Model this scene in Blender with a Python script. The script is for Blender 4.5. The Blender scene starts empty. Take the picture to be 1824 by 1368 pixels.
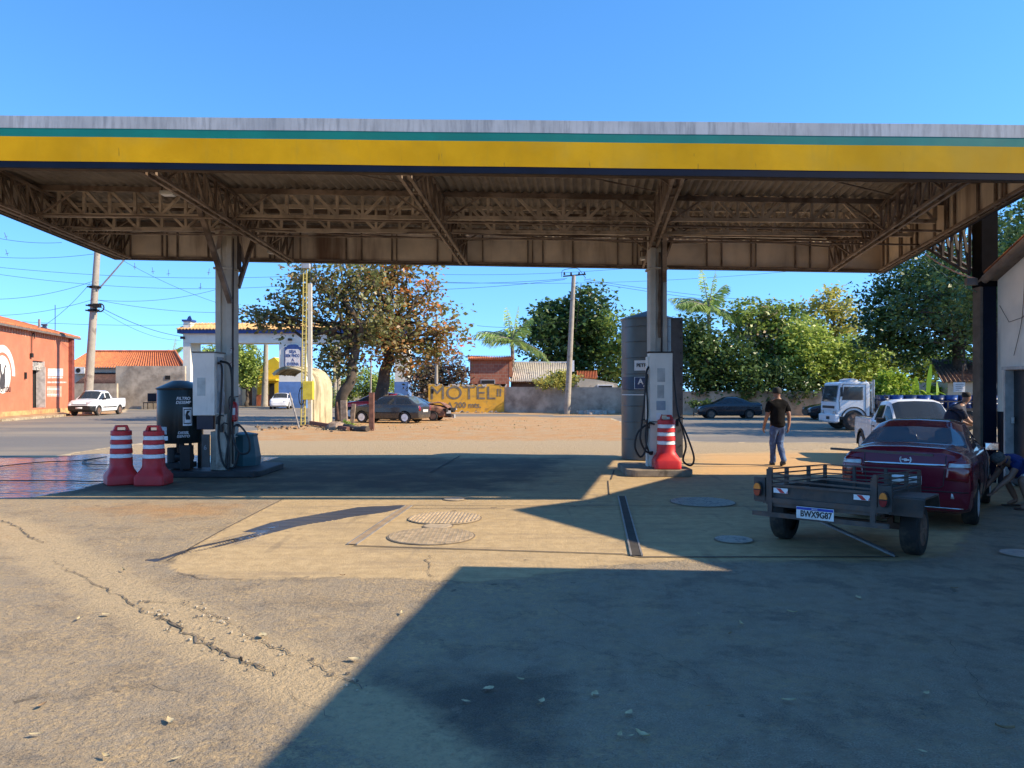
import bpy, bmesh, math, random
import numpy as np
from mathutils import Vector, Matrix, noise as mnoise
from mathutils.bvhtree import BVHTree
random.seed(7); rng = np.random.default_rng(7)
sc = bpy.context.scene
col = sc.collection
R = math.radians
# ------------------------------------------------------------------ camera
F, CX, HY, CH = 1370.0, 912.0, 694.0, 1.85      # focal, centre and horizon of the photo, camera height
cd = bpy.data.cameras.new('camera'); cam = bpy.data.objects.new('camera', cd); col.objects.link(cam)
cam.location = (0, 0, CH); cam.rotation_euler = (R(90), 0, 0)
cd.sensor_width = 36; cd.lens = F / 1824 * 36; cd.shift_y = (HY - 684) / 1824
cd.clip_start = .1; cd.clip_end = 3000
sc.camera = cam
# ------------------------------------------------------------------ world and sun
SUN_EL, SUN_AZ = R(35.2), R(102)                 # azimuth clockwise from +Y: light comes from the right
w = bpy.data.worlds.new('World'); sc.world = w; w.use_nodes = True
nt = w.node_tree; nt.nodes.clear()
sky = nt.nodes.new('ShaderNodeTexSky'); sky.sky_type = 'NISHITA'; sky.sun_disc = False
sky.sun_elevation = SUN_EL; sky.sun_rotation = SUN_AZ; sky.altitude = 600; sky.air_density = 1.0
sky.dust_density = 0.0; sky.ozone_density = 3.4
bg = nt.nodes.new('ShaderNodeBackground'); bg.inputs[1].default_value = .15
wo = nt.nodes.new('ShaderNodeOutputWorld')
hsv = nt.nodes.new('ShaderNodeHueSaturation'); hsv.inputs['Saturation'].default_value = 1.22
tcw = nt.nodes.new('ShaderNodeTexCoord'); mpw = nt.nodes.new('ShaderNodeMapping'); mpw.inputs['Scale'].default_value = (1, 1, .92); mpw.inputs['Location'].default_value = (0, 0, .15)
nt.links.new(tcw.outputs['Generated'], mpw.inputs[0]); nt.links.new(mpw.outputs[0], sky.inputs[0])   # keeps the thick horizon air lower down
nt.links.new(sky.outputs[0], hsv.inputs['Color']); nt.links.new(hsv.outputs[0], bg.inputs[0]); nt.links.new(bg.outputs[0], wo.inputs[0])
sd = bpy.data.lights.new('sun', 'SUN'); sd.energy = 3.8; sd.angle = R(.5); sd.color = (1, .84, .62)
sun = bpy.data.objects.new('sun', sd); col.objects.link(sun)
sun.rotation_euler = (0, R(90) - SUN_EL, math.pi / 2 - SUN_AZ)
sun.location = (60, 0, 40)
vs = sc.view_settings; vs.view_transform = 'Standard'; vs.look = 'None'; vs.exposure = 1.25; vs.gamma = 1
vs.use_curve_mapping = False
sc.cycles.max_bounces = 14; sc.cycles.diffuse_bounces = 8; sc.cycles.transparent_max_bounces = 12
# ------------------------------------------------------------------ pixel helpers: photo pixel -> place
def G(px, py, z=0):
    Y = F * (CH - z) / (py - HY); return Vector(((px - CX) / F * Y, Y, z))
def P(px, py, Y): return Vector(((px - CX) / F * Y, Y, CH + (HY - py) / F * Y))
def PX(px, Y): return (px - CX) / F * Y
def PZ(py, Y): return CH + (HY - py) / F * Y
# ------------------------------------------------------------------ materials
MATS = {}
def new_mat(name):
    m = bpy.data.materials.new(name); m.use_nodes = True
    n = m.node_tree.nodes; n.clear()
    out = n.new('ShaderNodeOutputMaterial'); b = n.new('ShaderNodeBsdfPrincipled')
    m.node_tree.links.new(b.outputs[0], out.inputs[0])
    return m, m.node_tree, b
def node(t, kind, **kw):
    n = t.nodes.new('ShaderNode' + kind)
    for k, v in kw.items():
        if k.startswith('_'): n.inputs[int(k[1:])].default_value = v
        else: setattr(n, k, v)
    return n
def mixc(t, fac, a, b, blend='MIX'):
    n = t.nodes.new('ShaderNodeMix'); n.data_type = 'RGBA'; n.blend_type = blend
    for i, v in ((0, fac), (6, a), (7, b)):
        if hasattr(v, 'links'): t.links.new(v, n.inputs[i])
        else: n.inputs[i].default_value = v if i == 0 else (*v, 1)
    return n.outputs[2]
def maths(t, op, a, b=None, clamp=False):
    n = t.nodes.new('ShaderNodeMath'); n.operation = op; n.use_clamp = clamp
    for i, v in ((0, a), (1, b)):
        if v is None: continue
        if hasattr(v, 'links'): t.links.new(v, n.inputs[i])
        else: n.inputs[i].default_value = v
    return n.outputs[0]
def ramp(t, fac, lo, hi):
    n = t.nodes.new('ShaderNodeMapRange'); n.interpolation_type = 'SMOOTHSTEP'
    t.links.new(fac, n.inputs[0]); n.inputs[1].default_value = lo; n.inputs[2].default_value = hi
    return n.outputs[0]
def noi(t, scale, detail=4, rough=.55, stretch=None, coord='Object'):
    tc = node(t, 'TexCoord'); src = tc.outputs[coord]
    if stretch:
        mp = node(t, 'Mapping'); mp.inputs['Scale'].default_value = stretch
        t.links.new(src, mp.inputs[0]); src = mp.outputs[0]
    n = node(t, 'TexNoise'); n.inputs['Scale'].default_value = scale; n.inputs['Detail'].default_value = detail
    n.inputs['Roughness'].default_value = rough; t.links.new(src, n.inputs[0]); return n.outputs[0]
def M(name, c, rough=.6, metal=0., var=.25, scale=4, grime=None, gr=(.52, .68), gs=3, streak=False, bump=0., bscale=60, coat=0., spec=None):
    """painted or raw surface: base colour with soft variation, optional grime colour (patches, or vertical streaks)"""
    if name in MATS: return MATS[name]
    m, t, b = new_mat(name)
    dark = tuple(x * (1 - var) for x in c); lite = tuple(min(1, x * (1 + var * .6)) for x in c)
    cc = mixc(t, ramp(t, noi(t, scale), .3, .7), dark, lite)
    if grime:
        g = noi(t, gs, 6, .65, (1, 1, .12) if streak else None)
        cc = mixc(t, ramp(t, g, *gr), cc, grime)
    t.links.new(cc, b.inputs['Base Color'])
    rr = t.nodes.new('ShaderNodeMapRange'); t.links.new(noi(t, scale * 2.3, 5), rr.inputs[0])
    rr.inputs[3].default_value = max(.03, rough - .1); rr.inputs[4].default_value = min(1, rough + .1)
    t.links.new(rr.outputs[0], b.inputs['Roughness'])
    b.inputs['Metallic'].default_value = metal; b.inputs['Coat Weight'].default_value = coat
    b.inputs['Coat Roughness'].default_value = .06
    if spec is not None: b.inputs['Specular IOR Level'].default_value = spec
    if bump:
        bn = node(t, 'Bump'); bn.inputs['Strength'].default_value = bump; bn.inputs['Distance'].default_value = .01
        t.links.new(noi(t, bscale, 6, .65), bn.inputs['Height']); t.links.new(bn.outputs[0], b.inputs['Normal'])
    MATS[name] = m; return m
def leafmat(name, cols, trans=.35, rough=.5):
    """cols: list of colours spread over the per-leaf attribute 'tint'"""
    if name in MATS: return MATS[name]
    m, t, b = new_mat(name)
    a = node(t, 'Attribute'); a.attribute_name = 'tint'
    r = node(t, 'ValToRGB'); el = r.color_ramp.elements
    while len(el) < len(cols): el.new(.5)
    for i, c in enumerate(cols): el[i].position = i / max(1, len(cols) - 1); el[i].color = (*c, 1)
    t.links.new(a.outputs['Fac'], r.inputs[0]); t.links.new(r.outputs[0], b.inputs['Base Color'])
    b.inputs['Roughness'].default_value = rough; b.inputs['Specular IOR Level'].default_value = .3
    tr = node(t, 'BsdfTranslucent'); mx = node(t, 'MixShader', _0=trans)
    hs = mixc(t, .5, (0, 0, 0), (1, 1, 1)); t.links.new(r.outputs[0], hs.node.inputs[6])
    hs.node.inputs[0].default_value = .0
    t.links.new(r.outputs[0], tr.inputs[0])
    t.links.new(b.outputs[0], mx.inputs[1]); t.links.new(tr.outputs[0], mx.inputs[2])
    t.links.new(mx.outputs[0], t.nodes['Material Output'].inputs[0]); MATS[name] = m; return m
def glassmat(name, tint=(.02, .03, .035), rough=.04, alpha=.35, coat=.3):
    if name in MATS: return MATS[name]
    m, t, b = new_mat(name)
    b.inputs['Base Color'].default_value = (*tint, 1); b.inputs['Roughness'].default_value = rough
    b.inputs['Specular IOR Level'].default_value = .5; b.inputs['Coat Weight'].default_value = coat
    tr = node(t, 'BsdfTransparent'); mx = node(t, 'MixShader', _0=alpha)
    t.links.new(b.outputs[0], mx.inputs[1]); t.links.new(tr.outputs[0], mx.inputs[2])
    t.links.new(mx.outputs[0], t.nodes['Material Output'].inputs[0]); MATS[name] = m; return m
# ------------------------------------------------------------------ object helpers
def props(o, label=None, cat=None, group=None, kind=None):
    for k, v in (('label', label), ('category', cat), ('group', group), ('kind', kind)):
        if v: o[k] = v
    return o
def thing(name, label, cat, loc=(0, 0, 0), rz=0, group=None):
    o = bpy.data.objects.new(name, None); col.objects.link(o); o.empty_display_size = .2
    o.location = loc; o.rotation_euler = (0, 0, rz); return props(o, label, cat, group)
def wloc(o):
    v = Vector((0, 0, 0))
    while o: v += Vector(o.location); o = o.parent
    return v
def link(name, me, parent=None):
    o = bpy.data.objects.new(name, me); col.objects.link(o); o.parent = parent; return o
def copy_tree(o, parent=None):
    c = o.copy(); col.objects.link(c); c.parent = parent
    for ch in list(o.children): copy_tree(ch, c)
    return c
def rotz(a): return Matrix.Rotation(a, 3, 'Z')
class MB:
    def __init__(s): s.v = []; s.f = []; s.m = []
    def add(s, vs, fs, m=0):
        k = len(s.v); s.v += [tuple(x) for x in vs]; s.f += [tuple(i + k for i in f) for f in fs]; s.m += [m] * len(fs); return s
    def box(s, c, d, rz=0, m=0, Rm=None):
        Rm = Rm or rotz(rz); c = Vector(c)
        vs = [c + Rm @ Vector((x * d[0] / 2, y * d[1] / 2, z * d[2] / 2)) for z in (-1, 1) for y in (-1, 1) for x in (-1, 1)]
        return s.add(vs, [(0, 2, 3, 1), (4, 5, 7, 6), (0, 1, 5, 4), (2, 6, 7, 3), (0, 4, 6, 2), (1, 3, 7, 5)], m)
    def b2(s, a, b, m=0):      # box from min corner to max corner
        return s.box([(a[i] + b[i]) / 2 for i in range(3)], [abs(b[i] - a[i]) for i in range(3)], 0, m)
    def bar(s, p0, p1, w, h=None, m=0):
        p0 = Vector(p0); p1 = Vector(p1); d = p1 - p0; L = d.length
        if L < 1e-6: return s
        x = d / L; up = Vector((0, 0, 1)) if abs(x.z) < .97 else Vector((0, 1, 0))
        y = up.cross(x).normalized(); z = x.cross(y)
        return s.box((p0 + p1) / 2, (L, w, h or w), 0, m, Matrix((x, y, z)).transposed())
    def tube(s, pts, r, seg=6, m=0):
        pts = [Vector(p) for p in pts]; n = len(pts); rs = r if hasattr(r, '__len__') else [r] * n
        vs = []; ref = None
        for i, p in enumerate(pts):
            d = (pts[min(i + 1, n - 1)] - pts[max(i - 1, 0)]).normalized()
            if ref is None: ref = Vector((0, 0, 1)) if abs(d.z) < .9 else Vector((1, 0, 0))
            a = d.cross(ref).normalized(); b = a.cross(d).normalized(); ref = b
            vs += [p + (a * math.cos(t) + b * math.sin(t)) * rs[i] for t in (2 * math.pi * k / seg for k in range(seg))]
        fs = [(i * seg + k, i * seg + (k + 1) % seg, (i + 1) * seg + (k + 1) % seg, (i + 1) * seg + k) for i in range(n - 1) for k in range(seg)]
        fs += [tuple(range(seg))[::-1], tuple((n - 1) * seg + k for k in range(seg))]
        return s.add(vs, fs, m)
    def lathe(s, prof, seg=20, c=(0, 0, 0), m=0, axis='z', a0=0, mats=None, caps=True):
        vs = []; n = len(prof); c = Vector(c)
        for r, z in prof:
            for k in range(seg):
                t = a0 + 2 * math.pi * k / seg; x, y = r * math.cos(t), r * math.sin(t)
                vs.append(c + Vector({'z': (x, y, z), 'y': (x, z, -y), 'x': (z, x, y)}[axis]))
        for i in range(n - 1):
            fs = [(i * seg + k, i * seg + (k + 1) % seg, (i + 1) * seg + (k + 1) % seg, (i + 1) * seg + k) for k in range(seg)]
            if i == 0: k0 = len(s.v)
            if i == 0: s.v += [tuple(x) for x in vs]
            s.f += [tuple(j + k0 for j in f) for f in fs]; s.m += [mats[i] if mats else m] * seg
        for ring, rev in ((0, 1), (n - 1, 0)):
            if caps and prof[ring][0] > 1e-4:
                f = [k0 + ring * seg + k for k in range(seg)]; s.f.append(tuple(f[::-1] if rev else f)); s.m.append(mats[min(ring, n - 2)] if mats else m)
        return s
    def ext(s, poly, vec, m=0):     # 3-D polygon pushed along vec
        poly = [Vector(p) for p in poly]; n = len(poly); vec = Vector(vec)
        return s.add(poly + [p + vec for p in poly], [tuple(range(n))[::-1], tuple(range(n, 2 * n))] + [(i, (i + 1) % n, n + (i + 1) % n, n + i) for i in range(n)], m)
    def grid(s, fn, nu, nv, m=0):
        vs = [fn(i / nu, j / nv) for j in range(nv + 1) for i in range(nu + 1)]
        return s.add(vs, [(j * (nu + 1) + i, j * (nu + 1) + i + 1, (j + 1) * (nu + 1) + i + 1, (j + 1) * (nu + 1) + i) for j in range(nv) for i in range(nu)], m)
    def build(s, name, mats, parent=None, W=True, smooth=None, bevel=0, loc=None, rot=None, fix=True):
        me = bpy.data.meshes.new(name)
        off = wloc(parent) if (parent and W) else Vector((0, 0, 0))
        me.from_pydata([(x - off.x, y - off.y, z - off.z) for x, y, z in s.v], [], s.f)
        if fix:
            bm = bmesh.new(); bm.from_mesh(me); bmesh.ops.recalc_face_normals(bm, faces=bm.faces); bm.to_mesh(me); bm.free()
        for m in (mats if isinstance(mats, (list, tuple)) else [mats]): me.materials.append(m)
        me.polygons.foreach_set('material_index', s.m)
        if smooth is not None:
            me.polygons.foreach_set('use_smooth', [True] * len(s.f)); me.set_sharp_from_angle(angle=R(smooth))
        me.update()
        o = link(name, me, parent)
        if loc is not None: o.location = loc
        if rot is not None: o.rotation_euler = rot
        if bevel:
            b = o.modifiers.new('bevel', 'BEVEL'); b.width = bevel; b.segments = 2; b.limit_method = 'ANGLE'; b.angle_limit = R(40)
        return o
def evald(o, keep=False):
    dg = bpy.context.evaluated_depsgraph_get(); dg.update()
    me = bpy.data.meshes.new_from_object(o.evaluated_get(dg), depsgraph=dg)
    if not keep: bpy.data.objects.remove(o)
    return me
def text(body, size, mat, parent, loc, rot=(R(90), 0, 0), name='lettering', ext=.004, align='CENTER', sx=1., wrap=None, shear=0., bold=0.):
    cu = bpy.data.curves.new('t', 'FONT'); cu.body = body; cu.size = size; cu.extrude = ext; cu.align_x = align; cu.align_y = 'CENTER'
    cu.shear = shear; cu.offset = bold; cu.space_line = 1.0
    o = bpy.data.objects.new('t', cu); col.objects.link(o); me = evald(o); bpy.data.curves.remove(cu)
    for v in me.vertices: v.co.x *= sx
    if wrap:                        # (radius, centre angle): lay the flat lettering round a drum, local z up
        r, a0 = wrap
        for v in me.vertices:
            a = a0 + v.co.x / r; rr = r + v.co.z
            v.co = Vector((rr * math.cos(a), rr * math.sin(a), v.co.y))
        rot = (0, 0, 0)
    me.materials.clear(); me.materials.append(mat); me.update()
    o = link(name, me, parent); o.location = loc; o.rotation_euler = rot; return o
def bez(pts, n=10):                 # smooth Catmull-Rom through points
    pts = [Vector(p) for p in pts]; q = [pts[0]] + pts + [pts[-1]]; out = []
    for i in range(1, len(q) - 2):
        a, b, c, d = q[i - 1:i + 3]
        for k in range(n):
            t = k / n; out.append(.5 * ((2 * b) + (c - a) * t + (2 * a - 5 * b + 4 * c - d) * t * t + (3 * b - a - 3 * c + d) * t ** 3))
    out.append(pts[-1]); return out
def sag(a, b, s, n=14):
    a = Vector(a); b = Vector(b); return [a.lerp(b, i / n) - Vector((0, 0, s * 4 * (i / n) * (1 - i / n))) for i in range(n + 1)]
# ------------------------------------------------------------------ ground, forecourt, slab, road
def wpoly(pts): return np.array([tuple(G(x, y))[:2] for x, y in pts])
def segd(X, Y, a, b):
    ax, ay = a; bx, by = b; dx, dy = bx - ax, by - ay
    t = np.clip(((X - ax) * dx + (Y - ay) * dy) / (dx * dx + dy * dy + 1e-9), 0, 1)
    return np.hypot(X - ax - t * dx, Y - ay - t * dy)
def polyline_d(X, Y, pts):
    d = np.full(X.shape, 1e9)
    for a, b in zip(pts[:-1], pts[1:]): d = np.minimum(d, segd(X, Y, a, b))
    return d
def sdf(X, Y, poly):                # negative inside
    d = polyline_d(X, Y, list(poly) + [poly[0]]); ins = np.zeros(X.shape, bool)
    n = len(poly)
    for i in range(n):
        x0, y0 = poly[i]; x1, y1 = poly[(i + 1) % n]
        c = ((y0 > Y) != (y1 > Y)) & (X < (x1 - x0) * (Y - y0) / (y1 - y0 + 1e-12) + x0); ins ^= c
    return np.where(ins, -d, d)
def soft(d, w): return np.clip(.5 - d / (2 * w), 0, 1)
_rows = np.concatenate([[703, 706, 710, 714], np.arange(718, 780, 1.5), np.arange(780, 1045, 1.8), np.arange(1045, 1120, 3.5), np.arange(1120, 1560, 6)])
_cols = np.concatenate([np.arange(-1100, -200, 14.), np.arange(-200, 1900, 5.), np.arange(1900, 2930, 14.)])
def vnoise(X, Y, s, seed=0):        # cheap value noise for edges
    r = np.random.default_rng(seed); T = r.random((256, 256))
    x = X * s + 1000; y = Y * s + 1000; xi = np.floor(x).astype(int); yi = np.floor(y).astype(int); fx = x - xi; fy = y - yi
    fx = fx * fx * (3 - 2 * fx); fy = fy * fy * (3 - 2 * fy)
    g = lambda a, b: T[a % 256, b % 256]
    return (g(xi, yi) * (1 - fx) + g(xi + 1, yi) * fx) * (1 - fy) + (g(xi, yi + 1) * (1 - fx) + g(xi + 1, yi + 1) * fx) * fy
def sheet(name, z, inside, attrs, mat, label=None, relief=0):
    PXm, PYm = np.meshgrid(_cols, _rows); Y = F * CH / (PYm - HY); X = (PXm - CX) / F * Y
    ny, nx = X.shape
    S = inside(X, Y); keep = S < 0
    idx = np.arange(nx * ny).reshape(ny, nx)
    q = np.stack([idx[:-1, :-1], idx[1:, :-1], idx[1:, 1:], idx[:-1, 1:]], -1)
    k = keep[:-1, :-1] & keep[1:, :-1] & keep[1:, 1:] & keep[:-1, 1:]
    q = q[k]; used = np.unique(q); mp = np.full(nx * ny, -1); mp[used] = np.arange(len(used)); q = mp[q]
    Xf, Yf = X.ravel()[used], Y.ravel()[used]
    cnt = np.bincount(q.ravel(), minlength=len(used)); bd = (cnt < 4) & (np.abs(S.ravel()[used]) < .6)
    for _ in range(2):                       # pull the rim onto the true outline
        s0 = inside(Xf[bd], Yf[bd]); e = .02
        gx = (inside(Xf[bd] + e, Yf[bd]) - s0) / e; gy = (inside(Xf[bd], Yf[bd] + e) - s0) / e; g2 = gx * gx + gy * gy + .05
        lx = .0008 * Yf[bd]; ly = np.minimum(.00014 * Yf[bd] ** 2, .05); Xf[bd] -= np.clip(s0 * gx / g2, -lx, lx); Yf[bd] -= np.clip(s0 * gy / g2, -ly, ly)
    Zf = np.full(Xf.shape, z)
    if relief: Zf = Zf + relief * (vnoise(Xf, Yf, .9, 3) * vnoise(Xf, Yf, 3.1, 4))
    me = bpy.data.meshes.new(name)
    me.from_pydata(np.stack([Xf, Yf, Zf], 1).tolist(), [], q.tolist())
    for an, fn in attrs.items():
        a = me.attributes.new(an, 'FLOAT', 'POINT'); a.data.foreach_set('value', np.ascontiguousarray(fn(Xf, Yf), dtype=np.float32))
    me.materials.append(mat); me.update()
    o = link(name, me); return props(o, label, kind='structure')
def attr(t, n): a = node(t, 'Attribute'); a.attribute_name = n; return a.outputs['Fac']
def fuzzy(t, a, ns, amt, lo=.4, hi=.6, detail=6):   # attribute edge broken up by noise
    n = noi(t, ns, detail, .65); s = maths(t, 'ADD', a, maths(t, 'MULTIPLY', maths(t, 'SUBTRACT', n, .5), amt)); return ramp(t, s, lo, hi)
def put_bump(t, b, hs, strength, dist):
    prev = None
    for h, s_, d_ in zip(hs, strength, dist):
        bn = node(t, 'Bump'); bn.inputs['Strength'].default_value = s_; bn.inputs['Distance'].default_value = d_
        t.links.new(h, bn.inputs['Height'])
        if prev: t.links.new(prev, bn.inputs['Normal'])
        prev = bn.outputs[0]
    t.links.new(prev, b.inputs['Normal'])
# base ground out to the horizon
m_ground = M('dry_ground', (.30, .21, .12), .9, 0, .3, .15, (.17, .13, .08), (.45, .6), .3)
gb = MB().grid(lambda u, v: ((u - .5) * 1600, (v - .5) * 1600, -.02), 8, 8)
props(gb.build('ground', m_ground), kind='structure')
# forecourt: worn asphalt, sand, gravel and red dirt
m, t, b = new_mat('worn_asphalt')
agg = noi(t, 95, 3, .7); n1 = noi(t, 1.1, 7, .62); n2 = noi(t, 7, 6, .6); n3 = noi(t, 28, 4, .7)
vor = node(t, 'TexVoronoi'); vor.inputs['Scale'].default_value = 110; t.links.new(node(t, 'TexCoord').outputs['Object'], vor.inputs['Vector'])
asp = mixc(t, ramp(t, agg, .3, .72), (.22, .185, .135), (.50, .415, .30))
asp = mixc(t, ramp(t, n2, .35, .75), asp, (.27, .22, .155))
asp = mixc(t, maths(t, 'MULTIPLY', ramp(t, noi(t, 1.7, 8, .72), .50, .60), .6), asp, mixc(t, ramp(t, agg, .35, .7), (.09, .077, .064), (.27, .23, .175)))
dust_shade = fuzzy(t, attr(t, 'dust_shade'), 2.2, 1.1, .25, .95, 8); dust2 = maths(t, 'MULTIPLY', dust_shade, maths(t, 'MULTIPLY', ramp(t, n3, .32, .58), ramp(t, noi(t, 11, 5, .7), .30, .60)))
dcol = mixc(t, ramp(t, n2, .3, .7), (.46, .325, .165), (.60, .435, .235))
c = mixc(t, dust2, asp, dcol)
c = mixc(t, maths(t, 'MULTIPLY', fuzzy(t, attr(t, 'orange'), 3, .8, .3, .9), .8), c, (.47, .25, .09))
gcol = mixc(t, ramp(t, noi(t, 26, 3, .8), .3, .7), (.25, .185, .105), (.60, .455, .27))
c = mixc(t, fuzzy(t, attr(t, 'gravel'), 1.3, .6), c, gcol)
tcol = mixc(t, ramp(t, noi(t, .9, 7, .7), .35, .62), (.45, .32, .18), (.48, .26, .10))
tcol = mixc(t, ramp(t, noi(t, 5, 6, .75), .52, .7), tcol, (.26, .18, .09))
c = mixc(t, fuzzy(t, attr(t, 'dirt'), .8, .7), c, tcol)
c = mixc(t, maths(t, 'MULTIPLY', fuzzy(t, attr(t, 'tar'), 1.6, 1.3, .3, .9), .78), c, mixc(t, ramp(t, agg, .4, .7), (.05, .047, .042), (.15, .132, .105)))
spots = ramp(t, noi(t, 4.3, 5, .6), .66, .72); c = mixc(t, maths(t, 'MULTIPLY', spots, .6), c, (.06, .05, .042)); lite = ramp(t, noi(t, 2.1, 7, .7), .60, .70); c = mixc(t, maths(t, 'MULTIPLY', lite, .4), c, (.50, .40, .27))
pl = mixc(t, ramp(t, vor.outputs['Distance'], .03, .10), (.5, .43, .32), (0, 0, 0)); pm = ramp(t, vor.outputs['Distance'], .10, .04)
c = mixc(t, maths(t, 'MULTIPLY', fuzzy(t, attr(t, 'sand'), 2.4, 1.0, .3, .85, 7), ramp(t, noi(t, 16, 5, .7), .2, .6)), c, mixc(t, n2, (.50, .37, .20), (.62, .47, .28)))
# concrete apron between the pumps, its edge broken by sand and wear
s2 = noi(t, 6, 6, .65); s3 = noi(t, 45, 4, .65); nst = noi(t, 2.2, 6, .6, (.25, 1.6, 1)); big = noi(t, .55, 7, .65)
k = mixc(t, ramp(t, s2, .3, .7), (.37, .265, .135), (.48, .35, .185))
k = mixc(t, maths(t, 'MULTIPLY', ramp(t, big, .45, .7), .5), k, (.30, .225, .13))
k = mixc(t, maths(t, 'MULTIPLY', ramp(t, nst, .48, .7), .55), k, (.22, .165, .105))
k = mixc(t, maths(t, 'MULTIPLY', ramp(t, s3, .5, .75), .3), k, (.52, .41, .27))
k = mixc(t, maths(t, 'MULTIPLY', fuzzy(t, attr(t, 'ochre'), 1.5, .9, .3, .9), .75), k, (.56, .33, .13))
k = mixc(t, maths(t, 'MULTIPLY', fuzzy(t, attr(t, 'oil_shade'), 1.1, .9, .3, .85), .85), k, (.055, .046, .036))
sp = ramp(t, noi(t, 2.6, 5, .65), .64, .70); k = mixc(t, maths(t, 'MULTIPLY', sp, .6), k, (.08, .06, .045))
tm = ramp(t, noi(t, 1.1, 4, .5, (3.5, .35, 1)), .62, .74); k = mixc(t, maths(t, 'MULTIPLY', tm, .35), k, (.12, .095, .07))
slab = fuzzy(t, attr(t, 'slab'), 3.2, .75, .38, .66, 8)
c = mixc(t, slab, c, k)
wet = fuzzy(t, attr(t, 'wet'), 5, .35, .42, .58, 3); c = mixc(t, wet, c, (.05, .042, .036)); t.links.new(c, b.inputs['Base Color'])
def rng_(f, lo, hi):
    r_ = t.nodes.new('ShaderNodeMapRange'); t.links.new(f, r_.inputs[0]); r_.inputs[3].default_value = lo; r_.inputs[4].default_value = hi; return r_.outputs[0]
deep = fuzzy(t, attr(t, 'deep'), 4, .5, .45, .6, 3)
t.links.new(maths(t, 'MULTIPLY', rng_(wet, .84, .36), rng_(deep, 1, .22)), b.inputs['Roughness']); b.inputs['Specular IOR Level'].default_value = .3
rip = noi(t, 3.5, 3, .5, (.35, 1.4, 1)); dry = maths(t, 'SUBTRACT', 1, wet); rough_ = maths(t, 'MULTIPLY', dry, rng_(slab, 1, .30))
put_bump(t, b, [maths(t, 'MULTIPLY', agg, rough_), maths(t, 'MULTIPLY', n3, rough_), maths(t, 'MULTIPLY', n2, rough_), maths(t, 'MULTIPLY', rip, wet)], [1., .9, .7, .9], [.012, .024, .04, .05])
m_fore = m
streak = wpoly([(-150, 900), (20, 945), (90, 985), (200, 1050), (330, 1112), (480, 1180), (640, 1262), (790, 1345), (900, 1420)])
p_tar = wpoly([(670, 1215), (790, 1180), (950, 1190), (1010, 1250), (980, 1310), (1040, 1368), (900, 1368), (760, 1290), (640, 1270)])
p_grav = wpoly([(-900, 835), (110, 815), (200, 800), (450, 772), (700, 773), (1000, 773), (1110, 779), (1240, 788), (2800, 800), (2800, 812), (1500, 803), (1110, 813), (450, 812), (-900, 850)])
p_dirt = wpoly([(300, 780), (450, 768), (600, 748), (660, 741), (1100, 745), (1220, 775), (1110, 781), (820, 776), (620, 774), (440, 778)])
orange1 = wpoly([(-200, 935), (0, 925), (95, 950), (60, 972), (0, 968), (-200, 975)])
orange2 = wpoly([(60, 905), (250, 893), (500, 893), (420, 925), (250, 930), (120, 915)])
shade_x = wpoly([(850, 1010), (530, 1368)])
def a_dust_shade(X, Y):
    base = .69 + .2 * (vnoise(X, Y, .55, 9) - .5) - .26 * np.clip((X + 1.0 - .14 * (Y - 3.8)) / 2.2, 0, 1)  # dust cover, thinned past the near shadow's edge to darken the shaded paving
    return base
p_slab = wpoly([(-1000, 806), (450, 812), (1110, 812), (1540, 799), (1900, 806), (2100, 850), (1760, 905), (1700, 988), (1600, 1001), (1300, 1000), (1120, 1004), (1000, 1022), (850, 1040), (780, 1036), (640, 1029), (430, 1034), (320, 1022), (295, 1000), (400, 943), (505, 889), (-1000, 893)])
p_puddle = wpoly([(-700, 815), (60, 815), (170, 808), (420, 812), (500, 814), (440, 830), (330, 836), (300, 846), (200, 855), (140, 872), (60, 886), (0, 888), (-700, 888)])
wst1 = wpoly([(735, 902), (660, 912), (600, 925), (540, 935), (480, 945), (420, 960), (350, 975), (290, 995), (265, 998)])
wst2 = wpoly([(520, 937), (470, 952), (430, 962), (380, 975), (300, 992), (275, 1000)])
p_wst = wpoly([(735, 899), (640, 903), (560, 917), (485, 930), (430, 948), (490, 948), (560, 930), (690, 912)])
p_wst2 = wpoly([(500, 935), (400, 957), (350, 973), (400, 962), (420, 970), (455, 962), (470, 950)])
def a_wet(X, Y):
    s = np.zeros(X.shape)
    for p, wd in ((wst1, .035), (wst2, .03)): s = np.maximum(s, soft(polyline_d(X, Y, p) - wd * (.6 + .9 * vnoise(X, Y, 2.5, 5)), .05))
    s = np.maximum(s, soft(sdf(X, Y, p_wst), .05)); return np.maximum(soft(sdf(X, Y, p_puddle), .35), s * .999)
p_oil_shade = wpoly([(-800, 813), (1060, 812), (1020, 850), (900, 884), (-800, 892)])  # oily at the left; the rest deepens the canopy's shade band in the colour
p_hole = wpoly([(275, 994), (320, 996), (310, 1004), (280, 1003)])
p_orr = wpoly([(1230, 808), (1700, 800), (1700, 842), (1400, 846), (1230, 850)])
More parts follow.
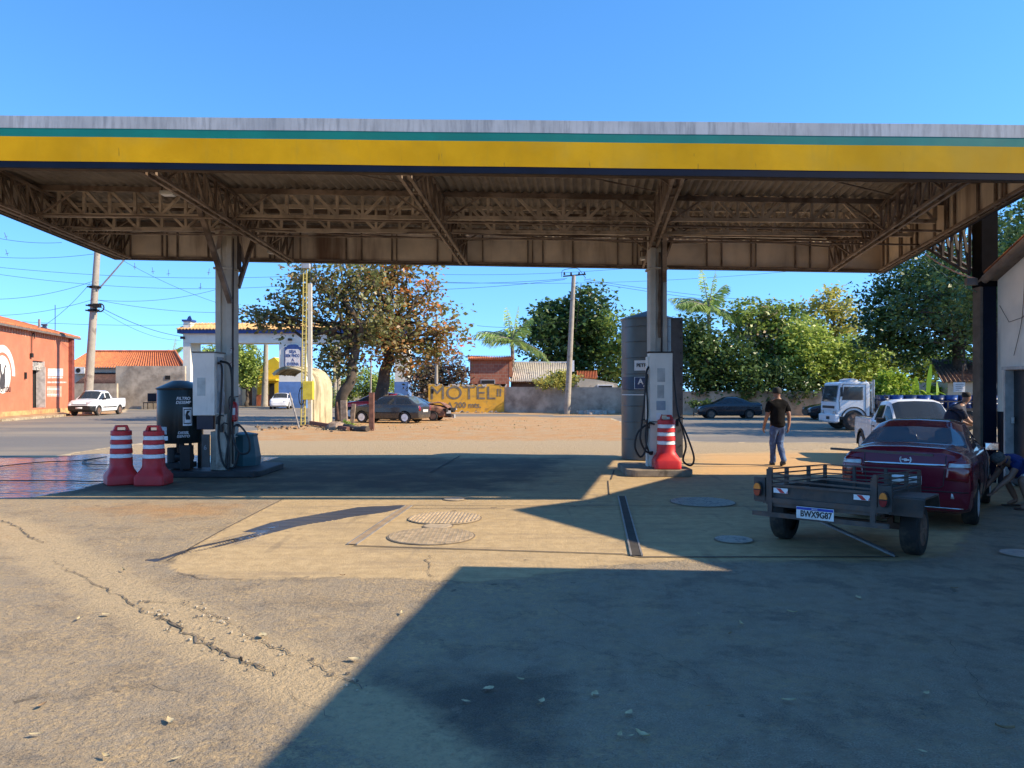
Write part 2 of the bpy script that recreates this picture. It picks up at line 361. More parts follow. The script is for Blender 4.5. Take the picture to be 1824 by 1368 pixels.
sheet('forecourt', 0, lambda X, Y: Y - 70, {
    'dust_shade': a_dust_shade, 'sand': lambda X, Y: np.exp(-(polyline_d(X, Y, streak) / (.24 + .03 * Y)) ** 2) * (1 - .6 * np.clip(X + .6, 0, 1)),
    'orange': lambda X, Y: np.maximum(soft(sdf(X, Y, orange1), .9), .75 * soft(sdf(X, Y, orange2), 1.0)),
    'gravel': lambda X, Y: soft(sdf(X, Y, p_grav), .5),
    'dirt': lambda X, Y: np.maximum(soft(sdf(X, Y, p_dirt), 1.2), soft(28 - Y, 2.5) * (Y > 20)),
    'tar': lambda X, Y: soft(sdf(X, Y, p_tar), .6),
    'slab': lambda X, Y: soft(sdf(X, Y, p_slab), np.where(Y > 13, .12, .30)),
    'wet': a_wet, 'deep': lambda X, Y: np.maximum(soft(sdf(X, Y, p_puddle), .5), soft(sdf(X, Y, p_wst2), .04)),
    'oil_shade': lambda X, Y: .85 * np.maximum(soft(sdf(X, Y, p_oil_shade), 1.2), soft(sdf(X, Y, p_hole), .05)) * .9, 'ochre': lambda X, Y: soft(sdf(X, Y, p_orr), 1.)}, m_fore)
# street
m, t, b = new_mat('street_asphalt')
n2 = noi(t, 3, 6, .6); n4 = noi(t, .25, 6, .65, (.3, 1, 1)); ag = noi(t, 60, 3, .7)
c = mixc(t, ramp(t, ag, .3, .7), (.11, .098, .082), (.20, .178, .145)); c = mixc(t, ramp(t, n4, .4, .7), c, (.27, .22, .15))
c = mixc(t, fuzzy(t, attr(t, 'edge'), 1., .8), (.5, .375, .21), c)
t.links.new(c, b.inputs['Base Color']); b.inputs['Roughness'].default_value = .8; put_bump(t, b, [ag], [.5], [.01])
p_road = wpoly([(-1000, 838), (100, 812), (190, 797), (450, 767), (600, 750), (650, 742), (900, 742.5), (1090, 745), (1180, 775), (1240, 787), (1600, 790), (2800, 800), (2800, 750), (1900, 742), (1480, 741), (1230, 740), (1000, 739.5), (900, 737), (760, 736), (700, 731), (720, 722), (500, 724), (230, 724), (223, 735), (110, 742), (-1000, 775)])
sheet('road', .004, lambda X, Y: sdf(X, Y, p_road) + .5 * (vnoise(X, Y, .9, 2) - .5) - .3, {'edge': lambda X, Y: soft(sdf(X, Y, p_road), .5)}, m)
# cracks and joints as thin sheets on the paving
def ribbon(mb, pts, w, z, jit=0., m=0):
    W = [G(x, y) for x, y in pts]; out = []
    for a, b_ in zip(W[:-1], W[1:]):
        n = max(2, int((b_ - a).length / .07)) if jit else 2
        for i in range(n): out.append(a.lerp(b_, i / n))
    out.append(W[-1]); L = []
    for i, p in enumerate(out):
        d = (out[min(i + 1, len(out) - 1)] - out[max(i - 1, 0)]); d = Vector((-d.y, d.x, 0)).normalized()
        o = random.gauss(0, jit); ww = w * (random.uniform(.25, 1.3) if jit else 1)
        L += [p + d * (o + ww / 2) + Vector((0, 0, z)), p + d * (o - ww / 2) + Vector((0, 0, z))]
    mb.add(L, [(2 * i, 2 * i + 1, 2 * i + 3, 2 * i + 2) for i in range(len(out) - 1)], m)
m_crack = M('crack_fill', (.15, .118, .082), .95, var=.4)
ck = MB()
for pts, wd in [([(95, 1000), (160, 1035), (235, 1075), (330, 1125), (400, 1165), (470, 1190)], .035), ([(320, 1076), (365, 1090), (410, 1110), (470, 1150), (520, 1165), (600, 1205), (650, 1228)], .022),
                ([(245, 1073), (300, 1073)], .035), ([(280, 1095), (310, 1118), (350, 1140), (400, 1165), (440, 1180), (490, 1205)], .05), ([(520, 1235), (560, 1262), (600, 1280)], .012),
                ([(318, 1020), (350, 1028), (390, 1033), (432, 1034)], .035), ([(762, 990), (764, 1020), (775, 1032), (800, 1036), (850, 1038)], .03), ([(0, 928), (35, 940), (45, 952), (75, 968)], .06),
                ([(980, 1085), (1040, 1115), (1100, 1140), (1180, 1168), (1240, 1205)], .012), ([(1000, 1140), (1120, 1180), (1250, 1230)], .012), ([(1280, 1160), (1400, 1200), (1480, 1215)], .012),
                ([(1640, 1100), (1700, 1160), (1760, 1260), (1824, 1290)], .014), ([(200, 1225), (290, 1222), (330, 1235)], .018), ([(640, 1228), (700, 1200), (900, 1190)], .008), ([(1420, 1245), (1500, 1260), (1620, 1310)], .010)]:
    ribbon(ck, pts, wd * .36, .009, .02)
props(ck.build('pavement_cracks', m_crack, fix=False), kind='structure')
CRK = [G(x, y) for x, y in ((245, 1073), (280, 1095), (310, 1118), (350, 1140), (400, 1165), (440, 1180), (490, 1205), (320, 1076), (365, 1090), (410, 1110), (470, 1150), (520, 1165), (600, 1205), (650, 1228))]
m_joint = M('joint_tar', (.05, .042, .036), .9, var=.4); jn = MB()
for pts, wd in [([(230 + 400, 973), (1110, 988), (1138, 993)], .03), ([(1138, 993), (1600, 993)], .035), ([(730, 901), (1500, 903)], .02), ([(730, 906), (900, 907)], .015), ([(300, 859), (1085, 857)], .025), ([(0, 858), (300, 858)], .03),
                ([(450, 833), (1100, 835)], .02), ([(1085, 882), (1083, 857)], .02), ([(1236, 831), (1640, 832)], .035), ([(1240, 812), (1520, 810)], .02), ([(505, 889), (400, 943), (298, 1000)], .015), ([(820, 812), (765, 843)], .05), ([(560, 862), (700, 840)], .012), ([(1088, 855), (1094, 838)], .03)]:
    ribbon(jn, pts, wd, .010)
props(jn.build('slab_joints', m_joint, fix=False), kind='structure')
# sidewalk and kerb by the red building
m_kerb = M('kerb_stone', (.42, .34, .22), .9, 0, .35, 3, (.2, .13, .07), (.5, .65), 2, bump=.4)
m_walk = M('sidewalk_dirt', (.42, .29, .16), .92, 0, .3, 1.2, (.30, .17, .07), (.45, .62), 1, bump=.5)
sw = MB(); A = [G(-900, 775), G(0, 751), G(102, 743), G(122, 740)]; B_ = [G(-900, 760), G(0, 745.5), G(60, 740), G(110, 736)]
for i in range(3): sw.add([A[i], A[i + 1], B_[i + 1], B_[i]], [(0, 1, 2, 3)], 0)
sw.v = [(x, y, .13) for x, y, z in sw.v]
for i in range(3): sw.bar(A[i] + Vector((0, 0, .07)), A[i + 1] + Vector((0, 0, .07)), .22, .15, 1)
props(sw.build('sidewalk', [m_walk, m_kerb]), kind='structure')
# ------------------------------------------------------------------ filling station canopy
m_steel = M('brown_steel', (.25, .19, .15), .6, .0, .35, 2.5, (.10, .065, .045), (.45, .65), 1.5)
m_panel = M('inner_panel', (.86, .74, .60), .65, 0, .2, 1.2, (.20, .12, .08), (.48, .68), .55, streak=True)
m_sheet = M('roof_sheet', (.23, .20, .175), .55, .1, .25, 1.5, (.13, .10, .075), (.5, .7), 1)
m_navy = M('navy_band', (.005, .010, .024), .6, 0, .2, 2, spec=.12); m_yel, t, b = new_mat('yellow_band')
q_ = mixc(t, ramp(t, noi(t, .8, 5, .6), .3, .7), (.53, .275, .005), (.66, .35, .008)); q_ = mixc(t, maths(t, 'MULTIPLY', ramp(t, noi(t, 7, 6, .7, (1, 1, .14)), .52, .8), .5), q_, (.42, .27, .03))
q_ = mixc(t, maths(t, 'MULTIPLY', ramp(t, noi(t, 10, 3, .6, (1, 1, .16)), .69, .74), .6), q_, (.20, .13, .02)); q_ = mixc(t, maths(t, 'MULTIPLY', ramp(t, noi(t, .5, 4, .6), .5, .75), .4), q_, (.40, .29, .06))
t.links.new(q_, b.inputs['Base Color']); b.inputs['Roughness'].default_value = .75; b.inputs['Specular IOR Level'].default_value = .12
wv = node(t, 'Bump'); wv.inputs['Strength'].default_value = .35; wv.inputs['Distance'].default_value = .02; t.links.new(noi(t, 1.3, 3, .5), wv.inputs['Height']); t.links.new(wv.outputs[0], b.inputs['Normal'])
m_teal = M('teal_band', (.0, .17, .125), .45, 0, .12, 1.5); m_gry = M('grey_band', (.40, .41, .42), .6, .0, .15, 1.2, (.25, .26, .27), (.40, .70), 13, streak=True)
BL, BR = Vector((-10.1, 19.57, 5.15)), Vector((9.77, 20.19, 4.9)); FL, FR = Vector((-9.51, 11.51, 5.204)), Vector((8.07, 11.45, 4.965))
def CP(u, v, dz=0):
    a = FL.lerp(FR, u); b = BL.lerp(BR, u); return a.lerp(b, v) + Vector((0, 0, dz))
can = thing('canopy', 'filling station canopy with grey, teal, yellow and navy fascia over brown steel trusses', 'canopy', (0, 16.5, 0))
def HF(u, v=0): return .765 + .055 * u + .19 * v           # fascia height
bands = [('navy', m_navy, 0, .125, .000), ('yellow', m_yel, .125, .60, .004), ('teal', m_teal, .60, .765, .002), ('grey', m_gry, .765, 1., .006)]
for nm, mt, lo, hi, out in bands:
    f = MB()
    for a, b, nrm in (((0, 0), (1, 0), Vector((0, -1, 0))), ((0, 1), (1, 1), Vector((0, 1, 0))), ((0, 0), (0, 1), Vector((-1, 0, 0))), ((1, 0), (1, 1), Vector((1, 0, 0)))):
        n = 40 if a[1] == b[1] else 1; g = []
        for i in range(n + 1):
            u = a[0] + (b[0] - a[0]) * i / n; v = a[1] + (b[1] - a[1]) * i / n; h = HF(u, v)
            wob = .006 * math.sin(u * 37) if n > 1 else 0
            for k in (lo * h, hi * h):
                p = CP(u, v, k) + nrm * (out + wob); g += [p, p - nrm * .05]
        for i in range(n):
            o = 4 * i; f.add([g[o], g[o + 1], g[o + 2], g[o + 3], g[o + 4], g[o + 5], g[o + 6], g[o + 7]], [(0, 2, 6, 4), (1, 5, 7, 3), (0, 4, 5, 1), (2, 3, 7, 6)] + ([(0, 1, 3, 2)] if i == 0 else []) + ([(4, 6, 7, 5)] if i == n - 1 else []))
    props(f.build('fascia_band', mt, can), nm + ' fascia band')
# bottom lip
lip = MB()
for a, b in (((0, .014), (1, .014)), ((0, .986), (1, .986)), ((.004, .0), (.004, 1)), ((.996, 0), (.996, 1))):
    lip.bar(CP(*a, .018), CP(*b, .018), .14, .03)
lip.build('bottom_lip', M('lip_brown', (.09, .065, .05), .7, spec=.1), can)
# inner lining with ribs on back and right side, left too
inn = MB(); ribs = MB()
for a, b in (((0.004, .985), (.996, .985)), ((.993, .02), (.993, .985)), ((.007, .02), (.007, .985))):
    p, q = CP(*a), CP(*b); inn.add([p + Vector((0, 0, .0)), q, q + Vector((0, 0, .93)), p + Vector((0, 0, .93))], [(0, 1, 2, 3)])
    n = int((q - p).length / .78)
    inward = (Vector((0, 13, 0)) - Vector((0, 0, 0)))
    c0 = CP(.5, .5); nn = (q - p).cross(Vector((0, 0, 1))).normalized(); nn = nn if nn.dot(c0 - p) > 0 else -nn
    for i in range(n + 1):
        s = p.lerp(q, (i + .5 * (i % 3 == 1)) / (n + .5)) + nn * .03; ribs.bar(s, s + Vector((0, 0, .84)), .035, .05)
        if i % 4 == 1: s2 = s + (q - p).normalized() * .12; ribs.bar(s2, s2 + Vector((0, 0, .84)), .03, .04)
    ribs.bar(p + nn * .05 + Vector((0, 0, .05)), q + nn * .05 + Vector((0, 0, .05)), .06, .05); ribs.bar(p + nn * .05 + Vector((0, 0, .8)), q + nn * .05 + Vector((0, 0, .8)), .06, .05)
inn.build('inner_lining', m_panel, can, fix=False); ribs.build('lining_ribs', m_steel, can)
# corrugated roof sheet
NC = 108
def roofpt(i, v):
    u = i / (NC * 4); return CP(u, v, (.66 + .25 * v) + .028 * math.sin(i * math.pi / 2 + .3))
rf = MB(); rf.grid(lambda a, b: roofpt(round(a * NC * 4), .02 + .96 * b), NC * 4, 6)
rs = rf.build('roof_sheet', m_sheet, can, fix=False)
so = rs.modifiers.new('t', 'SOLIDIFY'); so.thickness = .012; so.offset = 1
pu = MB()
for v in (.05, .16, .27, .47, .7, .82, .93): pu.bar(CP(.005, v, .58 + .24 * v), CP(.995, v, .58 + .24 * v), .05, .1)
pu.build('purlin', m_steel, can)
def truss(name, A, B, hA, hB, n, w=.065, ww=.045, flip=None, both=0):
    t_ = MB(); A = Vector(A); B = Vector(B); up = Vector((0, 0, 1))
    side = (B - A).cross(up).normalized()
    for o in ((-both, both) if both else (0,)):
        a, b = A + side * o, B + side * o
        t_.bar(a, b, w); t_.bar(a + up * hA, b + up * hB, w)
        for i in range(n + 1):
            f = i / n; p = a.lerp(b, f); h = hA + (hB - hA) * f; t_.bar(p + up * w * .4, p + up * (h - w * .4), ww)
            if i < n:
                q = a.lerp(b, (i + 1) / n); h2 = hA + (hB - hA) * (i + 1) / n
                fl = (flip(f) if flip else True)
                p_, q_ = (p + up * h, q) if fl else (p, q + up * h2); t_.bar(p_, q_, ww)
    if both:
        for i in range(0, n + 1, 2):
            p = A.lerp(B, i / n); t_.bar(p - side * both, p + side * both, ww); t_.bar(p - side * both + up * hA, p + side * both + up * hA, ww)
    return t_.build(name, M('girder_steel_lit', (.52, .43, .34), .65, 0, .3, 2.5, (.16, .11, .08), (.5, .7), 1.5) if name == 'lattice_girder' else m_steel, can)  # girders get a lighter copy of the steel, front light put into the colour
zl = .30
def LT(v, n, both, h=.52):
    A, B = CP(.012, v), CP(.985, v); A.z = 5.34; B.z = 5.27
    truss('lattice_girder', A, B, h, h, n, .075, .055, lambda f: (f * 4.5 % 1) < .55, both)
LT(.48, 36, .0); LT(.64, 36, .0)
for u in (.02, .225, .447, .683, .928):
    truss('cross_truss', CP(u, .02, .02), CP(u, .975, .02), .6, .6, 15, .05, .036, lambda f: f < .5, .075)
br = MB()                                    # wind bracing and knee struts under the sheet
for u in (.02, .225, .447, .683, .928):
    for s in (-1, 1):
        for v in (.1, .45, .75): br.bar(CP(u, v, .05), CP(min(.99, max(.01, u + s * .045)), v, .62), .035)
for ua, ub in ((.02, .225), (.225, .447), (.447, .683), (.683, .928)):
    br.tube([CP(ua, .55, .08), CP(ub, .97, .62)], .018); br.tube([CP(ub, .55, .08), CP(ua, .97, .62)], .018); br.tube([CP(ua, .04, .6), CP(ub, .38, .6)], .014)
br.tube([CP(.01, .45, .12), CP(.99, .47, .12)], .025); br.tube([CP(.01, .62, .05), CP(.99, .62, .1)], .02)
br.build('brace', m_steel, can)
# columns
m_col = M('column_paint', (.50, .46, .39), .7, 0, .2, 1.5, (.17, .12, .085), (.54, .72), 1.1, streak=True)
m_rust = M('dark_rust', (.055, .042, .036), .8, 0, .4, 4)
for px, lab in ((404.5, 'whitish concrete canopy column with steel knee struts beside the green drum'), (1170, 'whitish concrete canopy column with a rust streak behind the single barrel')):
    X = PX(px, 17.3); c = thing('canopy_column', lab, 'column', (X, 17.3, 0), 0, 'columns holding the canopy')
    b = MB(); H = 5.5
    for k, (sx, sy) in enumerate(((-.12, 0), (.12, 0))): b.box((X + sx * 1.02, 17.3, H / 2), (.125, .44, H))
    b.box((X, 17.3, H / 2), (.13, .34, H)); b.box((X, 17.3, .8), (.47, .5, .03)); b.box((X, 17.3, 4.55), (.45, .49, .05))
    b.build('shaft', m_col, c, bevel=.012)
    kn = MB()
    if px < 500:
        kn.bar(P(354, 366, 15.2), P(410, 538, 17.02), .10, .1); kn.bar(P(397, 400, 16.6), P(386, 450, 17.2), .08); kn.bar(P(452, 424, 18.6), P(424, 512, 17.5), .09); kn.bar(P(425, 400, 17.0), P(434, 470, 17.4), .05)
    else:
        kn.bar(P(1184, 332, 15.0), P(1184, 500, 16.98), .09); kn.bar(P(1205, 400, 18.4), P(1180, 470, 17.5), .08)
    kn.build('knee_strut', m_steel, c)
    pp = MB(); xo = .22 if px < 500 else .06
    pp.tube([(X + xo, 17.05, .2), (X + xo, 17.05, 3.0), (X + xo + .01, 17.05, 5.2)], .02, 8)
    if px < 500: pp.tube([(X + .31, 17.2, 4.55), (X + .31, 17.2, 5.3)], .05, 8); pp.tube([(X + .31, 17.2, 4.6), (X + .36, 17.2, 4.5), (X + .4, 17.2, 4.48)], .045, 8)
    pp.build('conduit', m_rust, c, smooth=40)
    if px > 500:
        s = MB(); s.grid(lambda a, b: (X + .02 + .09 * (a - .5) * (1 - .5 * b), 17.3 - .233, 3.0 + 1.9 * b), 1, 6); s.v = [(x + .012 * math.sin(z * 9), y, z) for x, y, z in s.v]
        so = s.build('rust_streak', M('rust_run', (.16, .105, .07), .85, 0, .4, 6), c, fix=False)
    else:
        st = MB()
        for z in (2.72, 2.42): st.box((X + .2, 17.06, z), (.09, .01, .12))
        st.build('notice', M('red_notice', (.35, .12, .1), .6, grime=(.6, .55, .5), gr=(.45, .5), gs=20), c)
# floodlights
m_lamp = M('lamp_case', (.5, .5, .48), .5); m_lens = M('lamp_lens', (.75, .75, .72), .2)
f0 = None
FLS = [(300, 347, 14.2, 'small floodlight hung under the left front of the canopy'), (742, 343, 14.6, 'small floodlight on the truss at mid front of the canopy'), (816, 452, 19.0, 'floodlight near the lower end of the middle truss'), (487, 451, 19.0, 'floodlight under the back fascia above the gate arch'), (1190, 362, 15.4, 'floodlight beside the top of the rust streaked column'), (1150, 462, 18.6, 'floodlight low behind the rust streaked column'), (90, 409, 17.2, 'floodlight at the left edge truss of the canopy')]
for i, (px, py, Y, lab) in enumerate(FLS):
    p = P(px, py, Y)
    if f0 is None:
        f0 = thing('floodlight', lab, 'lamp', p, 0, 'floodlights under the canopy')
        MB().box((0, 0, .03), (.26, .2, .06)).build('housing', m_lamp, f0, W=False, bevel=.01); MB().box((0, 0, -.008), (.22, .16, .012)).build('lens', m_lens, f0, W=False)
        hb = MB(); hb.bar((-.12, 0, .05), (-.12, 0, .2), .02); hb.bar((.12, 0, .05), (.12, 0, .2), .02); hb.bar((-.13, 0, .2), (.13, 0, .2), .02); hb.bar((0, 0, .2), (0, 0, .3), .02); hb.build('bracket', m_rust, f0, W=False)
    else:
        c = copy_tree(f0); c.location = p; c['label'] = lab
# ------------------------------------------------------------------ workshop on the right: gabled hall, steel post, added unseen roof for the near shadow
m_wall = M('white_render', (.86, .80, .69), .8, 0, .1, 1.5, (.42, .39, .34), (.55, .75), 1.2, streak=True); m_dado = M('navy_dado', (.008, .013, .022), .45, 0, .3, 2, (.06, .055, .05), (.55, .75), 3)
m_dark = M('dark_inside', (.012, .012, .014), .8); m_tile = M('clay_tile', (.42, .15, .06), .8, 0, .35, 5, (.20, .09, .05), (.5, .68), 2.5)
ws = thing('workshop', 'white gabled workshop with navy dado, open door and clay roof at the right edge', 'building', (12, 12, 0))
def WX(y): return 9.60 + .03 * (y - 15.3)
ya, yb, yr = 3.5, 15.2, 9.9
def roofz(y): return (6.56 - .657 * (y - yr) if y < 11.27 else 5.66 - .389 * (y - 11.27)) if y > yr else 6.56 - .481 * (yr - y)
d0, d1, dh = 13.9, 14.85, 2.28
wl = MB()
def wq(y0, y1, z0a, z0b, z1a, z1b, m): wl.ext([(WX(y0), y0, z0a), (WX(y1), y1, z0b), (WX(y1), y1, z1b), (WX(y0), y0, z1a)], (.22, 0, 0), m)
DZ = 1.42
wq(d1, yb, DZ, DZ, roofz(d1) - .12, roofz(yb) - .12, 0); wq(d1, yb, 0, 0, DZ, DZ, 1)
wq(d0, d1, dh, dh, roofz(d0) - .12, roofz(d1) - .12, 0)
wq(yr, 11.27, DZ, DZ, roofz(yr) - .12, roofz(11.27) - .12, 0); wq(11.27, d0, DZ, DZ, roofz(11.27) - .12, roofz(d0) - .12, 0); wq(yr, d0, 0, 0, DZ, DZ, 1)
wq(ya, yr, DZ, DZ, roofz(ya) - .12, roofz(yr) - .12, 0); wq(ya, yr, 0, 0, DZ, DZ, 1)
for y_ in (ya, yb): wl.box((WX(y_) + 6, y_ + (.1 if y_ == ya else -.1), 1.9), (11.5, .2, 3.8), 0, 0)
wl.build('wall', [m_wall, m_dado], ws)
MB().box((WX(14.4) + .75, 14.4, 1.15), (.05, 1.1, 2.25)).build('dark_doorway', m_dark, ws)
df = MB(); 
for y_ in (d0, d1): df.box((WX(y_) + .02, y_, dh / 2), (.2, .05, dh))
df.box((WX(14.4) + .02, 14.4, dh - .02), (.22, 1.0, .06)); df.build('door_frame', M('frame_grey', (.5, .48, .45), .6), ws)
dp = MB().box((WX(14.4) + .12, 14.5, 1.12), (.04, .66, 2.2)).build('door', M('door_leaf', (.03, .038, .045), .35), ws); MB().tube([(WX(14.8) + .04, 14.78, 1.2), (WX(14.8) + .04, 14.78, 1.32)], .03).build('handle', m_lamp, dp)
rr = MB()
for (y0, y1) in ((yr, 11.27), (11.27, yb + .35), (ya - .35, yr)):
    N = 44
    def rp(a, b, y0=y0, y1=y1):
        y = y0 + (y1 - y0) * b; x = WX(y) - .24 + a * 13; return (x, y, roofz(y) + .05 + .035 * math.cos(a * N * 2 * math.pi))
    rr.grid(rp, N * 4, 2)
ro = rr.build('roof', m_tile, ws, fix=False); s_ = ro.modifiers.new('t', 'SOLIDIFY'); s_.thickness = .03
ea = MB()
ea.tube([(WX(yb) - .20, yb + .3, roofz(yb + .3) - .06), (WX(11.27) - .20, 11.27, roofz(11.27) - .06), (WX(yr) - .20, yr, roofz(yr) - .06), (WX(ya) - .20, ya, roofz(ya) - .06)], .085, 10); ea.bar((WX(yb) - .08, yb + .25, roofz(yb) - .16), (WX(11.27) - .08, 11.27, roofz(11.27) - .16), .3, .06)
ea.box((WX(yb) + .1, yb + .22, roofz(yb) - .12), (1.2, .09, .14))
ea.build('verge', M('old_fibre_cement', (.20, .165, .14), .8, 0, .3, 3, (.09, .07, .06), (.5, .65), 2), ws, smooth=50)
cb = MB(); cb.tube([Vector((WX(15.1) - .02, 15.1, 3.5)), Vector((WX(14.8) - .02, 14.8, 3.15)), Vector((WX(14.4) - .02, 14.4, 3.2)), Vector((WX(13) - .02, 13, 3.9))], .005); cb.tube(bez([(WX(14) - .02, 14.3, 4.2), (WX(14.3) - .02, 14.4, 3.2), (WX(14.6) - .02, 14.65, 2.5)], 6), .005)
cb.build('loose_wire', m_dark, ws)
po = thing('steel_post', 'dark navy steel post between the canopy and the white workshop', 'post', (9.43, 15.42, 0))
b = MB(); b.box((9.50, 15.42, 1.95), (.25, .30, 3.9), 0, 0); b.box((9.48, 15.42, 4.78), (.33, .32, 1.76), 0, 1); b.box((9.34, 15.42, 1.95), (.06, .26, 3.9), 0, 2)
b.build('shaft', [m_navy, M('shaded_post_top', (.007, .007, .008), .9, spec=.04), M('post_edge', (.15, .125, .10), .9, spec=.1)], po, bevel=.008)  # upper post nearly black, the shade on it put into the colour
tb = MB(); A0, B0 = Vector((9.2, 16.9, 4.98)), Vector((9.38, 15.6, 4.20))
A1, B1 = Vector((9.2, 16.9, 5.5)), Vector((9.38, 15.6, 5.5))
for o in (-.1, .1):
    q = Vector((o, 0, 0)); tb.bar(A0 + q, B0 + q, .06); tb.bar(A1 + q, B1 + q, .06)
    for i in range(6):
        f = i / 5; tb.bar(A0.lerp(B0, f) + q, A1.lerp(B1, f) + q, .04)
        if i < 5: tb.bar(A1.lerp(B1, f) + q, A0.lerp(B0, f + .2) + q, .04)
tb.build('lattice_bracket', m_rust, po)
cbl = thing('twisted_cable', 'twisted pink and green cables sagging from canopy corner to the steel post', 'cable', (9.2, 16.5, 4.6))
for k, mt in enumerate((M('pink_wire', (.55, .28, .22), .5), M('pale_wire', (.6, .5, .42), .5), M('green_wire', (.05, .12, .08), .5))):
    b = MB(); a0, b0 = P(1648, 452, 16.9), P(1740, 497, 15.4)
    if k == 2: a0, b0 = P(1642, 458, 17.0), P(1738, 520, 15.4)
    pts = sag(a0, b0, .07, 26); b.tube([p + Vector((.012 * math.sin(i * 1.3 + k * 3), 0, .012 * math.cos(i * 1.3 + k * 3))) for i, p in enumerate(pts)], .011)
    b.build('wire', mt, cbl)
aw = thing('shadow_roof', 'flat unseen roof added beside the camera to cast the near ground shadow', 'awning', (7.5, 0, 0))  # unseen roof, added and shaped to cast the near ground shadow
k_ = 1 / math.tan(SUN_EL); hA = 4.55; ky = k_ * math.cos(SUN_AZ) * hA
kx = k_ * math.sin(SUN_AZ) * hA; poly = [(-.36 + kx, 8.02 + ky, hA), (-1.05 + kx, 3.76 + ky, hA), (-2.8 + kx, -6, hA), (15, -6, hA), (15, 5.75, hA), (9.5, 5.75, hA), (9.5, 7.75 + ky, hA)]
MB().ext(poly, (0, 0, .14)).build('roof_slab', m_sheet, aw)
for x, y in ((8.8, 5.6), (8.6, -4)): MB().box((x, y, hA / 2), (.2, .2, hA)).build('post', m_steel, aw)
# ------------------------------------------------------------------ fuelling islands
m_conc = M('island_concrete', (.24, .195, .145), .85, 0, .25, 4, (.09, .07, .05), (.48, .66), 2, bump=.4); m_oilc = M('oily_concrete', (.035, .033, .034), .6, 0, .4, 4)
m_red = M('barrel_red', (.58, .018, .02), .5, 0, .12, 3, (.33, .05, .035), (.58, .8), 5); m_wht = M('barrel_white', (.78, .78, .78), .45, 0, .08, 6, (.5, .47, .43), (.6, .75), 8)
m_blk = M('black_rubber', (.015, .015, .016), .55, 0, .3, 8); m_case = M('pump_case', (.80, .74, .65), .5, 0, .1, 2, (.36, .33, .28), (.55, .75), 3, streak=True)
m_grey = M('faded_grey', (.36, .37, .38), .5); m_metal = M('dull_metal', (.35, .35, .35), .35, .7)
def roundrect(x0, y0, x1, y1, r, n=6):
    out = []
    for cx, cy, a in ((x1 - r, y1 - r, 0), (x0 + r, y1 - r, 90), (x0 + r, y0 + r, 180), (x1 - r, y0 + r, 270)):
        out += [(cx + r * math.cos(R(a + 90 * k / n)), cy + r * math.sin(R(a + 90 * k / n))) for k in range(n + 1)]
    return out
def island(lab, x0, y0, x1, y1, h, mt, rz=0):
    t_ = thing('pump_island', lab, 'island', ((x0 + x1) / 2, (y0 + y1) / 2, 0), rz, 'pump islands')
    pl_ = [(x - (x0 + x1) / 2, y - (y0 + y1) / 2, .0) for x, y in roundrect(x0, y0, x1, y1, .22)]
    MB().ext(pl_, (0, 0, h)).build('plinth', mt, t_, W=False, bevel=.02); return t_
island('dark oily concrete island under the green drum', -7.75, 16.15, -5.35, 18.2, .13, m_oilc)
island('short brown concrete island under the single barrel', 2.44, 16.25, 3.86, 18.0, .15, m_conc)
# traffic barrels
def barrel_proto():
    r0 = thing('traffic_barrel', '', 'traffic barrel', (0, 0, 0), 0, 'red and white traffic barrels')
    b = MB(); n = 24
    def sq(r, k, q):            # superellipse ring, q high = square
        a = 2 * math.pi * (k + .5) / n; c_, s_ = math.cos(a), math.sin(a); return (r * math.copysign(abs(c_) ** (2 / q), c_), r * math.copysign(abs(s_) ** (2 / q), s_))
    rings = [(.27, 0, 9), (.288, .02, 9), (.288, .17, 9), (.275, .20, 8), (.225, .30, 3.2), (.208, .36, 2), (.204, .515, 2)]
    vs_ = [(*sq(r, k, q), z) for r, z, q in rings for k in range(n)]
    b.add(vs_, [(i * n + k, i * n + (k + 1) % n, (i + 1) * n + (k + 1) % n, (i + 1) * n + k) for i in range(len(rings) - 1) for k in range(n)] + [tuple(range(n))[::-1]])
    b.build('base', m_red, r0, W=False, smooth=35)
    for (z0, z1, ra, mt, nm) in ((.515, .60, .200, 1, 'white_band'), (.60, .70, .206, 0, 'red_band'), (.70, .785, .194, 1, 'white_band'), (.785, .87, .20, 0, 'red_band'), (.87, .955, .188, 1, 'white_band'), (.955, 1.05, .194, 0, 'red_band')):
        b = MB(); b.lathe([(ra - .012, z0), (ra, z0 + .008), (ra - .006, z1 - .008), (ra - .018, z1)], 28); b.build(nm, m_wht if mt else m_red, r0, W=False, smooth=40)
    b = MB(); b.ext([(-.15, -.06, 1.04), (-.105, -.06, 1.155), (.105, -.06, 1.155), (.15, -.06, 1.04), (.075, -.06, 1.04), (.075, -.06, 1.115), (-.075, -.06, 1.115), (-.075, -.06, 1.04)], (0, .12, 0)); b.lathe([(.17, 1.035), (.16, 1.05)], 20)
    b.build('handle', m_red, r0, W=False, bevel=.008)
    for s in (-1, 1): pass
    return r0
bp = barrel_proto()
for i, (x, y, z, rz, lab) in enumerate([(PX(216, 15.1), 15.1, 0, .62, 'red and white traffic barrel with its handle seen edge on, left of the touching pair'), (PX(274, 15.0), 15.0, 0, .05, 'red and white traffic barrel standing between its twin and the green drum'), (PX(1187, 16.62), 16.62, .15, -.05, 'red and white traffic barrel alone on the short concrete island, partly sunlit')]):
    o = bp if i == 0 else copy_tree(bp)
    o.location = (x, y, z); o.rotation_euler.z = rz; o['label'] = lab
b = MB(); b.box((PX(1184, 16.6) - .02, 16.535, 1.255), (.1, .012, .08)); 
stk = [o for o in col.objects if o.name.startswith('traffic_barrel') and o.location.x > 0][0]
b.build('sticker', M('sticker_beige', (.6, .5, .35), .5), stk)
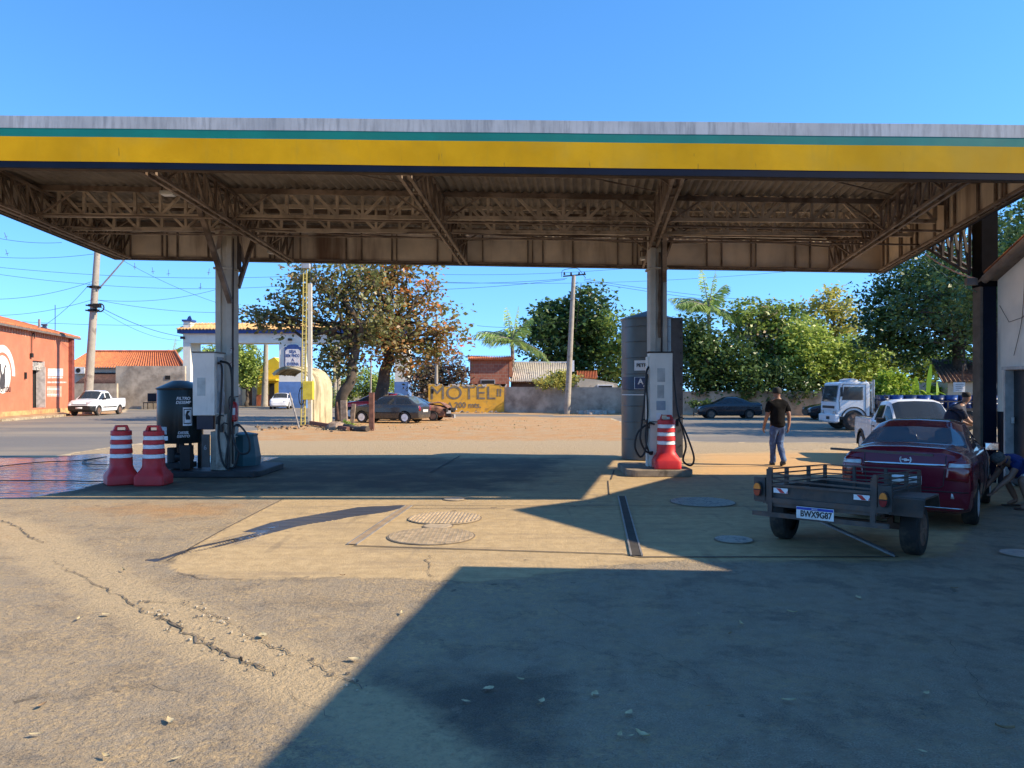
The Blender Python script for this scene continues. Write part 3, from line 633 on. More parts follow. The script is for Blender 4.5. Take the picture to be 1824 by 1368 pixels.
# drum filter
X, Y = PX(321, 16.75), 16.75
m_drum = M('dark_green_drum', (.010, .017, .017), .32, .0, .25, 1.2, (.06, .06, .055), (.55, .75), 2, streak=True, spec=.3)
t_ = thing('filter_drum', 'dark green diesel filter drum with conical lid on legs behind the barrels', 'tank', (X, Y, .13))
b = MB(); b.lathe([(.46, .70), (.47, .72), (.47, 1.86), (.46, 1.88)], 36, (X, Y, 0)); b.build('drum', m_drum, t_, smooth=40)
b = MB(); b.lathe([(.49, 1.85), (.495, 1.88), (.16, 2.04), (.0, 2.05)], 36, (X, Y, 0)); b.build('lid', m_drum, t_, smooth=30)
for k in range(4):
    a = .5 + k * math.pi / 2; MB().bar((X + .4 * math.cos(a), Y + .4 * math.sin(a), .13), (X + .4 * math.cos(a), Y + .4 * math.sin(a), .75), .07).build('leg', m_blk, t_)
b = MB(); b.box((X + .05, Y - .1, .22), (.5, .5, .12)); b.lathe([(.11, .28), (.11, .6)], 14, (X - .1, Y - .15, 0)); b.lathe([(.09, -.18), (.09, .18)], 12, (X + .18, Y - .2, .4), axis='x'); b.tube(bez([(X + .3, Y - .2, .7), (X + .35, Y - .3, .5), (X + .22, Y - .35, .35)], 6), .035); b.box((X + .33, Y - .42, .42), (.2, .2, .5))
b.build('pump_unit', m_blk, t_, bevel=.01)
m_let = M('white_letter', (.75, .75, .75), .5)
aR = math.atan2(-1, .42)
for tx, z, sz in (('FILTRO', 1.66, .085), ('DESEMP', 1.575, .085), ('DIESEL', .93, .075), ('ISENTO', .855, .075)):
    text(tx, sz, m_let, t_, (0, 0, z - .13), wrap=(.472, aR + .14), shear=.2, bold=.002)
def patch(parent, r, a0, a1, z0, z1, mt, name='sticker', off=.004, n=8, c=None):
    b = MB(); cx, cy = c or (wloc(parent).x, wloc(parent).y)
    b.grid(lambda u, v: (cx + (r + off) * math.cos(a0 + (a1 - a0) * u), cy + (r + off) * math.sin(a0 + (a1 - a0) * u), z0 + (z1 - z0) * v), n, 1)
    return b.build(name, mt, parent, fix=False)
patch(t_, .47, aR + .12, aR + .52, 1.08, 1.47, m_wht); patch(t_, .47, aR + .15, aR + .49, 1.12, 1.44, m_drum, 'sticker_frame', .008); patch(t_, .47, aR + .18, aR + .46, 1.14, 1.42, m_wht, 'sticker', .012)
b = MB(); b.ext([(-.04, 0, -.09), (.05, 0, -.09), (.05, 0, -.03), (.0, 0, .03), (.05, 0, .1), (-.02, 0, .1), (-.05, 0, .0)], (0, -.004, 0))
a = aR + .32; b.build('droplet_mark', m_blk, t_, W=False, loc=(.486 * math.cos(a), .486 * math.sin(a), 1.17), rot=(0, 0, a + math.pi / 2))
patch(t_, .47, -2.35, -1.75, .90, 1.06, M('label_pale', (.55, .58, .6), .5, grime=(.3, .33, .36), gr=(.48, .52), gs=40)); patch(t_, .47, -2.2, -1.7, .775, .865, m_wht)
# dispensers
def hose(parent, pts, r=.022, name='hose'): return MB().tube(bez(pts, 8), r, 8).build(name, m_blk, parent, smooth=50)
def nozzle(parent, p, s=1):
    b = MB(); p = Vector(p); b.bar(p, p + Vector((.02 * s, -.02, .16)), .05, .07); b.tube([p + Vector((.02 * s, -.02, .14)), p + Vector((.07 * s, -.05, .2)), p + Vector((.16 * s, -.06, .17))], .016); b.bar(p + Vector((.03, -.07, 0)), p + Vector((.03, -.07, .15)), .02)
    b.build('nozzle', m_blk, parent, bevel=.008)
X0, X1 = PX(343, 16.3), PX(382, 16.3); t_ = thing('fuel_dispenser', 'grimy white fuel dispenser raised on a black box beside the green drum', 'fuel pump', ((X0 + X1) / 2, 16.55, .13), 0, 'fuel dispensers')
b = MB(); b.b2((X0, 16.3, 1.30), (X1, 16.85, 2.63)); b.build('cabinet', m_case, t_, bevel=.012)
MB().b2((X0 - .01, 16.28, 2.63), (X1 + .02, 16.9, 2.66)).build('top_cover', M('pump_top', (.2, .17, .14), .7), t_, bevel=.005)
MB().b2((X0 + .1, 16.29, 1.72), (X0 + .27, 16.31, 2.1)).build('display_plate', M('plate_faded', (.5, .51, .47), .5), t_)
MB().b2((X0 + .06, 16.36, 1.0), (X1 - .05, 16.8, 1.32)).build('lower_box', M('navy_box', (.01, .012, .03), .35), t_, bevel=.01)
b = MB(); b.b2((X1 - .02, 16.4, .13), (X1 + .2, 16.5, 1.32)); b.b2((X0 + .3, 16.5, .13), (X1, 16.75, .95)); b.build('side_panel', M('beige_panel', (.44, .40, .33), .7, 0, .2, 2, (.15, .11, .08), (.5, .68), 2.5), t_, bevel=.01)
b = MB(); b.b2((X1 + .002, 16.42, 1.35), (X1 + .012, 16.8, 2.55)); b.b2((X1, 16.55, 1.5), (X1 + .05, 16.75, 1.8)); b.build('hose_bracket', m_grey, t_)
MB().box((X0 + .27, 16.33, .55), (.16, .06, .7)).build('meter', M('meter_dark', (.08, .075, .07), .5), t_, bevel=.01)
text('6', .14, m_grey, t_, (X0 + .27 - t_.location.x, 16.294 - 16.55, .62 - .13))
hose(t_, [(X1 + .02, 16.45, 2.42), (X1 + .12, 16.4, 2.3), (X1 + .1, 16.38, 1.5), (X1 + .06, 16.36, .9), (X1 + .16, 16.3, .35), (X1 + .3, 16.3, .2), (X1 + .28, 16.34, .7), (X1 + .2, 16.36, .95)])
hose(t_, [(X1 + .02, 16.6, 2.46), (X1 + .28, 16.42, 2.36), (X1 + .34, 16.4, 1.9), (X1 + .3, 16.38, 1.0), (X1 + .24, 16.34, .3), (X1 + .4, 16.32, .2), (X1 + .5, 16.34, .5)], .026)
hose(t_, [(X1 + .36, 16.4, 1.05), (X1 + .52, 16.3, 1.1), (X1 + .72, 16.28, .85), (X1 + .74, 16.28, .55), (X1 + .55, 16.3, .5), (X1 + .42, 16.32, .7), (X1 + .36, 16.36, .95)])
hose(t_, [(X0 - .01, 16.6, 2.1), (X0 - .06, 16.55, 1.95), (X0 - .06, 16.55, 1.4)], .018)
for p in ((X1 + .14, 16.33, .95), (X1 + .38, 16.33, .9), (X1 + .05, 16.33, 1.12)): nozzle(t_, p)
X0, X1 = PX(1157, 16.95), PX(1198, 16.95); t_ = thing('fuel_dispenser', 'tall faded white fuel dispenser behind the single barrel, hoses on both sides', 'fuel pump', ((X0 + X1) / 2, 17, .15), 0, 'fuel dispensers')
b = MB(); b.b2((X0, 16.95, .15), (X1, 17.2, 2.66)); b.b2((X0 - .05, 17.0, .15), (X0 - .005, 17.18, 2.58)); b.build('cabinet', m_case, t_, bevel=.012)
MB().b2((X0 - .03, 16.93, 2.66), (X1 + .02, 17.24, 2.69)).build('top_cover', m_rust, t_)
b = MB(); 
for z0, z1, xa, xb in ((2.02, 2.32, .17, .34), (1.66, 1.95, .17, .32)): b.b2((X0 + xa, 16.944, z0), (X0 + xb, 16.955, z1))
b.build('faded_display', M('display_faded', (.47, .46, .43), .5), t_); MB().b2((X0 + .15, 16.938, 1.40), (X0 + .35, 16.955, 1.6)).build('window', M('display_blue', (.25, .29, .34), .25), t_, bevel=.004)
b = MB(); b.lathe([(.026, 0), (.026, .01)], 12, (X0 + .27, 16.945, 1.28), axis='y'); b.build('lock', m_blk, t_)
MB().b2((X0 + .15, 16.944, 1.18), (X0 + .25, 16.955, 1.34)).build('sticker', m_wht, t_)
MB().b2((X0 - .004, 16.946, 1.13), (X1 + .004, 16.956, 1.15)).build('seam', m_rust, t_)
hose(t_, [(X0 - .02, 16.97, 2.35), (X0 - .08, 16.9, 2.2), (X0 - .12, 16.88, 1.7), (X0 - .2, 16.86, 1.0), (X0 - .22, 16.84, .75), (X0 - .1, 16.84, .5), (X0 + .06, 16.86, .48)])
hose(t_, [(X0 + .1, 16.9, 1.09), (X0 - .05, 16.86, 1.1), (X0 - .28, 16.84, .9), (X0 - .34, 16.84, .6), (X0 - .22, 16.84, .38), (X0 - .1, 16.85, .55), (X0 - .06, 16.86, 1.0)])
hose(t_, [(X0 - .02, 17.05, 2.3), (X0 - .06, 16.95, 1.9), (X0 - .05, 16.92, 1.3), (X0 - .1, 16.9, .8), (X0 - .02, 16.88, .46), (X0 + .06, 16.87, .45)], .02)
hose(t_, [(X1 + .01, 17.0, 2.4), (X1 + .05, 16.95, 1.9), (X1 + .1, 16.9, 1.4), (X1 + .22, 16.85, .9), (X1 + .26, 16.8, .6), (X1 + .2, 16.8, .3), (X1 + .36, 16.75, .2), (X1 + .42, 16.75, .4), (X1 + .26, 16.8, .9), (X1 + .12, 16.86, 1.2)])
nozzle(t_, (X0 - .06, 16.86, 1.0), -1); nozzle(t_, (X1 + .06, 16.86, 1.05))
# extinguisher, teal bin
X = PX(418, 16.9); Y = 16.85; t_ = thing('fire_extinguisher', 'red fire extinguisher hung on the left canopy column', 'extinguisher', (X, Y, 1.15))
MB().lathe([(.05, 1.15), (.085, 1.18), (.085, 1.52), (.06, 1.57), (.03, 1.59)], 20, (X, Y, 0)).build('cylinder', M('extinguisher_red', (.5, .02, .02), .3), t_, smooth=40)
b = MB(); b.box((X, Y, 1.62), (.06, .05, .08)); b.tube(bez([(X, Y, 1.64), (X - .06, Y - .03, 1.7), (X - .1, Y - .02, 1.62), (X - .09, Y, 1.4)], 6), .012); b.bar((X - .02, Y, 1.68), (X + .1, Y, 1.7), .02); b.build('valve', m_blk, t_)
patch(t_, .085, -2.0, -.9, 1.3, 1.45, m_wht)
X = PX(434, 17.6); Y = 17.6; t_ = thing('waste_bin', 'large dark teal waste bin behind the left pumps', 'bin', (X, Y, .13)); m_bin = M('teal_plastic', (.03, .10, .12), .45, 0, .25, 2)
b = MB(); b.lathe([(.26, .02), (.36, .08), (.38, .32), (.30, .80), (.29, .82)], 8, (X, Y, 0), a0=.3); b.build('body', m_bin, t_); MB().lathe([(.31, .80), (.32, .84), (.1, .88), (0, .88)], 8, (X, Y, 0), a0=.3).build('lid', M('teal_lid', (.04, .13, .15), .45), t_)
# big storage tank
X, Y = PX(1154, 20.6), 20.6; m_tank = M('tank_paint', (.115, .115, .105), .36, .15, .2, 1.0, (.09, .10, .105), (.5, .7), 1.4, streak=True)
t_ = thing('storage_tank', 'tall grey blue vertical fuel tank standing behind the right column', 'tank', (X, Y, 0)); rT = .70
pr = [(rT, .02)]
for z in (.55, 1.0, 1.42, 1.84, 2.26, 2.68, 3.1, 3.5): pr += [(rT, z - .012), (rT + .006, z), (rT, z + .012)]
pr += [(rT, 3.70), (rT + .03, 3.71), (rT + .03, 3.74)]
MB().lathe(pr, 48, (X, Y, 0)).build('shell', m_tank, t_, smooth=25); MB().lathe([(rT + .03, 3.74), (.05, 3.95), (0, 3.95)], 40, (X, Y, 0)).build('lid', M('tank_lid', (.07, .05, .04), .6), t_, smooth=20)
b = MB(); a = -.32; p0 = Vector((X + rT * math.cos(a) * .9, Y + rT * math.sin(a), 0)); b.bar(p0 + Vector((0, 0, .1)), p0 + Vector((0, 0, 3.7)), .02, .02); b.b2((X + .50, Y - .62, .08), (X + .80, Y - .58, 3.72))
b.build('flange', M('flange_grey', (.075, .08, .09), .5, .2), t_); b = MB()
for k in range(9): b.lathe([(.022, 0), (.022, .012)], 8, (X + .74, Y - .635, .4 + k * .4), axis='y'); b.build('bolt', m_blk, t_); b = MB()

def on_tank(px): return math.asin(max(-.99, min(.99, (PX(px, Y - .5) - X) / rT))) - math.pi / 2
patch(t_, rT, on_tank(1109), on_tank(1195), PZ(694, 20), PZ(671, 20), M('tank_navy', (.02, .035, .075), .4), 'navy_band', .014, 20)
patch(t_, rT, on_tank(1130), on_tank(1190), PZ(660, 20), PZ(642, 20), m_wht, 'sign', .02, 10); patch(t_, rT, on_tank(1130), on_tank(1160), PZ(693, 20), PZ(671.5, 20), m_wht, 'sign_border', .02, 10); patch(t_, rT, on_tank(1131), on_tank(1160), PZ(692.4, 20), PZ(672.2, 20), M('sign_navy', (.02, .03, .10), .4), 'sign', .026, 10)
patch(t_, rT, on_tank(1110), on_tank(1198), PZ(704, 20), PZ(702.5, 20), m_wht, 'white_line', .016, 20)
text('PETR', .125, m_blk, t_, (0, 0, PZ(651, 20)), wrap=(rT + .026, on_tank(1141.5)), bold=.003); text('A', .2, m_let, t_, (0, 0, PZ(680, 20)), wrap=(rT + .032, on_tank(1140)), bold=.006); text('G', .07, m_let, t_, (0, 0, PZ(688, 20)), wrap=(rT + .032, on_tank(1146)), bold=.003)
# tank lids and drain in the slab
m_cov = M('cover_iron', (.50, .385, .24), .6, .2, .25, 8, (.38, .29, .185), (.5, .65), 6); m_slot = M('slot_dark', (.045, .038, .03), .9)
def cover(px0, px1, py0, py1, kind, lab, mt=None):
    c_ = G((px0 + px1) / 2, (py0 + py1) / 2); rx = (px1 - px0) / 2 / F * c_.y; r_ = rx
    t_ = thing('tank_cover', lab, 'manhole cover', (c_.x, c_.y, .006), 0, 'round covers set in the forecourt')
    b = MB(); b.lathe([(r_ + .012, .0), (r_ + .012, .006), (r_, .006)], 40, c_ + Vector((0, 0, .006))); b.build('rim', M('rim_grey', (.20, .155, .105), .8), t_, fix=False)
    b = MB(); b.lathe([(r_ - .01, .0), (r_ - .01, .011), (0, .011)], 40, c_ + Vector((0, 0, .006)))
    if kind == 1:
        for k in range(-9, 10):
            o = k * r_ / 10; h = math.sqrt(max(0, r_ * r_ - o * o)) * .96; b.bar(c_ + Vector((o - .02, -h, .02)), c_ + Vector((o + .02, h, .02)), r_ * .045, .012)
    elif kind == 2:
        for k in range(-9, 10):
            o = k * r_ / 10; h = math.sqrt(max(0, r_ * r_ - o * o)) * .96; b.bar(c_ + Vector((o, -h, .018)), c_ + Vector((o, h, .018)), .008, .006); b.bar(c_ + Vector((-h, o, .019)), c_ + Vector((h, o, .019)), .008, .006)
    b.build('plate', mt or m_cov, t_, fix=False)
m_cv2 = M('cover_galvanised', (.42, .37, .31), .45, .3, .2, 6, (.2, .2, .2), (.5, .62), 12)
cover(728, 857, 915, 933, 1, 'round ribbed iron cover set in the sunlit slab'); cover(692, 845, 946, 966, 2, 'largest round chequered iron cover in the sunlit slab'); cover(754, 806, 935.5, 941, 0, 'smallest round cover between the ribbed and chequered covers')
cover(1195, 1308, 889, 901, 2, 'pale round cover in the shade beyond the drain', m_cv2); cover(1274, 1340, 957, 968, 2, 'pale round cover in the shade near the trailer wheel', m_cv2); cover(1785, 1860, 982, 993, 0, 'pale round cover at the right edge of the shaded asphalt', m_cv2); cover(790, 828, 888, 892, 0, 'small round cover at the edge of the canopy shadow')
m_rail = M('drain_edge', (.33, .30, .26), .5, .4)
for lab, a0, a1, wd in (('open dark drain slot with steel edges running into the shade', G(1107.5, 885), G(1134, 991), .1), ('sand filled drain slot with steel edges beside the ribbed cover', G(728, 902), G(627, 971), .09)):
    t_ = thing('floor_drain', lab, 'drain', (a0 + a1) / 2, 0, 'floor drains'); d = (a1 - a0); s = Vector((-d.y, d.x, 0)).normalized(); z = Vector((0, 0, .012))
    dk = wd > .095
    MB().bar(a0 + z, a1 + z, wd, .008).build('channel', m_slot if dk else M('sand_fill', (.30, .21, .12), .9), t_)
    b = MB(); b.bar(a0 + z + s * wd * .6, a1 + z + s * wd * .6, .02, .016); b.bar(a0 + z - s * wd * .6, a1 + z - s * wd * .6, .02, .016); b.build('edge_rail', m_rail, t_)
# hose across the puddle
t_ = thing('water_hose', 'black hose looped across the wet slab left of the barrels', 'hose', G(100, 835)); pts = [G(x, y) + Vector((0, 0, .025)) for x, y in ((-80, 842), (60, 826), (140, 822), (190, 815), (150, 823), (155, 828), (200, 830))]
MB().tube(bez(pts, 8), .013, 6).build('hose', m_blk, t_, smooth=50)
t_ = thing('water_hose', 'straight black hose lying along the near edge of the puddle', 'hose', G(90, 858)); pts = [G(x, y) + Vector((0, 0, .025)) for x, y in ((-120, 859), (60, 858), (186, 860))]
MB().tube(bez(pts, 8), .010, 6).build('hose', m_blk, t_, smooth=50)
# dry leaves and crumbs
m_lf = M('dry_leaf', (.58, .47, .26), .8, 0, .35, 14); m_lf2 = M('brown_leaf', (.30, .19, .09), .85, 0, .35, 14)
for x, y in [(64, 1310), (75, 1258), (189, 1350), (190, 1096), (303, 1285), (220, 1017), (716, 1093), (630, 1176), (468, 1134), (610, 1026), (315, 1352), (1405, 1250), (1104, 1312), (1145, 1313), (1263, 1259), (1124, 1312), (927, 1212), (830, 1250), (1300, 1130), (1320, 1113), (870, 1228), (1650, 1237), (1644, 1340), (1790, 1300), (1245, 1095), (960, 1256), (1060, 1238), (1411, 1092), (965, 1250), (1120, 1272), (140, 1104), (718, 957), (1530, 1065), (1700, 1050)]:
    p = G(x, y, .012); L = random.uniform(.02, .048); Wd = L * random.uniform(.3, .62); cu_ = random.uniform(.1, .75); tw = random.uniform(-.6, .6); b = MB(); n = 7; V_ = []
    for k in range(n + 1):
        u = k / n * 2 - 1; ww = Wd * (1 - u * u) ** .6 * random.uniform(.75, 1.1) * (1.15 if u < .2 else .85)
        for s in (-1, -.5, 0, .5, 1): V_.append((u * L, s * ww * (1 - .25 * cu_), .004 + L * cu_ * (.5 * abs(s) ** 1.5 * .6 + .35 * u * u) + tw * s * u * Wd * .5 + .25 * Wd))
    b.add(V_, [(k * 5 + s, k * 5 + s + 1, k * 5 + s + 6, k * 5 + s + 5) for k in range(n) for s in range(4)])
    o = b.build('dry_leaf', m_lf if random.random() < .75 else m_lf2, fix=False, smooth=70); props(o, 'small curled dry leaf lying on the bare forecourt paving', 'leaf', 'dry leaves on the forecourt')
    o.location = p; o.rotation_euler = (0, 0, random.uniform(0, 6.3))
b = MB()
for k in range(1100):
    x, y = random.uniform(-50, 1900), random.uniform(800, 1368) if k % 3 else random.uniform(1150, 1368)
    if k % 4 == 0: x, y = random.gauss(1130, 60), random.gauss(1003, 8)
    if k % 4 == 1: x, y = random.gauss(830, 110), random.gauss(1250, 45)
    p = G(x, y); s = random.uniform(.003, .0095)
    if k % 9 == 0: i_ = random.choice((0, 1, 2, 3, 4, 5, 7, 8, 9, 10, 11, 12)); p = CRK[i_].lerp(CRK[i_ + 1], random.random()) + Vector((random.gauss(0, .05), random.gauss(0, .05), 0)); s *= 1.6; b.box(p + Vector((0, 0, s * .5 + .006)), (s * random.uniform(.8, 1.8), s, s * .8), random.uniform(0, 3), k % 2, )
props(b.build('grit', [M('grit_pale', (.45, .38, .27), .9), M('grit_dark', (.14, .12, .095), .9)]), kind='stuff')
# ------------------------------------------------------------------ vehicles
m_tyre = M('tyre', (.022, .021, .02), .8, 0, .35, 6, (.10, .075, .05), (.5, .75), 4); m_alloy = M('alloy', (.65, .65, .65), .35, .3, .15, 5, (.15, .12, .09), (.55, .8), 6); m_rimb = M('rust_rim', (.20, .125, .09), .7, .2, .4, 5)
m_win = glassmat('car_glass', (.03, .036, .04), .04, .15, 0); m_winr = glassmat('rear_glass_sky', (.10, .15, .18), .04, .16); m_trim = M('black_trim', (.014, .014, .015), .5, 0, .2, 5)  # rear window tint lightened, a pale sky reflection put into its colour
m_chrome = M('chrome', (.75, .75, .76), .12, 1., .03, 5); m_tail = M('tail_red', (.22, .006, .012), .12, 0, .15, 6, coat=.8); m_tclear = M('lamp_clear', (.62, .60, .58), .12, .2, .1, 20, coat=.8); m_amber = M('lamp_amber', (.75, .22, .03), .2, 0, .1, 9, coat=.6)
m_plate = M('number_plate', (.75, .75, .73), .4); m_pblue = M('plate_blue', (.02, .06, .36), .4); m_cabin = M('cabin_dark', (.02, .02, .022), .8); m_seat = M('seat_cloth', (.05, .05, .055), .9)
def wheel(parent, x, y, r, w_, mt, nsp=8, out=1, lab=None, steer=0):
    """tyre mesh with its rim as a child; axle along y, outer face towards out"""
    b = MB(); b.lathe([(r * .62, -w_ / 2), (r * .9, -w_ / 2), (r * .98, -w_ * .40), (r, -w_ * .2), (r, w_ * .2), (r * .98, w_ * .40), (r * .9, w_ / 2), (r * .62, w_ / 2)], 32, axis='y', caps=False)
    for k in range(-1, 2): b.lathe([(r * 1.002, k * w_ * .2 - .006), (r * 1.002, k * w_ * .2 + .006)], 32, axis='y')
    t_ = b.build('wheel', m_tyre, parent, W=False, smooth=35, loc=(x, y, r), rot=(0, 0, steer))
    b = MB(); o = out; e = w_ * .5
    b.lathe([(r * .64, o * e * .98), (r * .60, o * e * 1.02), (r * .55, o * e * .6), (r * .16, o * e * .55), (r * .14, o * e * .85), (0, o * e * .85)], 28, axis='y')
    for k in range(nsp):
        a = 2 * math.pi * k / nsp; d = Vector((math.cos(a), 0, math.sin(a))); b.bar(d * r * .14 + Vector((0, out * e * .82, 0)), d * r * .56 + Vector((0, out * e * .80, 0)), r * .5 / nsp * 2, .02)
    b.build('rim', mt, t_, W=False, smooth=30)
    return t_
def car(name, label, cat, loc, head, sc_, paint, st, glass, wheels, rw, rim, group=None, well=True, nsp=8, top=None, lower=None, crease=.5):
    """st: stations rear->front (xb, xt, hw, zl, zb, hg, ht, zt); glass: list of (station, row, part)"""
    root = thing(name, label, cat, loc, head, group); root.scale = (sc_,) * 3
    NR = 11; V = []; Fc = []; Mi = []
    for (xb, xt, hw, zl, zb, hg, ht, zt) in st:
        gh = zt - zb > .25; zr = (zt - .075) if gh else zb + .55 * (zt - zb); zw = zt - .15 if gh else zb + .4 * (zt - zb); hw6 = ht + .035 if gh else ht + .6 * (hg - ht)
        f = lambda z: xb + (xt - xb) * max(0, min(1, (z - zb) / max(.01, zt - zb))) if gh else (xb + xt) / 2 if False else xb
        xw = xb + (xt - xb) * .85 if gh else xb
        V += [(xb, 0, zl), (xb, hw * .8, zl), (xb, hw * .955, zl + .05), (xb, hw, zl + .42 * (zb - zl)), (xb, hw * .99, zb - .10 * (zb - zl) * 1.5), (xb, hg + (hw - hg) * .45, zb - .005), (xb, hg, zb + (.02 if gh else .25 * (zt - zb))), (xw if gh else xb, hw6, zw), (xt, ht, zr), (xt, ht * .72, zt - .015), (xt, 0, zt)]
    n = len(st); half = len(V)
    V2 = [(x, -y, z) for x, y, z in V]; allv = V + V2
    gl = {}; last = None; grp = 0
    for s, r_, p in glass:
        if p == 'side_window':
            grp += (last is not None and s - last > 1); last = s; gl[(s, r_)] = (p + '|L%d' % grp, p + '|R%d' % grp)
        else: gl[(s, r_)] = (p, p)
    parts = ['body'] + sorted({p for v_ in gl.values() for p in v_})
    for s in range(n - 1):
        for r_ in range(NR - 1):
            q = (s * NR + r_, (s + 1) * NR + r_, (s + 1) * NR + r_ + 1, s * NR + r_ + 1); pl_, pr_ = gl.get((s, r_), ('body', 'body'))
            Fc += [q, tuple(half + i for i in q)[::-1]]; Mi += [parts.index(pl_), parts.index(pr_)]
    for s in (0, n - 1):
        for r_ in range(NR - 1):
            if r_ in (4, 9) or True:
                pass
        a_ = [s * NR + i for i in range(NR)]; b_ = [half + i for i in a_]
        for i in range(NR - 1): Fc.append((a_[i], a_[i + 1], b_[i + 1], b_[i])); Mi.append(0)
    me = bpy.data.meshes.new('cage'); me.from_pydata(allv, [], Fc); me.polygons.foreach_set('material_index', Mi)
    bm = bmesh.new(); bm.from_mesh(me); bmesh.ops.remove_doubles(bm, verts=bm.verts, dist=1e-4); bmesh.ops.recalc_face_normals(bm, faces=bm.faces); bm.to_mesh(me); bm.free()
    m_well = M('wheel_well', (.008, .008, .008), .9)
    mats = [paint] + [m_win] * (len(parts) - 1) + [m_well]
    for q in mats: me.materials.append(q)
    ca = me.attributes.new('crease_edge', 'FLOAT', 'EDGE'); ca.data.foreach_set('value', [crease] * len(me.edges))
    o = link('tmp', me); ss = o.modifiers.new('s', 'SUBSURF'); ss.levels = ss.render_levels = 3
    me2 = evald(o)
    bm = bmesh.new(); bm.from_mesh(me2); bvh = BVHTree.FromBMesh(bm); bm.free()
    cut = None
    if well:
        c = MB(); hwm = max(s[2] for s in st)
        for wx in wheels:
            for sg in (-1, 1): c.lathe([(rw * 1.16, -.16), (rw * 1.16, .16)], 28, (wx, sg * (hwm - .08), rw * .98), m=len(mats) - 1, axis='y')
        cut = c.build('cut', mats, None)
        o = link('tmp', me2); bo = o.modifiers.new('b', 'BOOLEAN'); bo.operation = 'DIFFERENCE'; bo.object = cut; bo.solver = 'EXACT'
        me2 = evald(o); bpy.data.objects.remove(cut)
    nv = len(me2.vertices); co = np.empty(nv * 3); me2.vertices.foreach_get('co', co); co = co.reshape(-1, 3)
    bodyo = None
    for i, pn in enumerate(parts):
        ids = [p for p in me2.polygons if (p.material_index == i or (i == 0 and p.material_index >= len(parts)))]
        if not ids: continue
        used = sorted({v for p in ids for v in p.vertices}); mp = {v: k for k, v in enumerate(used)}
        m3 = bpy.data.meshes.new(pn); m3.from_pydata([tuple(co[v]) for v in used], [], [tuple(mp[v] for v in p.vertices) for p in ids])
        if i == 0: m3.materials.append(paint); m3.materials.append(m_well); m3.materials.append(m_trim); m3.polygons.foreach_set('material_index', [1 if p.material_index >= len(parts) else (2 if lower and lower(p.center) else 0) for p in ids])
        else: m3.materials.append(m_winr if pn == 'rear_window' else m_win)
        m3.polygons.foreach_set('use_smooth', [True] * len(ids)); m3.set_sharp_from_angle(angle=R(50)); m3.update()
        oo = link(pn.split('|')[0], m3, root)
        if i == 0: bodyo = oo
    for k, wx in enumerate(wheels):
        for sg in (-1, 1): wheel(root, wx, sg * (max(s[2] for s in st) - .10), rw, .19, rim, nsp, sg)
    return root, bvh
def decal(root, bvh, quad, d, mat, name, nu=6, nv=4, off=.006, parent=None):
    """four points in a plane are laid on the body along direction d as a thin conforming skin"""
    d = Vector(d).normalized(); q = [Vector(p) for p in quad]; pts = []
    for j in range(nv + 1):
        for i in range(nu + 1):
            u, v = i / nu, j / nv; p = q[0].lerp(q[1], u).lerp(q[3].lerp(q[2], u), v)
            h = bvh.ray_cast(p - d * 2.0, d)
            if h[0] is None: h = bvh.find_nearest(p)
            nrm = h[1] if h[1].dot(d) < 0 else -h[1]; pts.append(h[0] + nrm * off)
    b = MB(); b.add(pts, [(j * (nu + 1) + i, j * (nu + 1) + i + 1, (j + 1) * (nu + 1) + i + 1, (j + 1) * (nu + 1) + i) for j in range(nv) for i in range(nu)])
    o = b.build(name, mat, parent or root, W=False, smooth=60, fix=False); s_ = o.modifiers.new('t', 'SOLIDIFY'); s_.thickness = .004; return o
def seam(root, bvh, pts, d, w_=.012, name='panel_gap', mat=None):
    d = Vector(d); 
    b = MB(); out = []
    for a_, c_ in zip(pts[:-1], pts[1:]):
        for k in range(6): out.append(Vector(a_).lerp(Vector(c_), k / 6))
    out.append(Vector(pts[-1])); res = []
    for p in out:
        h = bvh.ray_cast(p - d * 2, d); res.append((h[0] if h[0] else p) - d * .001)
    b.tube(res, w_ / 2, 5); return b.build(name, mat or m_trim, root, W=False)
def mirror(root, x, y, z, mt, sg=1, face=None):
    b = MB(); b.box((x, y + sg * .12, z), (.09, .2, .13)); b.bar((x + .03, y, z - .05), (x + .02, y + sg * .06, z - .03), .05); o = b.build('wing_mirror', mt, root, W=False, bevel=.03)
    g = MB(); g.box((x - .047, y + sg * .12, z), (.004, .17, .1)); g.build('mirror_glass', M('mirror_glass', (.8, .8, .8), .03, 1, .02), o, W=False); return o
SEDAN = [(-2.08, -2.06, .70, .42, .82, .62, .5, .88), (-2.04, -2.0, .79, .27, .93, .69, .60, 1.03), (-1.93, -1.88, .81, .22, .96, .72, .64, 1.10), (-1.30, -1.30, .82, .2, .96, .735, .70, 1.115), (-1.02, -.80, .823, .19, .96, .745, .60, 1.335), (-.86, -.52, .823, .19, .96, .745, .56, 1.425), (-.20, -.20, .823, .19, .955, .745, .57, 1.435), (-.12, -.12, .823, .19, .955, .745, .57, 1.435), (.55, .22, .823, .19, .945, .74, .55, 1.405), (1.02, 1.0, .82, .19, .93, .73, .62, 1.0), (1.55, 1.55, .80, .2, .86, .70, .56, .93), (1.95, 1.93, .75, .24, .74, .62, .5, .80), (2.08, 2.05, .64, .34, .60, .5, .4, .64)]
SGL = [(3, 8, 'rear_window'), (3, 9, 'rear_window'), (5, 6, 'side_window'), (7, 6, 'side_window'), (8, 6, 'side_window'), (8, 8, 'windscreen'), (8, 9, 'windscreen')]
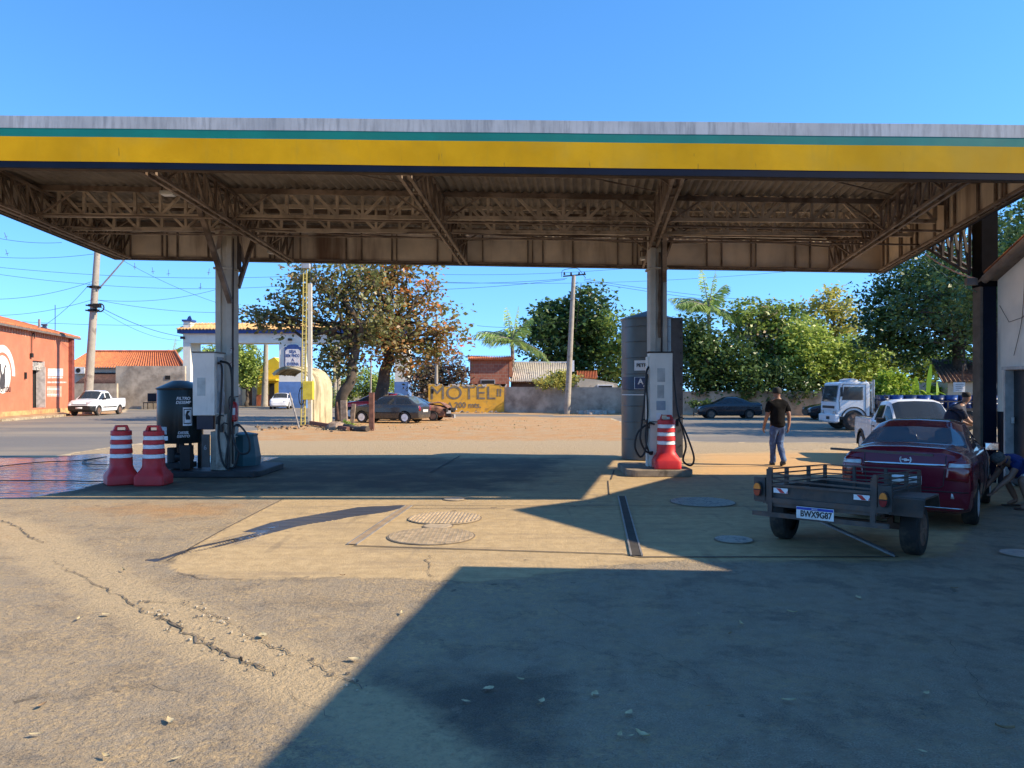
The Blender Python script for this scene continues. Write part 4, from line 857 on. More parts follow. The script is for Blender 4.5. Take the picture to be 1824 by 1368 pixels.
HATCH = [(-1.95, -1.93, .68, .42, .80, .6, .5, .86), (-1.91, -1.88, .77, .27, .88, .66, .57, .93), (-1.82, -1.78, .79, .22, .92, .69, .63, .99), (-1.58, -1.28, .80, .2, .935, .72, .54, 1.345), (-.66, -.62, .803, .19, .93, .73, .56, 1.40), (-.58, -.54, .803, .19, .93, .73, .56, 1.405), (.45, .12, .803, .19, .92, .72, .54, 1.38), (.95, .93, .80, .19, .905, .71, .60, .97), (1.5, 1.5, .78, .2, .84, .68, .54, .90), (1.85, 1.83, .73, .25, .72, .6, .48, .77), (1.95, 1.92, .62, .34, .58, .48, .38, .62)]
HGL = [(2, 8, 'rear_window'), (2, 9, 'rear_window'), (3, 6, 'side_window'), (5, 6, 'side_window'), (6, 6, 'side_window'), (6, 8, 'windscreen'), (6, 9, 'windscreen')]
PICK = [(-2.22, -2.22, .70, .45, .98, .70, .66, 1.0), (-2.18, -2.18, .78, .36, 1.05, .74, .70, 1.075), (-1.9, -1.9, .80, .26, 1.06, .755, .72, 1.08), (-.42, -.42, .81, .24, 1.05, .76, .72, 1.075), (-.36, -.32, .81, .24, 1.02, .75, .57, 1.53), (-.24, -.20, .81, .24, 1.0, .75, .585, 1.57), (.42, .38, .81, .23, .985, .75, .59, 1.585), (.50, .46, .81, .23, .985, .75, .59, 1.58), (.80, .42 + .2, .81, .23, .98, .75, .565, 1.55), (1.30, 1.28, .81, .23, .97, .74, .62, 1.05), (1.75, 1.75, .79, .24, .92, .72, .6, .99), (2.12, 2.1, .75, .28, .80, .66, .55, .88), (2.24, 2.2, .66, .36, .66, .55, .45, .70)]
PGL = [(3, 8, 'rear_window'), (3, 9, 'rear_window'), (5, 6, 'side_window'), (7, 6, 'side_window'), (8, 6, 'side_window'), (8, 8, 'windscreen'), (8, 9, 'windscreen')]
def paint(name, c, rough=.25, dirt=None, var=.06): return M(name, c, rough, .0, var, 1.5, dirt, (.5, .8), 1.2, coat=.5)
m_wine = paint('wine_paint', (.155, .007, .021), .2, (.15, .02, .032)); m_white = paint('white_paint', (.74, .75, .76), .25, (.6, .57, .52)); m_graph = paint('graphite_paint', (.032, .034, .037), .28, (.06, .053, .046)); m_blackp = paint('black_paint', (.014, .016, .022), .22, (.05, .045, .04)); m_redp = paint('red_paint', (.42, .015, .015), .28)
m_rustp = M('rust_body', (.33, .15, .08), .75, 0, .4, 3, (.12, .06, .04), (.42, .6), 4); m_inner = M('car_interior', (.03, .03, .033), .9)
def interior(root, x0, x1, hw=.6, z0=.5, z1=.8):
    b = MB(); b.b2((x0, -hw, .45), (x1, hw, .6))
    for x in (x0 + .45, x1 - .75):
        for y in (-.34, .34): b.box((x, y, .85), (.16, .46, .62)); b.box((x - .03, y, 1.2), (.1, .26, .17))
    b.box((x1 - .1, 0, .85), (.25, 1.2, .2)); b.build('seats', m_seat, root, W=False, bevel=.05)
# the wine red saloon
sed, bv = car('parked_car', 'wine red saloon seen from behind with chrome strip across its boot, next to the trailer', 'car', (6.42, 11.98, 0), R(55), .985, m_wine, SEDAN, SGL, (-1.22, 1.24), .30, m_alloy)
interior(sed, -1.0, .8)
dr = (1, 0, 0)
for sg in (-1, 1):
    decal(sed, bv, [(-2.3, sg * .84, .66), (-2.3, sg * .50, .68), (-2.3, sg * .53, .92), (-2.3, sg * .80, .95)], dr, m_tail, 'tail_light', 8, 6, .008)
    decal(sed, bv, [(-2.3, sg * .77, .85), (-2.3, sg * .535, .845), (-2.3, sg * .54, .895), (-2.3, sg * .76, .90)], dr, m_tclear, 'indicator_lens', 6, 4, .014)
    mirror(sed, .62, sg * .76, .98, m_wine, sg)
    seam(sed, bv, [(-2.3, sg * .50, 1.0), (-2.3, sg * .495, .86), (-2.3, sg * .47, .60), (-2.3, sg * .42, .57), (-2.3, 0, .57)], dr, .012)
    for x in (.60, -.16, -1.0): seam(sed, bv, [(x, sg * 2, .92), (x + .02, sg * 2, .5), (x - .06 * (x < -.9), sg * 2, .28)], (0, -sg, 0), .010)
    for x in (.0, -.75): decal(sed, bv, [(x, sg * 1.2, .80), (x + .16, sg * 1.2, .80), (x + .16, sg * 1.2, .83), (x, sg * 1.2, .83)], (0, -sg, 0), m_wine, 'door_handle', 2, 1, .02)
decal(sed, bv, [(-2.3, -.5, .855), (-2.3, .5, .855), (-2.3, .5, .88), (-2.3, -.5, .88)], dr, m_chrome, 'chrome_strip', 16, 1, .014)
b = MB(); b.tube([(0, .066 * math.cos(x), .066 * math.sin(x)) for x in np.linspace(.95, 5.33 + math.pi * .0, 26) + math.pi / 2 * 1 - .0], .0085, 6); b.ext([(-.004, -.05, -.012), (-.004, -.018, -.012), (-.004, -.014, -.02), (-.004, .018, -.02), (-.004, .018, -.006), (-.004, .05, -.006), (-.004, .05, .012), (-.004, .018, .012), (-.004, .014, .02), (-.004, -.018, .02), (-.004, -.018, .008), (-.004, -.05, .008)], (-.006, 0, 0))
h = bv.ray_cast(Vector((-3, 0, .925)), Vector((1, 0, 0)))[0]; b.build('badge', M('badge_silver', (.75, .75, .76), .35, .2), sed, W=False, loc=h + Vector((-.012, -.02, 0)))
b = MB(); b.lathe([(.014, -.012), (.014, .012)], 12, h + Vector((-.0, -.02, -.13)), axis='x'); b.build('boot_lock', m_chrome, sed, W=False)
decal(sed, bv, [(-2.3, -.22, .60), (-2.3, .22, .60), (-2.3, .22, .72), (-2.3, -.22, .72)], dr, m_plate, 'number_plate', 3, 2, .012)
decal(sed, bv, [(-2.3, -.76, .52), (-2.3, .76, .52), (-2.3, .76, .533), (-2.3, -.76, .533)], dr, m_trim, 'bumper_gap', 20, 1, .003); decal(sed, bv, [(-2.3, -.70, .30), (-2.3, .70, .30), (-2.3, .70, .315), (-2.3, -.70, .315)], dr, m_chrome, 'bumper_lip', 20, 1, .004)
decal(sed, bv, [(-2.3, -.60, .44), (-2.3, -.56, .44), (-2.3, -.565, .51), (-2.3, -.585, .50)], dr, m_tclear, 'scuff', 1, 1, .004)
# white pickup facing the camera
pk, bv = car('pickup_truck', 'white pickup with its nose behind the wine red saloon and its bed towards the street', 'pickup', (10.3, 20.0, 0), R(-101), 1.02, m_white, PICK, PGL, (-1.35, 1.38), .33, m_alloy)
decal(pk, bv, [(-2.05, -.64, 2), (-.5, -.64, 2), (-.5, .64, 2), (-2.05, .64, 2)], (0, 0, -1), m_trim, 'bed_cover', 6, 6, .006)
b = MB()
for sg in (-1, 1): b.bar((-2.1, sg * .74, 1.09), (-.45, sg * .74, 1.10), .05, .03)
b.build('bed_rail', m_trim, pk, W=False); 
for sg in (-1, 1):
    mirror(pk, .86, sg * .76, 1.06, m_trim, sg)
    decal(pk, bv, [(2.4, sg * .74, .70), (2.4, sg * .42, .66), (2.4, sg * .42, .80), (2.4, sg * .70, .86)], (-1, 0, 0), m_tclear, 'headlight', 5, 4, .008)
    for x in (.98, -.28): seam(pk, bv, [(x, sg * 2, 1.0), (x, sg * 2, .5), (x - .05, sg * 2, .3)], (0, -sg, 0), .012)
    decal(pk, bv, [(-.2, sg * 1.2, .86), (0, sg * 1.2, .86), (0, sg * 1.2, .895), (-.2, sg * 1.2, .895)], (0, -sg, 0), m_trim, 'door_handle', 2, 1, .015)
    decal(pk, bv, [(-.9, sg * 1.2, .36), (.9, sg * 1.2, .36), (.9, sg * 1.2, .41), (-.9, sg * 1.2, .41)], (0, -sg, 0), m_trim, 'side_moulding', 8, 1, .01)
    for wx in (-1.35, 1.38):
        b = MB(); 
        for k in range(13):
            a0, a1 = math.pi * (k / 13) - .05, math.pi * ((k + 1) / 13) + .05; r_ = .40
            b.bar((wx + r_ * math.cos(a0), sg * .80, .33 + r_ * math.sin(a0)), (wx + r_ * math.cos(a1), sg * .80, .33 + r_ * math.sin(a1)), .05, .05)
        b.build('arch_trim', m_trim, pk, W=False)
interior(pk, -.2, 1.0); b = MB(); b.box((-.25, -.45, 1.615), (.12, .06, .05)); b.tube([(-.25, -.45, 1.63), (-.4, -.45, 1.72)], .008); b.build('roof_aerial', m_trim, pk, W=False)
# far cars
def lightset(r_, bv_, L, zf, rear=True, front=True, hw=.72, mt_=None):
    for sg in (-1, 1):
        if front: decal(r_, bv_, [(L + .4, sg * hw, zf - .10), (L + .4, sg * .40, zf - .10), (L + .4, sg * .40, zf), (L + .4, sg * (hw - .03), zf + .03)], (-1, 0, 0), m_tclear, 'headlight', 5, 3, .008)
        if rear: decal(r_, bv_, [(-L - .4, sg * (hw + .05), .62), (-L - .4, sg * .52, .62), (-L - .4, sg * .54, .86), (-L - .4, sg * (hw + .02), .88)], (1, 0, 0), m_tail, 'tail_light', 5, 3, .008)
        for x in (.62, -.62): seam(r_, bv_, [(x, sg * 2, .90), (x, sg * 2, .3)], (0, -sg, 0), .012)
gol, bv = car('parked_car', 'dark grey hatchback parked on the dirt under the almond tree', 'car', (-6.85, 43.2, 0), R(163), 1.10, m_graph, HATCH, HGL, (-1.18, 1.20), .295, M('hubcap', (.85, .85, .83), .4, .0), nsp=9); lightset(gol, bv, 1.95, .72, hw=.70); mirror(gol, .62, .74, .94, m_graph, 1)
decal(gol, bv, [(-2.4, -.3, .55), (-2.4, .3, .55), (-2.4, .3, .68), (-2.4, -.3, .68)], (1, 0, 0), m_plate, 'number_plate', 2, 2, .012); decal(gol, bv, [(-1.2, 1.2, .52), (1.0, 1.2, .52), (1.0, 1.2, .56), (-1.2, 1.2, .56)], (0, -1, 0), m_trim, 'side_moulding', 8, 1, .01)
c, bv = car('parked_car', 'red hatchback half hidden behind the dark grey hatchback', 'car', (-8.7, 49.5, 0), R(172), 1.2, m_redp, HATCH, HGL, (-1.18, 1.20), .295, m_alloy); lightset(c, bv, 1.95, .72, hw=.70)
c, bv = car('wrecked_car', 'rusty wrecked car with crumpled front and lifted bonnet behind the grey hatchback', 'car', (-5.75, 46.2, 0), R(-8), 1.02, m_rustp, HATCH, HGL, (-1.18, 1.20), .28, m_rimb)
b = MB(); b.add([(.85, -.66, .98), (.85, .66, .98), (1.6, .58, 1.02), (2.0, .5, .78), (2.0, -.5, .74), (1.6, -.6, 1.06), (1.3, 0, 1.1)], [(0, 1, 6), (1, 2, 6), (2, 3, 6), (3, 4, 6), (4, 5, 6), (5, 0, 6)]); o = b.build('bonnet', m_rustp, c, W=False, fix=False); s_ = o.modifiers.new('t', 'SOLIDIFY'); s_.thickness = .02
b = MB(); random.seed(3)
for k in range(14): b.box((random.uniform(1.8, 2.15), random.uniform(-.7, .7), random.uniform(.2, .7)), (random.uniform(.1, .35), random.uniform(.1, .4), random.uniform(.05, .2)), random.uniform(0, 3), k % 3)
b.build('crushed_front', [m_rustp, m_trim, m_grey], c, W=False); MB().bar((.5, .3, 1.0), (.1, .34, 1.5), .04).build('bonnet_prop', m_trim, c, W=False)
c, bv = car('parked_car', 'black saloon parked along the wall left of the white lorry, whole side in view', 'car', (13.9, 49.6, 0), R(178), .98, m_blackp, SEDAN, SGL, (-1.22, 1.24), .30, m_rimb); lightset(c, bv, 2.08, .74)
c, bv = car('parked_car', 'black saloon whose rear is hidden by the white lorry cab', 'car', (20.2, 47.6, 0), R(176), .98, m_blackp, SEDAN, SGL, (-1.22, 1.24), .30, m_alloy); lightset(c, bv, 2.08, .74)
c, bv = car('parked_car', 'white car far down the street beyond the gate arch', 'car', (-22.2, 74, 0), R(-80), 1.1, m_white, HATCH, HGL, (-1.18, 1.20), .295, m_alloy); lightset(c, bv, 1.95, .72, hw=.70)
c, bv = car('pickup_truck', 'small white pickup with black bumper parked by the red building', 'pickup', (-30.3, 56.2, 0), R(272), 1.14, m_white, PICK, PGL, (-1.35, 1.38), .31, m_rimb, lower=lambda p: p.z < .50 + .12 * (p.x > 1.6) and abs(p.x) > 1.75); lightset(c, bv, 2.22, .86, rear=False, hw=.70)
decal(c, bv, [(2.5, -.5, .62), (2.5, .5, .62), (2.5, .5, .72), (2.5, -.5, .72)], (-1, 0, 0), m_trim, 'grille', 4, 1, .01); decal(c, bv, [(2.5, -.2, .44), (2.5, .2, .44), (2.5, .2, .54), (2.5, -.2, .54)], (-1, 0, 0), m_plate, 'number_plate', 2, 1, .015)
mirror(c, .9, .76, 1.05, m_trim, 1); decal(c, bv, [(-2.05, -.62, 2), (-.5, -.62, 2), (-.5, .62, 2), (-2.05, .62, 2)], (0, 0, -1), m_trim, 'bed_cover', 6, 6, .006); decal(c, bv, [(-.9, 1.2, .5), (.9, 1.2, .5), (.9, 1.2, .56), (-.9, 1.2, .56)], (0, -1, 0), m_trim, 'side_moulding', 8, 1, .01)
# white lorry with drums on its bed: local x forward
lo = thing('flatbed_lorry', 'white cab flatbed lorry loaded with blue drums, facing the street', 'lorry', (16.7, 35.6, 0), R(177)); m_lw = paint('lorry_white', (.72, .74, .76), .35, (.55, .52, .48), .05); S = .9
def lb(name, mt, parent=lo, bevel=.02):
    return b.build(name, mt, parent, W=False, bevel=bevel)
b = MB(); prof = [(.55, .62), (1.95, .62), (2.02, .95), (2.0, 1.25), (1.84, 2.14), (1.70, 2.2), (.62, 2.2), (.55, 2.1)]
b.ext([(x, -1.02, z) for x, z in prof], (0, 2.04, 0)); lb('cab', m_lw, bevel=.035)
b = MB(); b.add([(1.985, -.9, 1.30), (1.985, .9, 1.30), (1.868, .86, 2.04), (1.868, -.86, 2.04)], [(0, 1, 2, 3)]); o = b.build('windscreen', m_win, lo, W=False, fix=False); o.location.x += .03
for sg in (-1, 1):
    b = MB(); b.add([(.85, sg * 1.03, 1.38), (1.78, sg * 1.03, 1.38), (1.68, sg * 1.03, 1.98), (.85, sg * 1.03, 1.98)], [(0, 1, 2, 3)]); b.build('side_window', m_win, lo, W=False, fix=False)
    b = MB(); pts = [(.72, .75), (.72, 2.08), (1.74, 2.08), (1.9, 1.35), (1.86, .9)]; b.tube([(x, sg * 1.025, z) for x, z in pts], .012, 5); b.build('door_gap', m_trim, lo, W=False)
    b = MB(); b.box((1.85, sg * 1.18, 1.75), (.08, .14, .42)); b.bar((1.8, sg * 1.0, 1.95), (1.85, sg * 1.18, 1.92), .03); lb('wing_mirror', m_trim)
    b = MB(); b.box((2.03, sg * .78, .82), (.05, .26, .16)); lb('headlight', m_tclear)
    wheel(lo, 1.25, sg * .92, .47, .26, m_rimb, 6, sg); wheel(lo, -2.6, sg * .92, .47, .26, m_rimb, 6, sg); wheel(lo, -3.7, sg * .92, .47, .26, m_rimb, 6, sg)
    b = MB()
    for k in range(12):
        a0, a1 = math.pi * k / 12, math.pi * (k + 1) / 12; b.bar((1.25 + .56 * math.cos(a0), sg * .98, .5 + .56 * math.sin(a0)), (1.25 + .56 * math.cos(a1), sg * .98, .5 + .56 * math.sin(a1)), .2, .04)
    lb('mudguard', m_trim, bevel=0)
b = MB(); b.box((2.0, 0, .55), (.22, 2.1, .34)); b.box((1.95, 0, .38), (.2, 1.6, .1)); lb('bumper', m_lw, bevel=.04)
b = MB(); b.box((2.12, .2, .56), (.01, .4, .13)); b.box((2.015, 0, 1.05), (.03, 1.5, .12)); lb('grille', m_trim)
b = MB(); b.lathe([(.42, 2.2), (.40, 2.3), (.2, 2.36), (0, 2.36)], 16, (1.1, 0, 0)); b.build('roof_vent', M('vent_grey', (.4, .42, .44), .4), lo, W=False, smooth=40)
b = MB()
for y in (-.95, -.7, .7, .95): b.bar((.42, y, .8), (.42, y, 2.18), .06)
b.bar((.42, -.95, 2.18), (.42, .95, 2.18), .06); b.tube([(.3, .8, .7), (.3, .8, 2.3)], .06, 8); lb('headboard', m_metal, bevel=0)
b = MB(); b.box((-2.4, 0, .72), (5.5, .9, .2)); b.box((.4, 0, .7), (.5, 1.6, .3)); b.box((-.9, 0, .55), (.8, 1.9, .35)); lb('chassis', m_trim, bevel=.01)
b = MB(); b.box((-2.45, 0, .95), (5.4, 2.2, .12))
for y in (-1.08, 1.08):
    b.bar((-5.1, y, 1.32), (.2, y, 1.32), .05)
    for k in range(8): b.bar((-5.1 + k * .755, y, 1.0), (-5.1 + k * .755, y, 1.36), .05)
lb('load_bed', M('bed_dark', (.05, .045, .045), .7, 0, .3, 5), bevel=0)
dr0 = None; cols_ = [(.01, .03, .11), (.012, .05, .2), (.012, .06, .26), (.03, .05, .08)]
m_drs = [M('drum_blue_%d' % i, c_, .35, 0, .2, 3) for i, c_ in enumerate(cols_)]
M_l2w = Matrix.Translation(lo.location) @ Matrix.Rotation(lo.rotation_euler.z, 4, 'Z')
for i in range(9):
    for j in range(2):
        p = M_l2w @ Vector((-.15 - i * .6, .72 - j * .75, 1.01)); mt = m_drs[(i * 2 + j * 3) % 4]
        if (i, j) == (0, 0) or True:
            b = MB(); b.lathe([(.28, 0), (.285, .02), (.28, .28), (.292, .30), (.28, .32), (.28, .58), (.292, .6), (.28, .62), (.285, .86), (.27, .87), (.27, .84), (0, .84)], 20)
            o = b.build('steel_drum', mt, None, smooth=40, loc=p); props(o, 'blue drum standing on the bed of the white lorry', 'drum', 'drums on the lorry bed')
            o.scale = (1, 1, .68)
# utility trailer
tl = thing('box_trailer', 'small rusty dark cargo trailer with railings and white number plate behind the saloon', 'trailer', (4.01, 9.06, 0), R(50)); m_tr = M('trailer_steel', (.095, .072, .06), .6, .0, .4, 5, (.12, .065, .04), (.5, .66), 5); m_pan = M('trailer_panel', (.06, .056, .052), .55, 0, .35, 3, (.085, .06, .045), (.5, .68), 4)
xr, xf, y0, y1, zf, zp, zt = -.95, .98, -.50, .63, .57, .755, .95; T = -.05     # local y is to the left of travel
def tz(x, z): return z + T * (x - xr)
b = MB(); 
def rail(z, w_=.028):
    b.bar((xr, y1, tz(xr, z)), (xf, y1, tz(xf, z)), w_); b.bar((xr, y0, tz(xr, z)), (xf, y0, tz(xf, z)), w_); b.bar((xf, y0, tz(xf, z)), (xf, y1, tz(xf, z)), w_)
for z in (.785, .84, .895, .95): rail(z, .016)
for x in (xr, xr + .55, xr + 1.3, xf):
    for y in (y0, y1): b.bar((x, y, tz(x, zf - .02)), (x, y, tz(x, zt)), .04)
for y in (y0 + .38, y0 + .76): b.bar((xf, y, tz(xf, zf)), (xf, y, tz(xf, zt)), .035)
b.build('railing', m_tr, tl, W=False)
b = MB(); b.bar((xr, y1 - .02, .56), (xr, y1 - .02, .97), .042); b.bar((xr, y0 + .02, .46), (xr, y0 + .02, .90), .042); b.bar((xr, y0 + .02, .90), (xr + .05, y0 + .0, .945), .042); b.bar((xr, y0, .77), (xr, y1, .77), .025); b.bar((xr, y0, .60), (xr, y1, .60), .04, .05); b.bar((xr, y1 + .16, .6), (xr, y0 - .14, .6), .03, .06); b.bar((xr - .02, y1 + .18, .44), (xr - .02, y0 - .14, .44), .03, .05); b.bar((xr, y1 - .02, .42), (xr, y1 - .02, .6), .05); b.bar((xr, y0 + .02, .42), (xr, y0 + .02, .6), .05); b.bar((xr - .01, y1, .835), (xr - .01, y0, .81), .018); b.bar((xr - .01, y1, .90), (xr - .01, y0, .865), .018)
b.build('rear_frame', m_tr, tl, W=False)
b = MB(); b.b2((xr + .02, y0, zf), (xr + .045, y1, zp)); b.build('tailboard', m_pan, tl, W=False)
b = MB()
for y in (y0, y1): b.ext([(xr, y - .01, tz(xr, zf)), (xf, y - .01, tz(xf, zf)), (xf, y - .01, tz(xf, zp)), (xr, y - .01, tz(xr, zp))], (0, .02, 0))
b.ext([(xf, y0, tz(xf, zf)), (xf, y1, tz(xf, zf)), (xf, y1, tz(xf, zp)), (xf, y0, tz(xf, zp))], (.02, 0, 0)); b.build('side_panel', m_pan, tl, W=False)
b = MB(); b.ext([(xr, y0, tz(xr, zf) - .04), (xf, y0, tz(xf, zf) - .04), (xf, y1, tz(xf, zf) - .04), (xr, y1, tz(xr, zf) - .04)], (0, 0, .04)); b.build('floor', m_tr, tl, W=False)
b = MB(); b.bar((0, -.62, .30), (0, .76, .30), .07); 
for y in (-.42, .48): b.bar((-.35, y, .46), (.35, y, .46), .05, .02); b.bar((-.3, y, .42), (.3, y, .42), .05, .02); b.bar((-.36, y, .44), (-.36, y, .6), .04); b.bar((.36, y, .44), (.36, y, .56), .04); b.bar((0, y, .3), (0, y, .45), .06)
b.build('axle', M('axle_rust', (.085, .045, .03), .75, 0, .4, 5), tl, W=False)
for sg in (-1, 1): wheel(tl, 0, -.66 if sg < 0 else .80, .285, .19, m_rimb, 6, sg)
for sg, y in ((-1, y0 - .22), (1, y1 + .18)):
    b = MB(); yy0, yy1 = (y0 - .34, y0) if sg < 0 else (y1, y1 + .28); z_ = .68
    b.ext([(-.42, yy0, .50), (-.34, yy0, z_), (.34, yy0, z_ - .02), (.42, yy0, .50), (.40, yy0, .50), (.32, yy0, z_ - .04), (-.32, yy0, z_ - .02), (-.40, yy0, .50)], (0, yy1 - yy0, 0)); b.b2((-.425, yy0, .48), (-.405, yy1, z_ - .01)); b.build('mudguard', m_tr, tl, W=False, fix=False)
for y in (y1 + .10, y0 - .10):
    b = MB(); b.box((xr - .005, y, .72), (.04, .13, .26)); b.build('lamp_board', m_pan, tl, W=False)
    b = MB(); b.lathe([(.062, 0), (.062, .03), (.05, .05)], 20, axis='x'); o = b.build('tail_lamp', m_trim, tl, W=False, loc=(xr - .075, y, .72)); o.scale = (1, .80, 1.38)
    for dz, mt, nm in ((.042, m_amber, 'amber_lens'), (-.042, m_tail, 'red_lens')):
        g = MB(); g.ext([(0, .048 * math.cos(R(a_)), dz * .1 + .048 * math.sin(R(a_)) * (1 if dz > 0 else -1)) for a_ in range(0, 181, 15)], (-.025, 0, 0)); g.build(nm, mt, o, W=False, loc=(-.002, 0, 0), fix=True)
m_tail2 = m_tail
for y in (y1 - .14, y0 + .13):
    b = MB(); b.box((xr - .01, y, .715), (.006, .16, .055)); o = b.build('reflector', m_wht, tl, W=False); g = MB(); x_ = xr - .0145; g.add([(x_, y + .0, .69), (x_, y - .05, .69), (x_, y - .0, .74), (x_, y + .05, .74)], [(0, 1, 2, 3)]); g.add([(x_, y - .065, .69), (x_, y - .079, .69), (x_, y - .079, .72)], [(0, 1, 2)]); g.build('stripe', M('reflector_red', (.55, .03, .03), .3), o, W=False, fix=False)
b = MB(); yp = .10; b.box((xr - .05, yp, .50), (.008, .40, .13)); o = b.build('number_plate', m_plate, tl, W=False, bevel=.004); b = MB(); b.box((xr - .0555, yp, .547), (.003, .392, .028)); b.build('plate_band', m_pblue, o, W=False)
text('BWX9G87', .092, M('plate_black', (.02, .02, .02), .5), o, (xr - .0545, yp - .012, .488), (R(90), 0, R(-90)), sx=.80, ext=.002, bold=.003); text('BRASIL', .022, m_let, o, (xr - .0575, yp, .547), (R(90), 0, R(-90)), ext=.0015)
b = MB(); b.bar((-.35, .36, .36), (-.28, -.52, .02), .035); b.bar((-.42, .34, .36), (-.33, -.54, .02), .02); b.build('prop_bar', M('bright_bar', (.25, .25, .26), .3, .6), tl, W=False)
b = MB(); b.bar((xf, .3, .48), (xf + .9, .06, .40), .05); b.bar((xf, -.2, .48), (xf + .9, .06, .40), .05); b.bar((xf + .85, .06, .4), (xf + 1.1, .06, .46), .06); b.tube([(xf + .8, .06, .4), (xf + .8, .06, .62)], .03, 8); b.build('drawbar', m_tr, tl, W=False)
t_ = thing('steel_pole', 'long brown steel pole lying across the trailer railing behind the saloon boot', 'pole', P(1480, 799, 11.0)); b = MB(); b.bar(P(1480, 799, 10.6), P(1662, 811, 9.6), .03); b.build('pole', m_tr, t_)
# ------------------------------------------------------------------ people
def skin(name, verts, edges, rad, mat, parent=None, sub=None, root=0):
    cloth = name in ('shirt', 'jeans', 'trousers', 'shorts'); sub = 3 if cloth else 2
    me = bpy.data.meshes.new(name); me.from_pydata(verts, edges, []); o = link(name, me)
    o.modifiers.new('skin', 'SKIN'); s_ = o.modifiers.new('s', 'SUBSURF'); s_.levels = s_.render_levels = sub
    for i, r_ in enumerate(rad):
        d = me.skin_vertices[0].data[i]; d.radius = (r_, r_) if not hasattr(r_, '__len__') else r_; d.use_root = (i == root)
    m2 = evald(o)
    if cloth:                     # soft folds in the cloth
        ns = [v.normal.copy() for v in m2.vertices]
        for v, n_ in zip(m2.vertices, ns): q = v.co; v.co = q + n_ * (.016 * mnoise.noise(Vector((q.x * 9, q.y * 9, q.z * 5))) + .009 * mnoise.noise(Vector((q.x * 21 + 5, q.y * 21, q.z * 30 + q.x * 12))))
    m2.materials.clear(); m2.materials.append(mat); m2.polygons.foreach_set('use_smooth', [True] * len(m2.polygons)); m2.update()
    return link(name, m2, parent)
def chain(defs):
    """defs: name -> (pos, radius, parent) in order"""
    idx = {}; v = []; e = []; r_ = []
    for k, (p, ra, par) in defs.items():
        idx[k] = len(v); v.append(p); r_.append(ra)
        if par: e.append((idx[par], idx[k]))
    return v, e, r_
m_skin = M('brown_skin', (.30, .155, .10), .55, 0, .12, 6); m_shirt = M('black_shirt', (.011, .011, .012), .95, 0, .3, 6, (.012, .012, .013), (.6, .8), 5, bump=.2, bscale=9, spec=.08); m_jean = M('blue_jeans', (.045, .09, .21), .85, 0, .35, 5, (.12, .21, .38), (.5, .7), 4, bump=.25, bscale=10)
def fingers(defs, hand, d, side, up, base='hand', n='f'):
    d, side, up = Vector(d).normalized(), Vector(side).normalized(), Vector(up).normalized(); h = Vector(hand)
    for i, (o, L) in enumerate(((-.032, .062), (-.011, .072), (.011, .068), (.031, .054))):
        a = h + d * .055 + side * o; defs['%s%da' % (n, i)] = (tuple(a), .0105, base); defs['%s%db' % (n, i)] = (tuple(a + d * L * .55 + up * .008), .0095, '%s%da' % (n, i)); defs['%s%dc' % (n, i)] = (tuple(a + d * L + up * .03), .008, '%s%db' % (n, i))
    a = h - side * .038 + d * .0 + up * .01; defs[n + 't'] = (tuple(a), .012, base); defs[n + 't2'] = (tuple(a - side * .012 + d * .045 + up * .02), .009, n + 't')
# walking man seen from behind, local +y is away from the camera (walking direction)
mn = thing('person', 'man in black shirt, blue jeans and dark cap walking away across the forecourt', 'person', (G(1385, 829).x, G(1385, 829).y, 0), R(4)); HS = 1.055
d = {'pel': ((0, 0, .98), (.15, .11), None), 'ch0': ((0, .0, 1.16), (.155, .125), 'pel'), 'ch1': ((0, .01, 1.34), (.175, .12), 'ch0'), 'ch2': ((0, .0, 1.46), (.12, .09), 'ch1'), 'nk': ((0, .015, 1.54), .062, 'ch2'), 'hd0': ((0, .03, 1.60), .075, 'nk'), 'hd1': ((0, .035, 1.68), (.082, .098), 'hd0'), 'hd2': ((0, .03, 1.745), (.068, .08), 'hd1'),
     'sl': ((-.17, 0, 1.43), .068, 'ch2'), 'el': ((-.255, -.03, 1.17), .050, 'sl'), 'wl': ((-.285, .08, .93), .034, 'el'), 'hl': ((-.285, .11, .87), (.03, .042), 'wl'), 'sr': ((.17, 0, 1.43), .068, 'ch2'), 'er': ((.25, -.06, 1.17), .050, 'sr'), 'wr': ((.245, -.06, .94), .034, 'er'), 'hr': ((.235, -.05, .88), (.03, .042), 'wr'),
     'tl': ((-.09, 0, .90), .10, 'pel'), 'kl': ((-.085, .06, .50), .066, 'tl'), 'al': ((-.06, .10, .10), .042, 'kl'), 'fl': ((-.065, .24, .04), (.045, .03), 'al'), 'tr': ((.09, 0, .90), .10, 'pel'), 'kr': ((.055, .02, .50), .066, 'tr'), 'ar': ((.04, -.24, .15), .042, 'kr'), 'fr': ((.045, -.12, .06), (.045, .03), 'ar')}
fingers(d, d['hl'][0], (-.05, .12, -1), (0, 1, .1), (1, 0, 0), 'hl', 'lf'); fingers(d, d['hr'][0], (-.05, .08, -1), (0, 1, .1), (-1, 0, 0), 'hr', 'rf')
def S_(dd): return {k: (tuple(c_ * HS for c_ in p), tuple(x * HS for x in ra) if hasattr(ra, '__len__') else ra * HS, q) for k, (p, ra, q) in dd.items()}
v, e, r_ = chain(S_(d)); body = skin('body', v, e, r_, m_skin, mn)
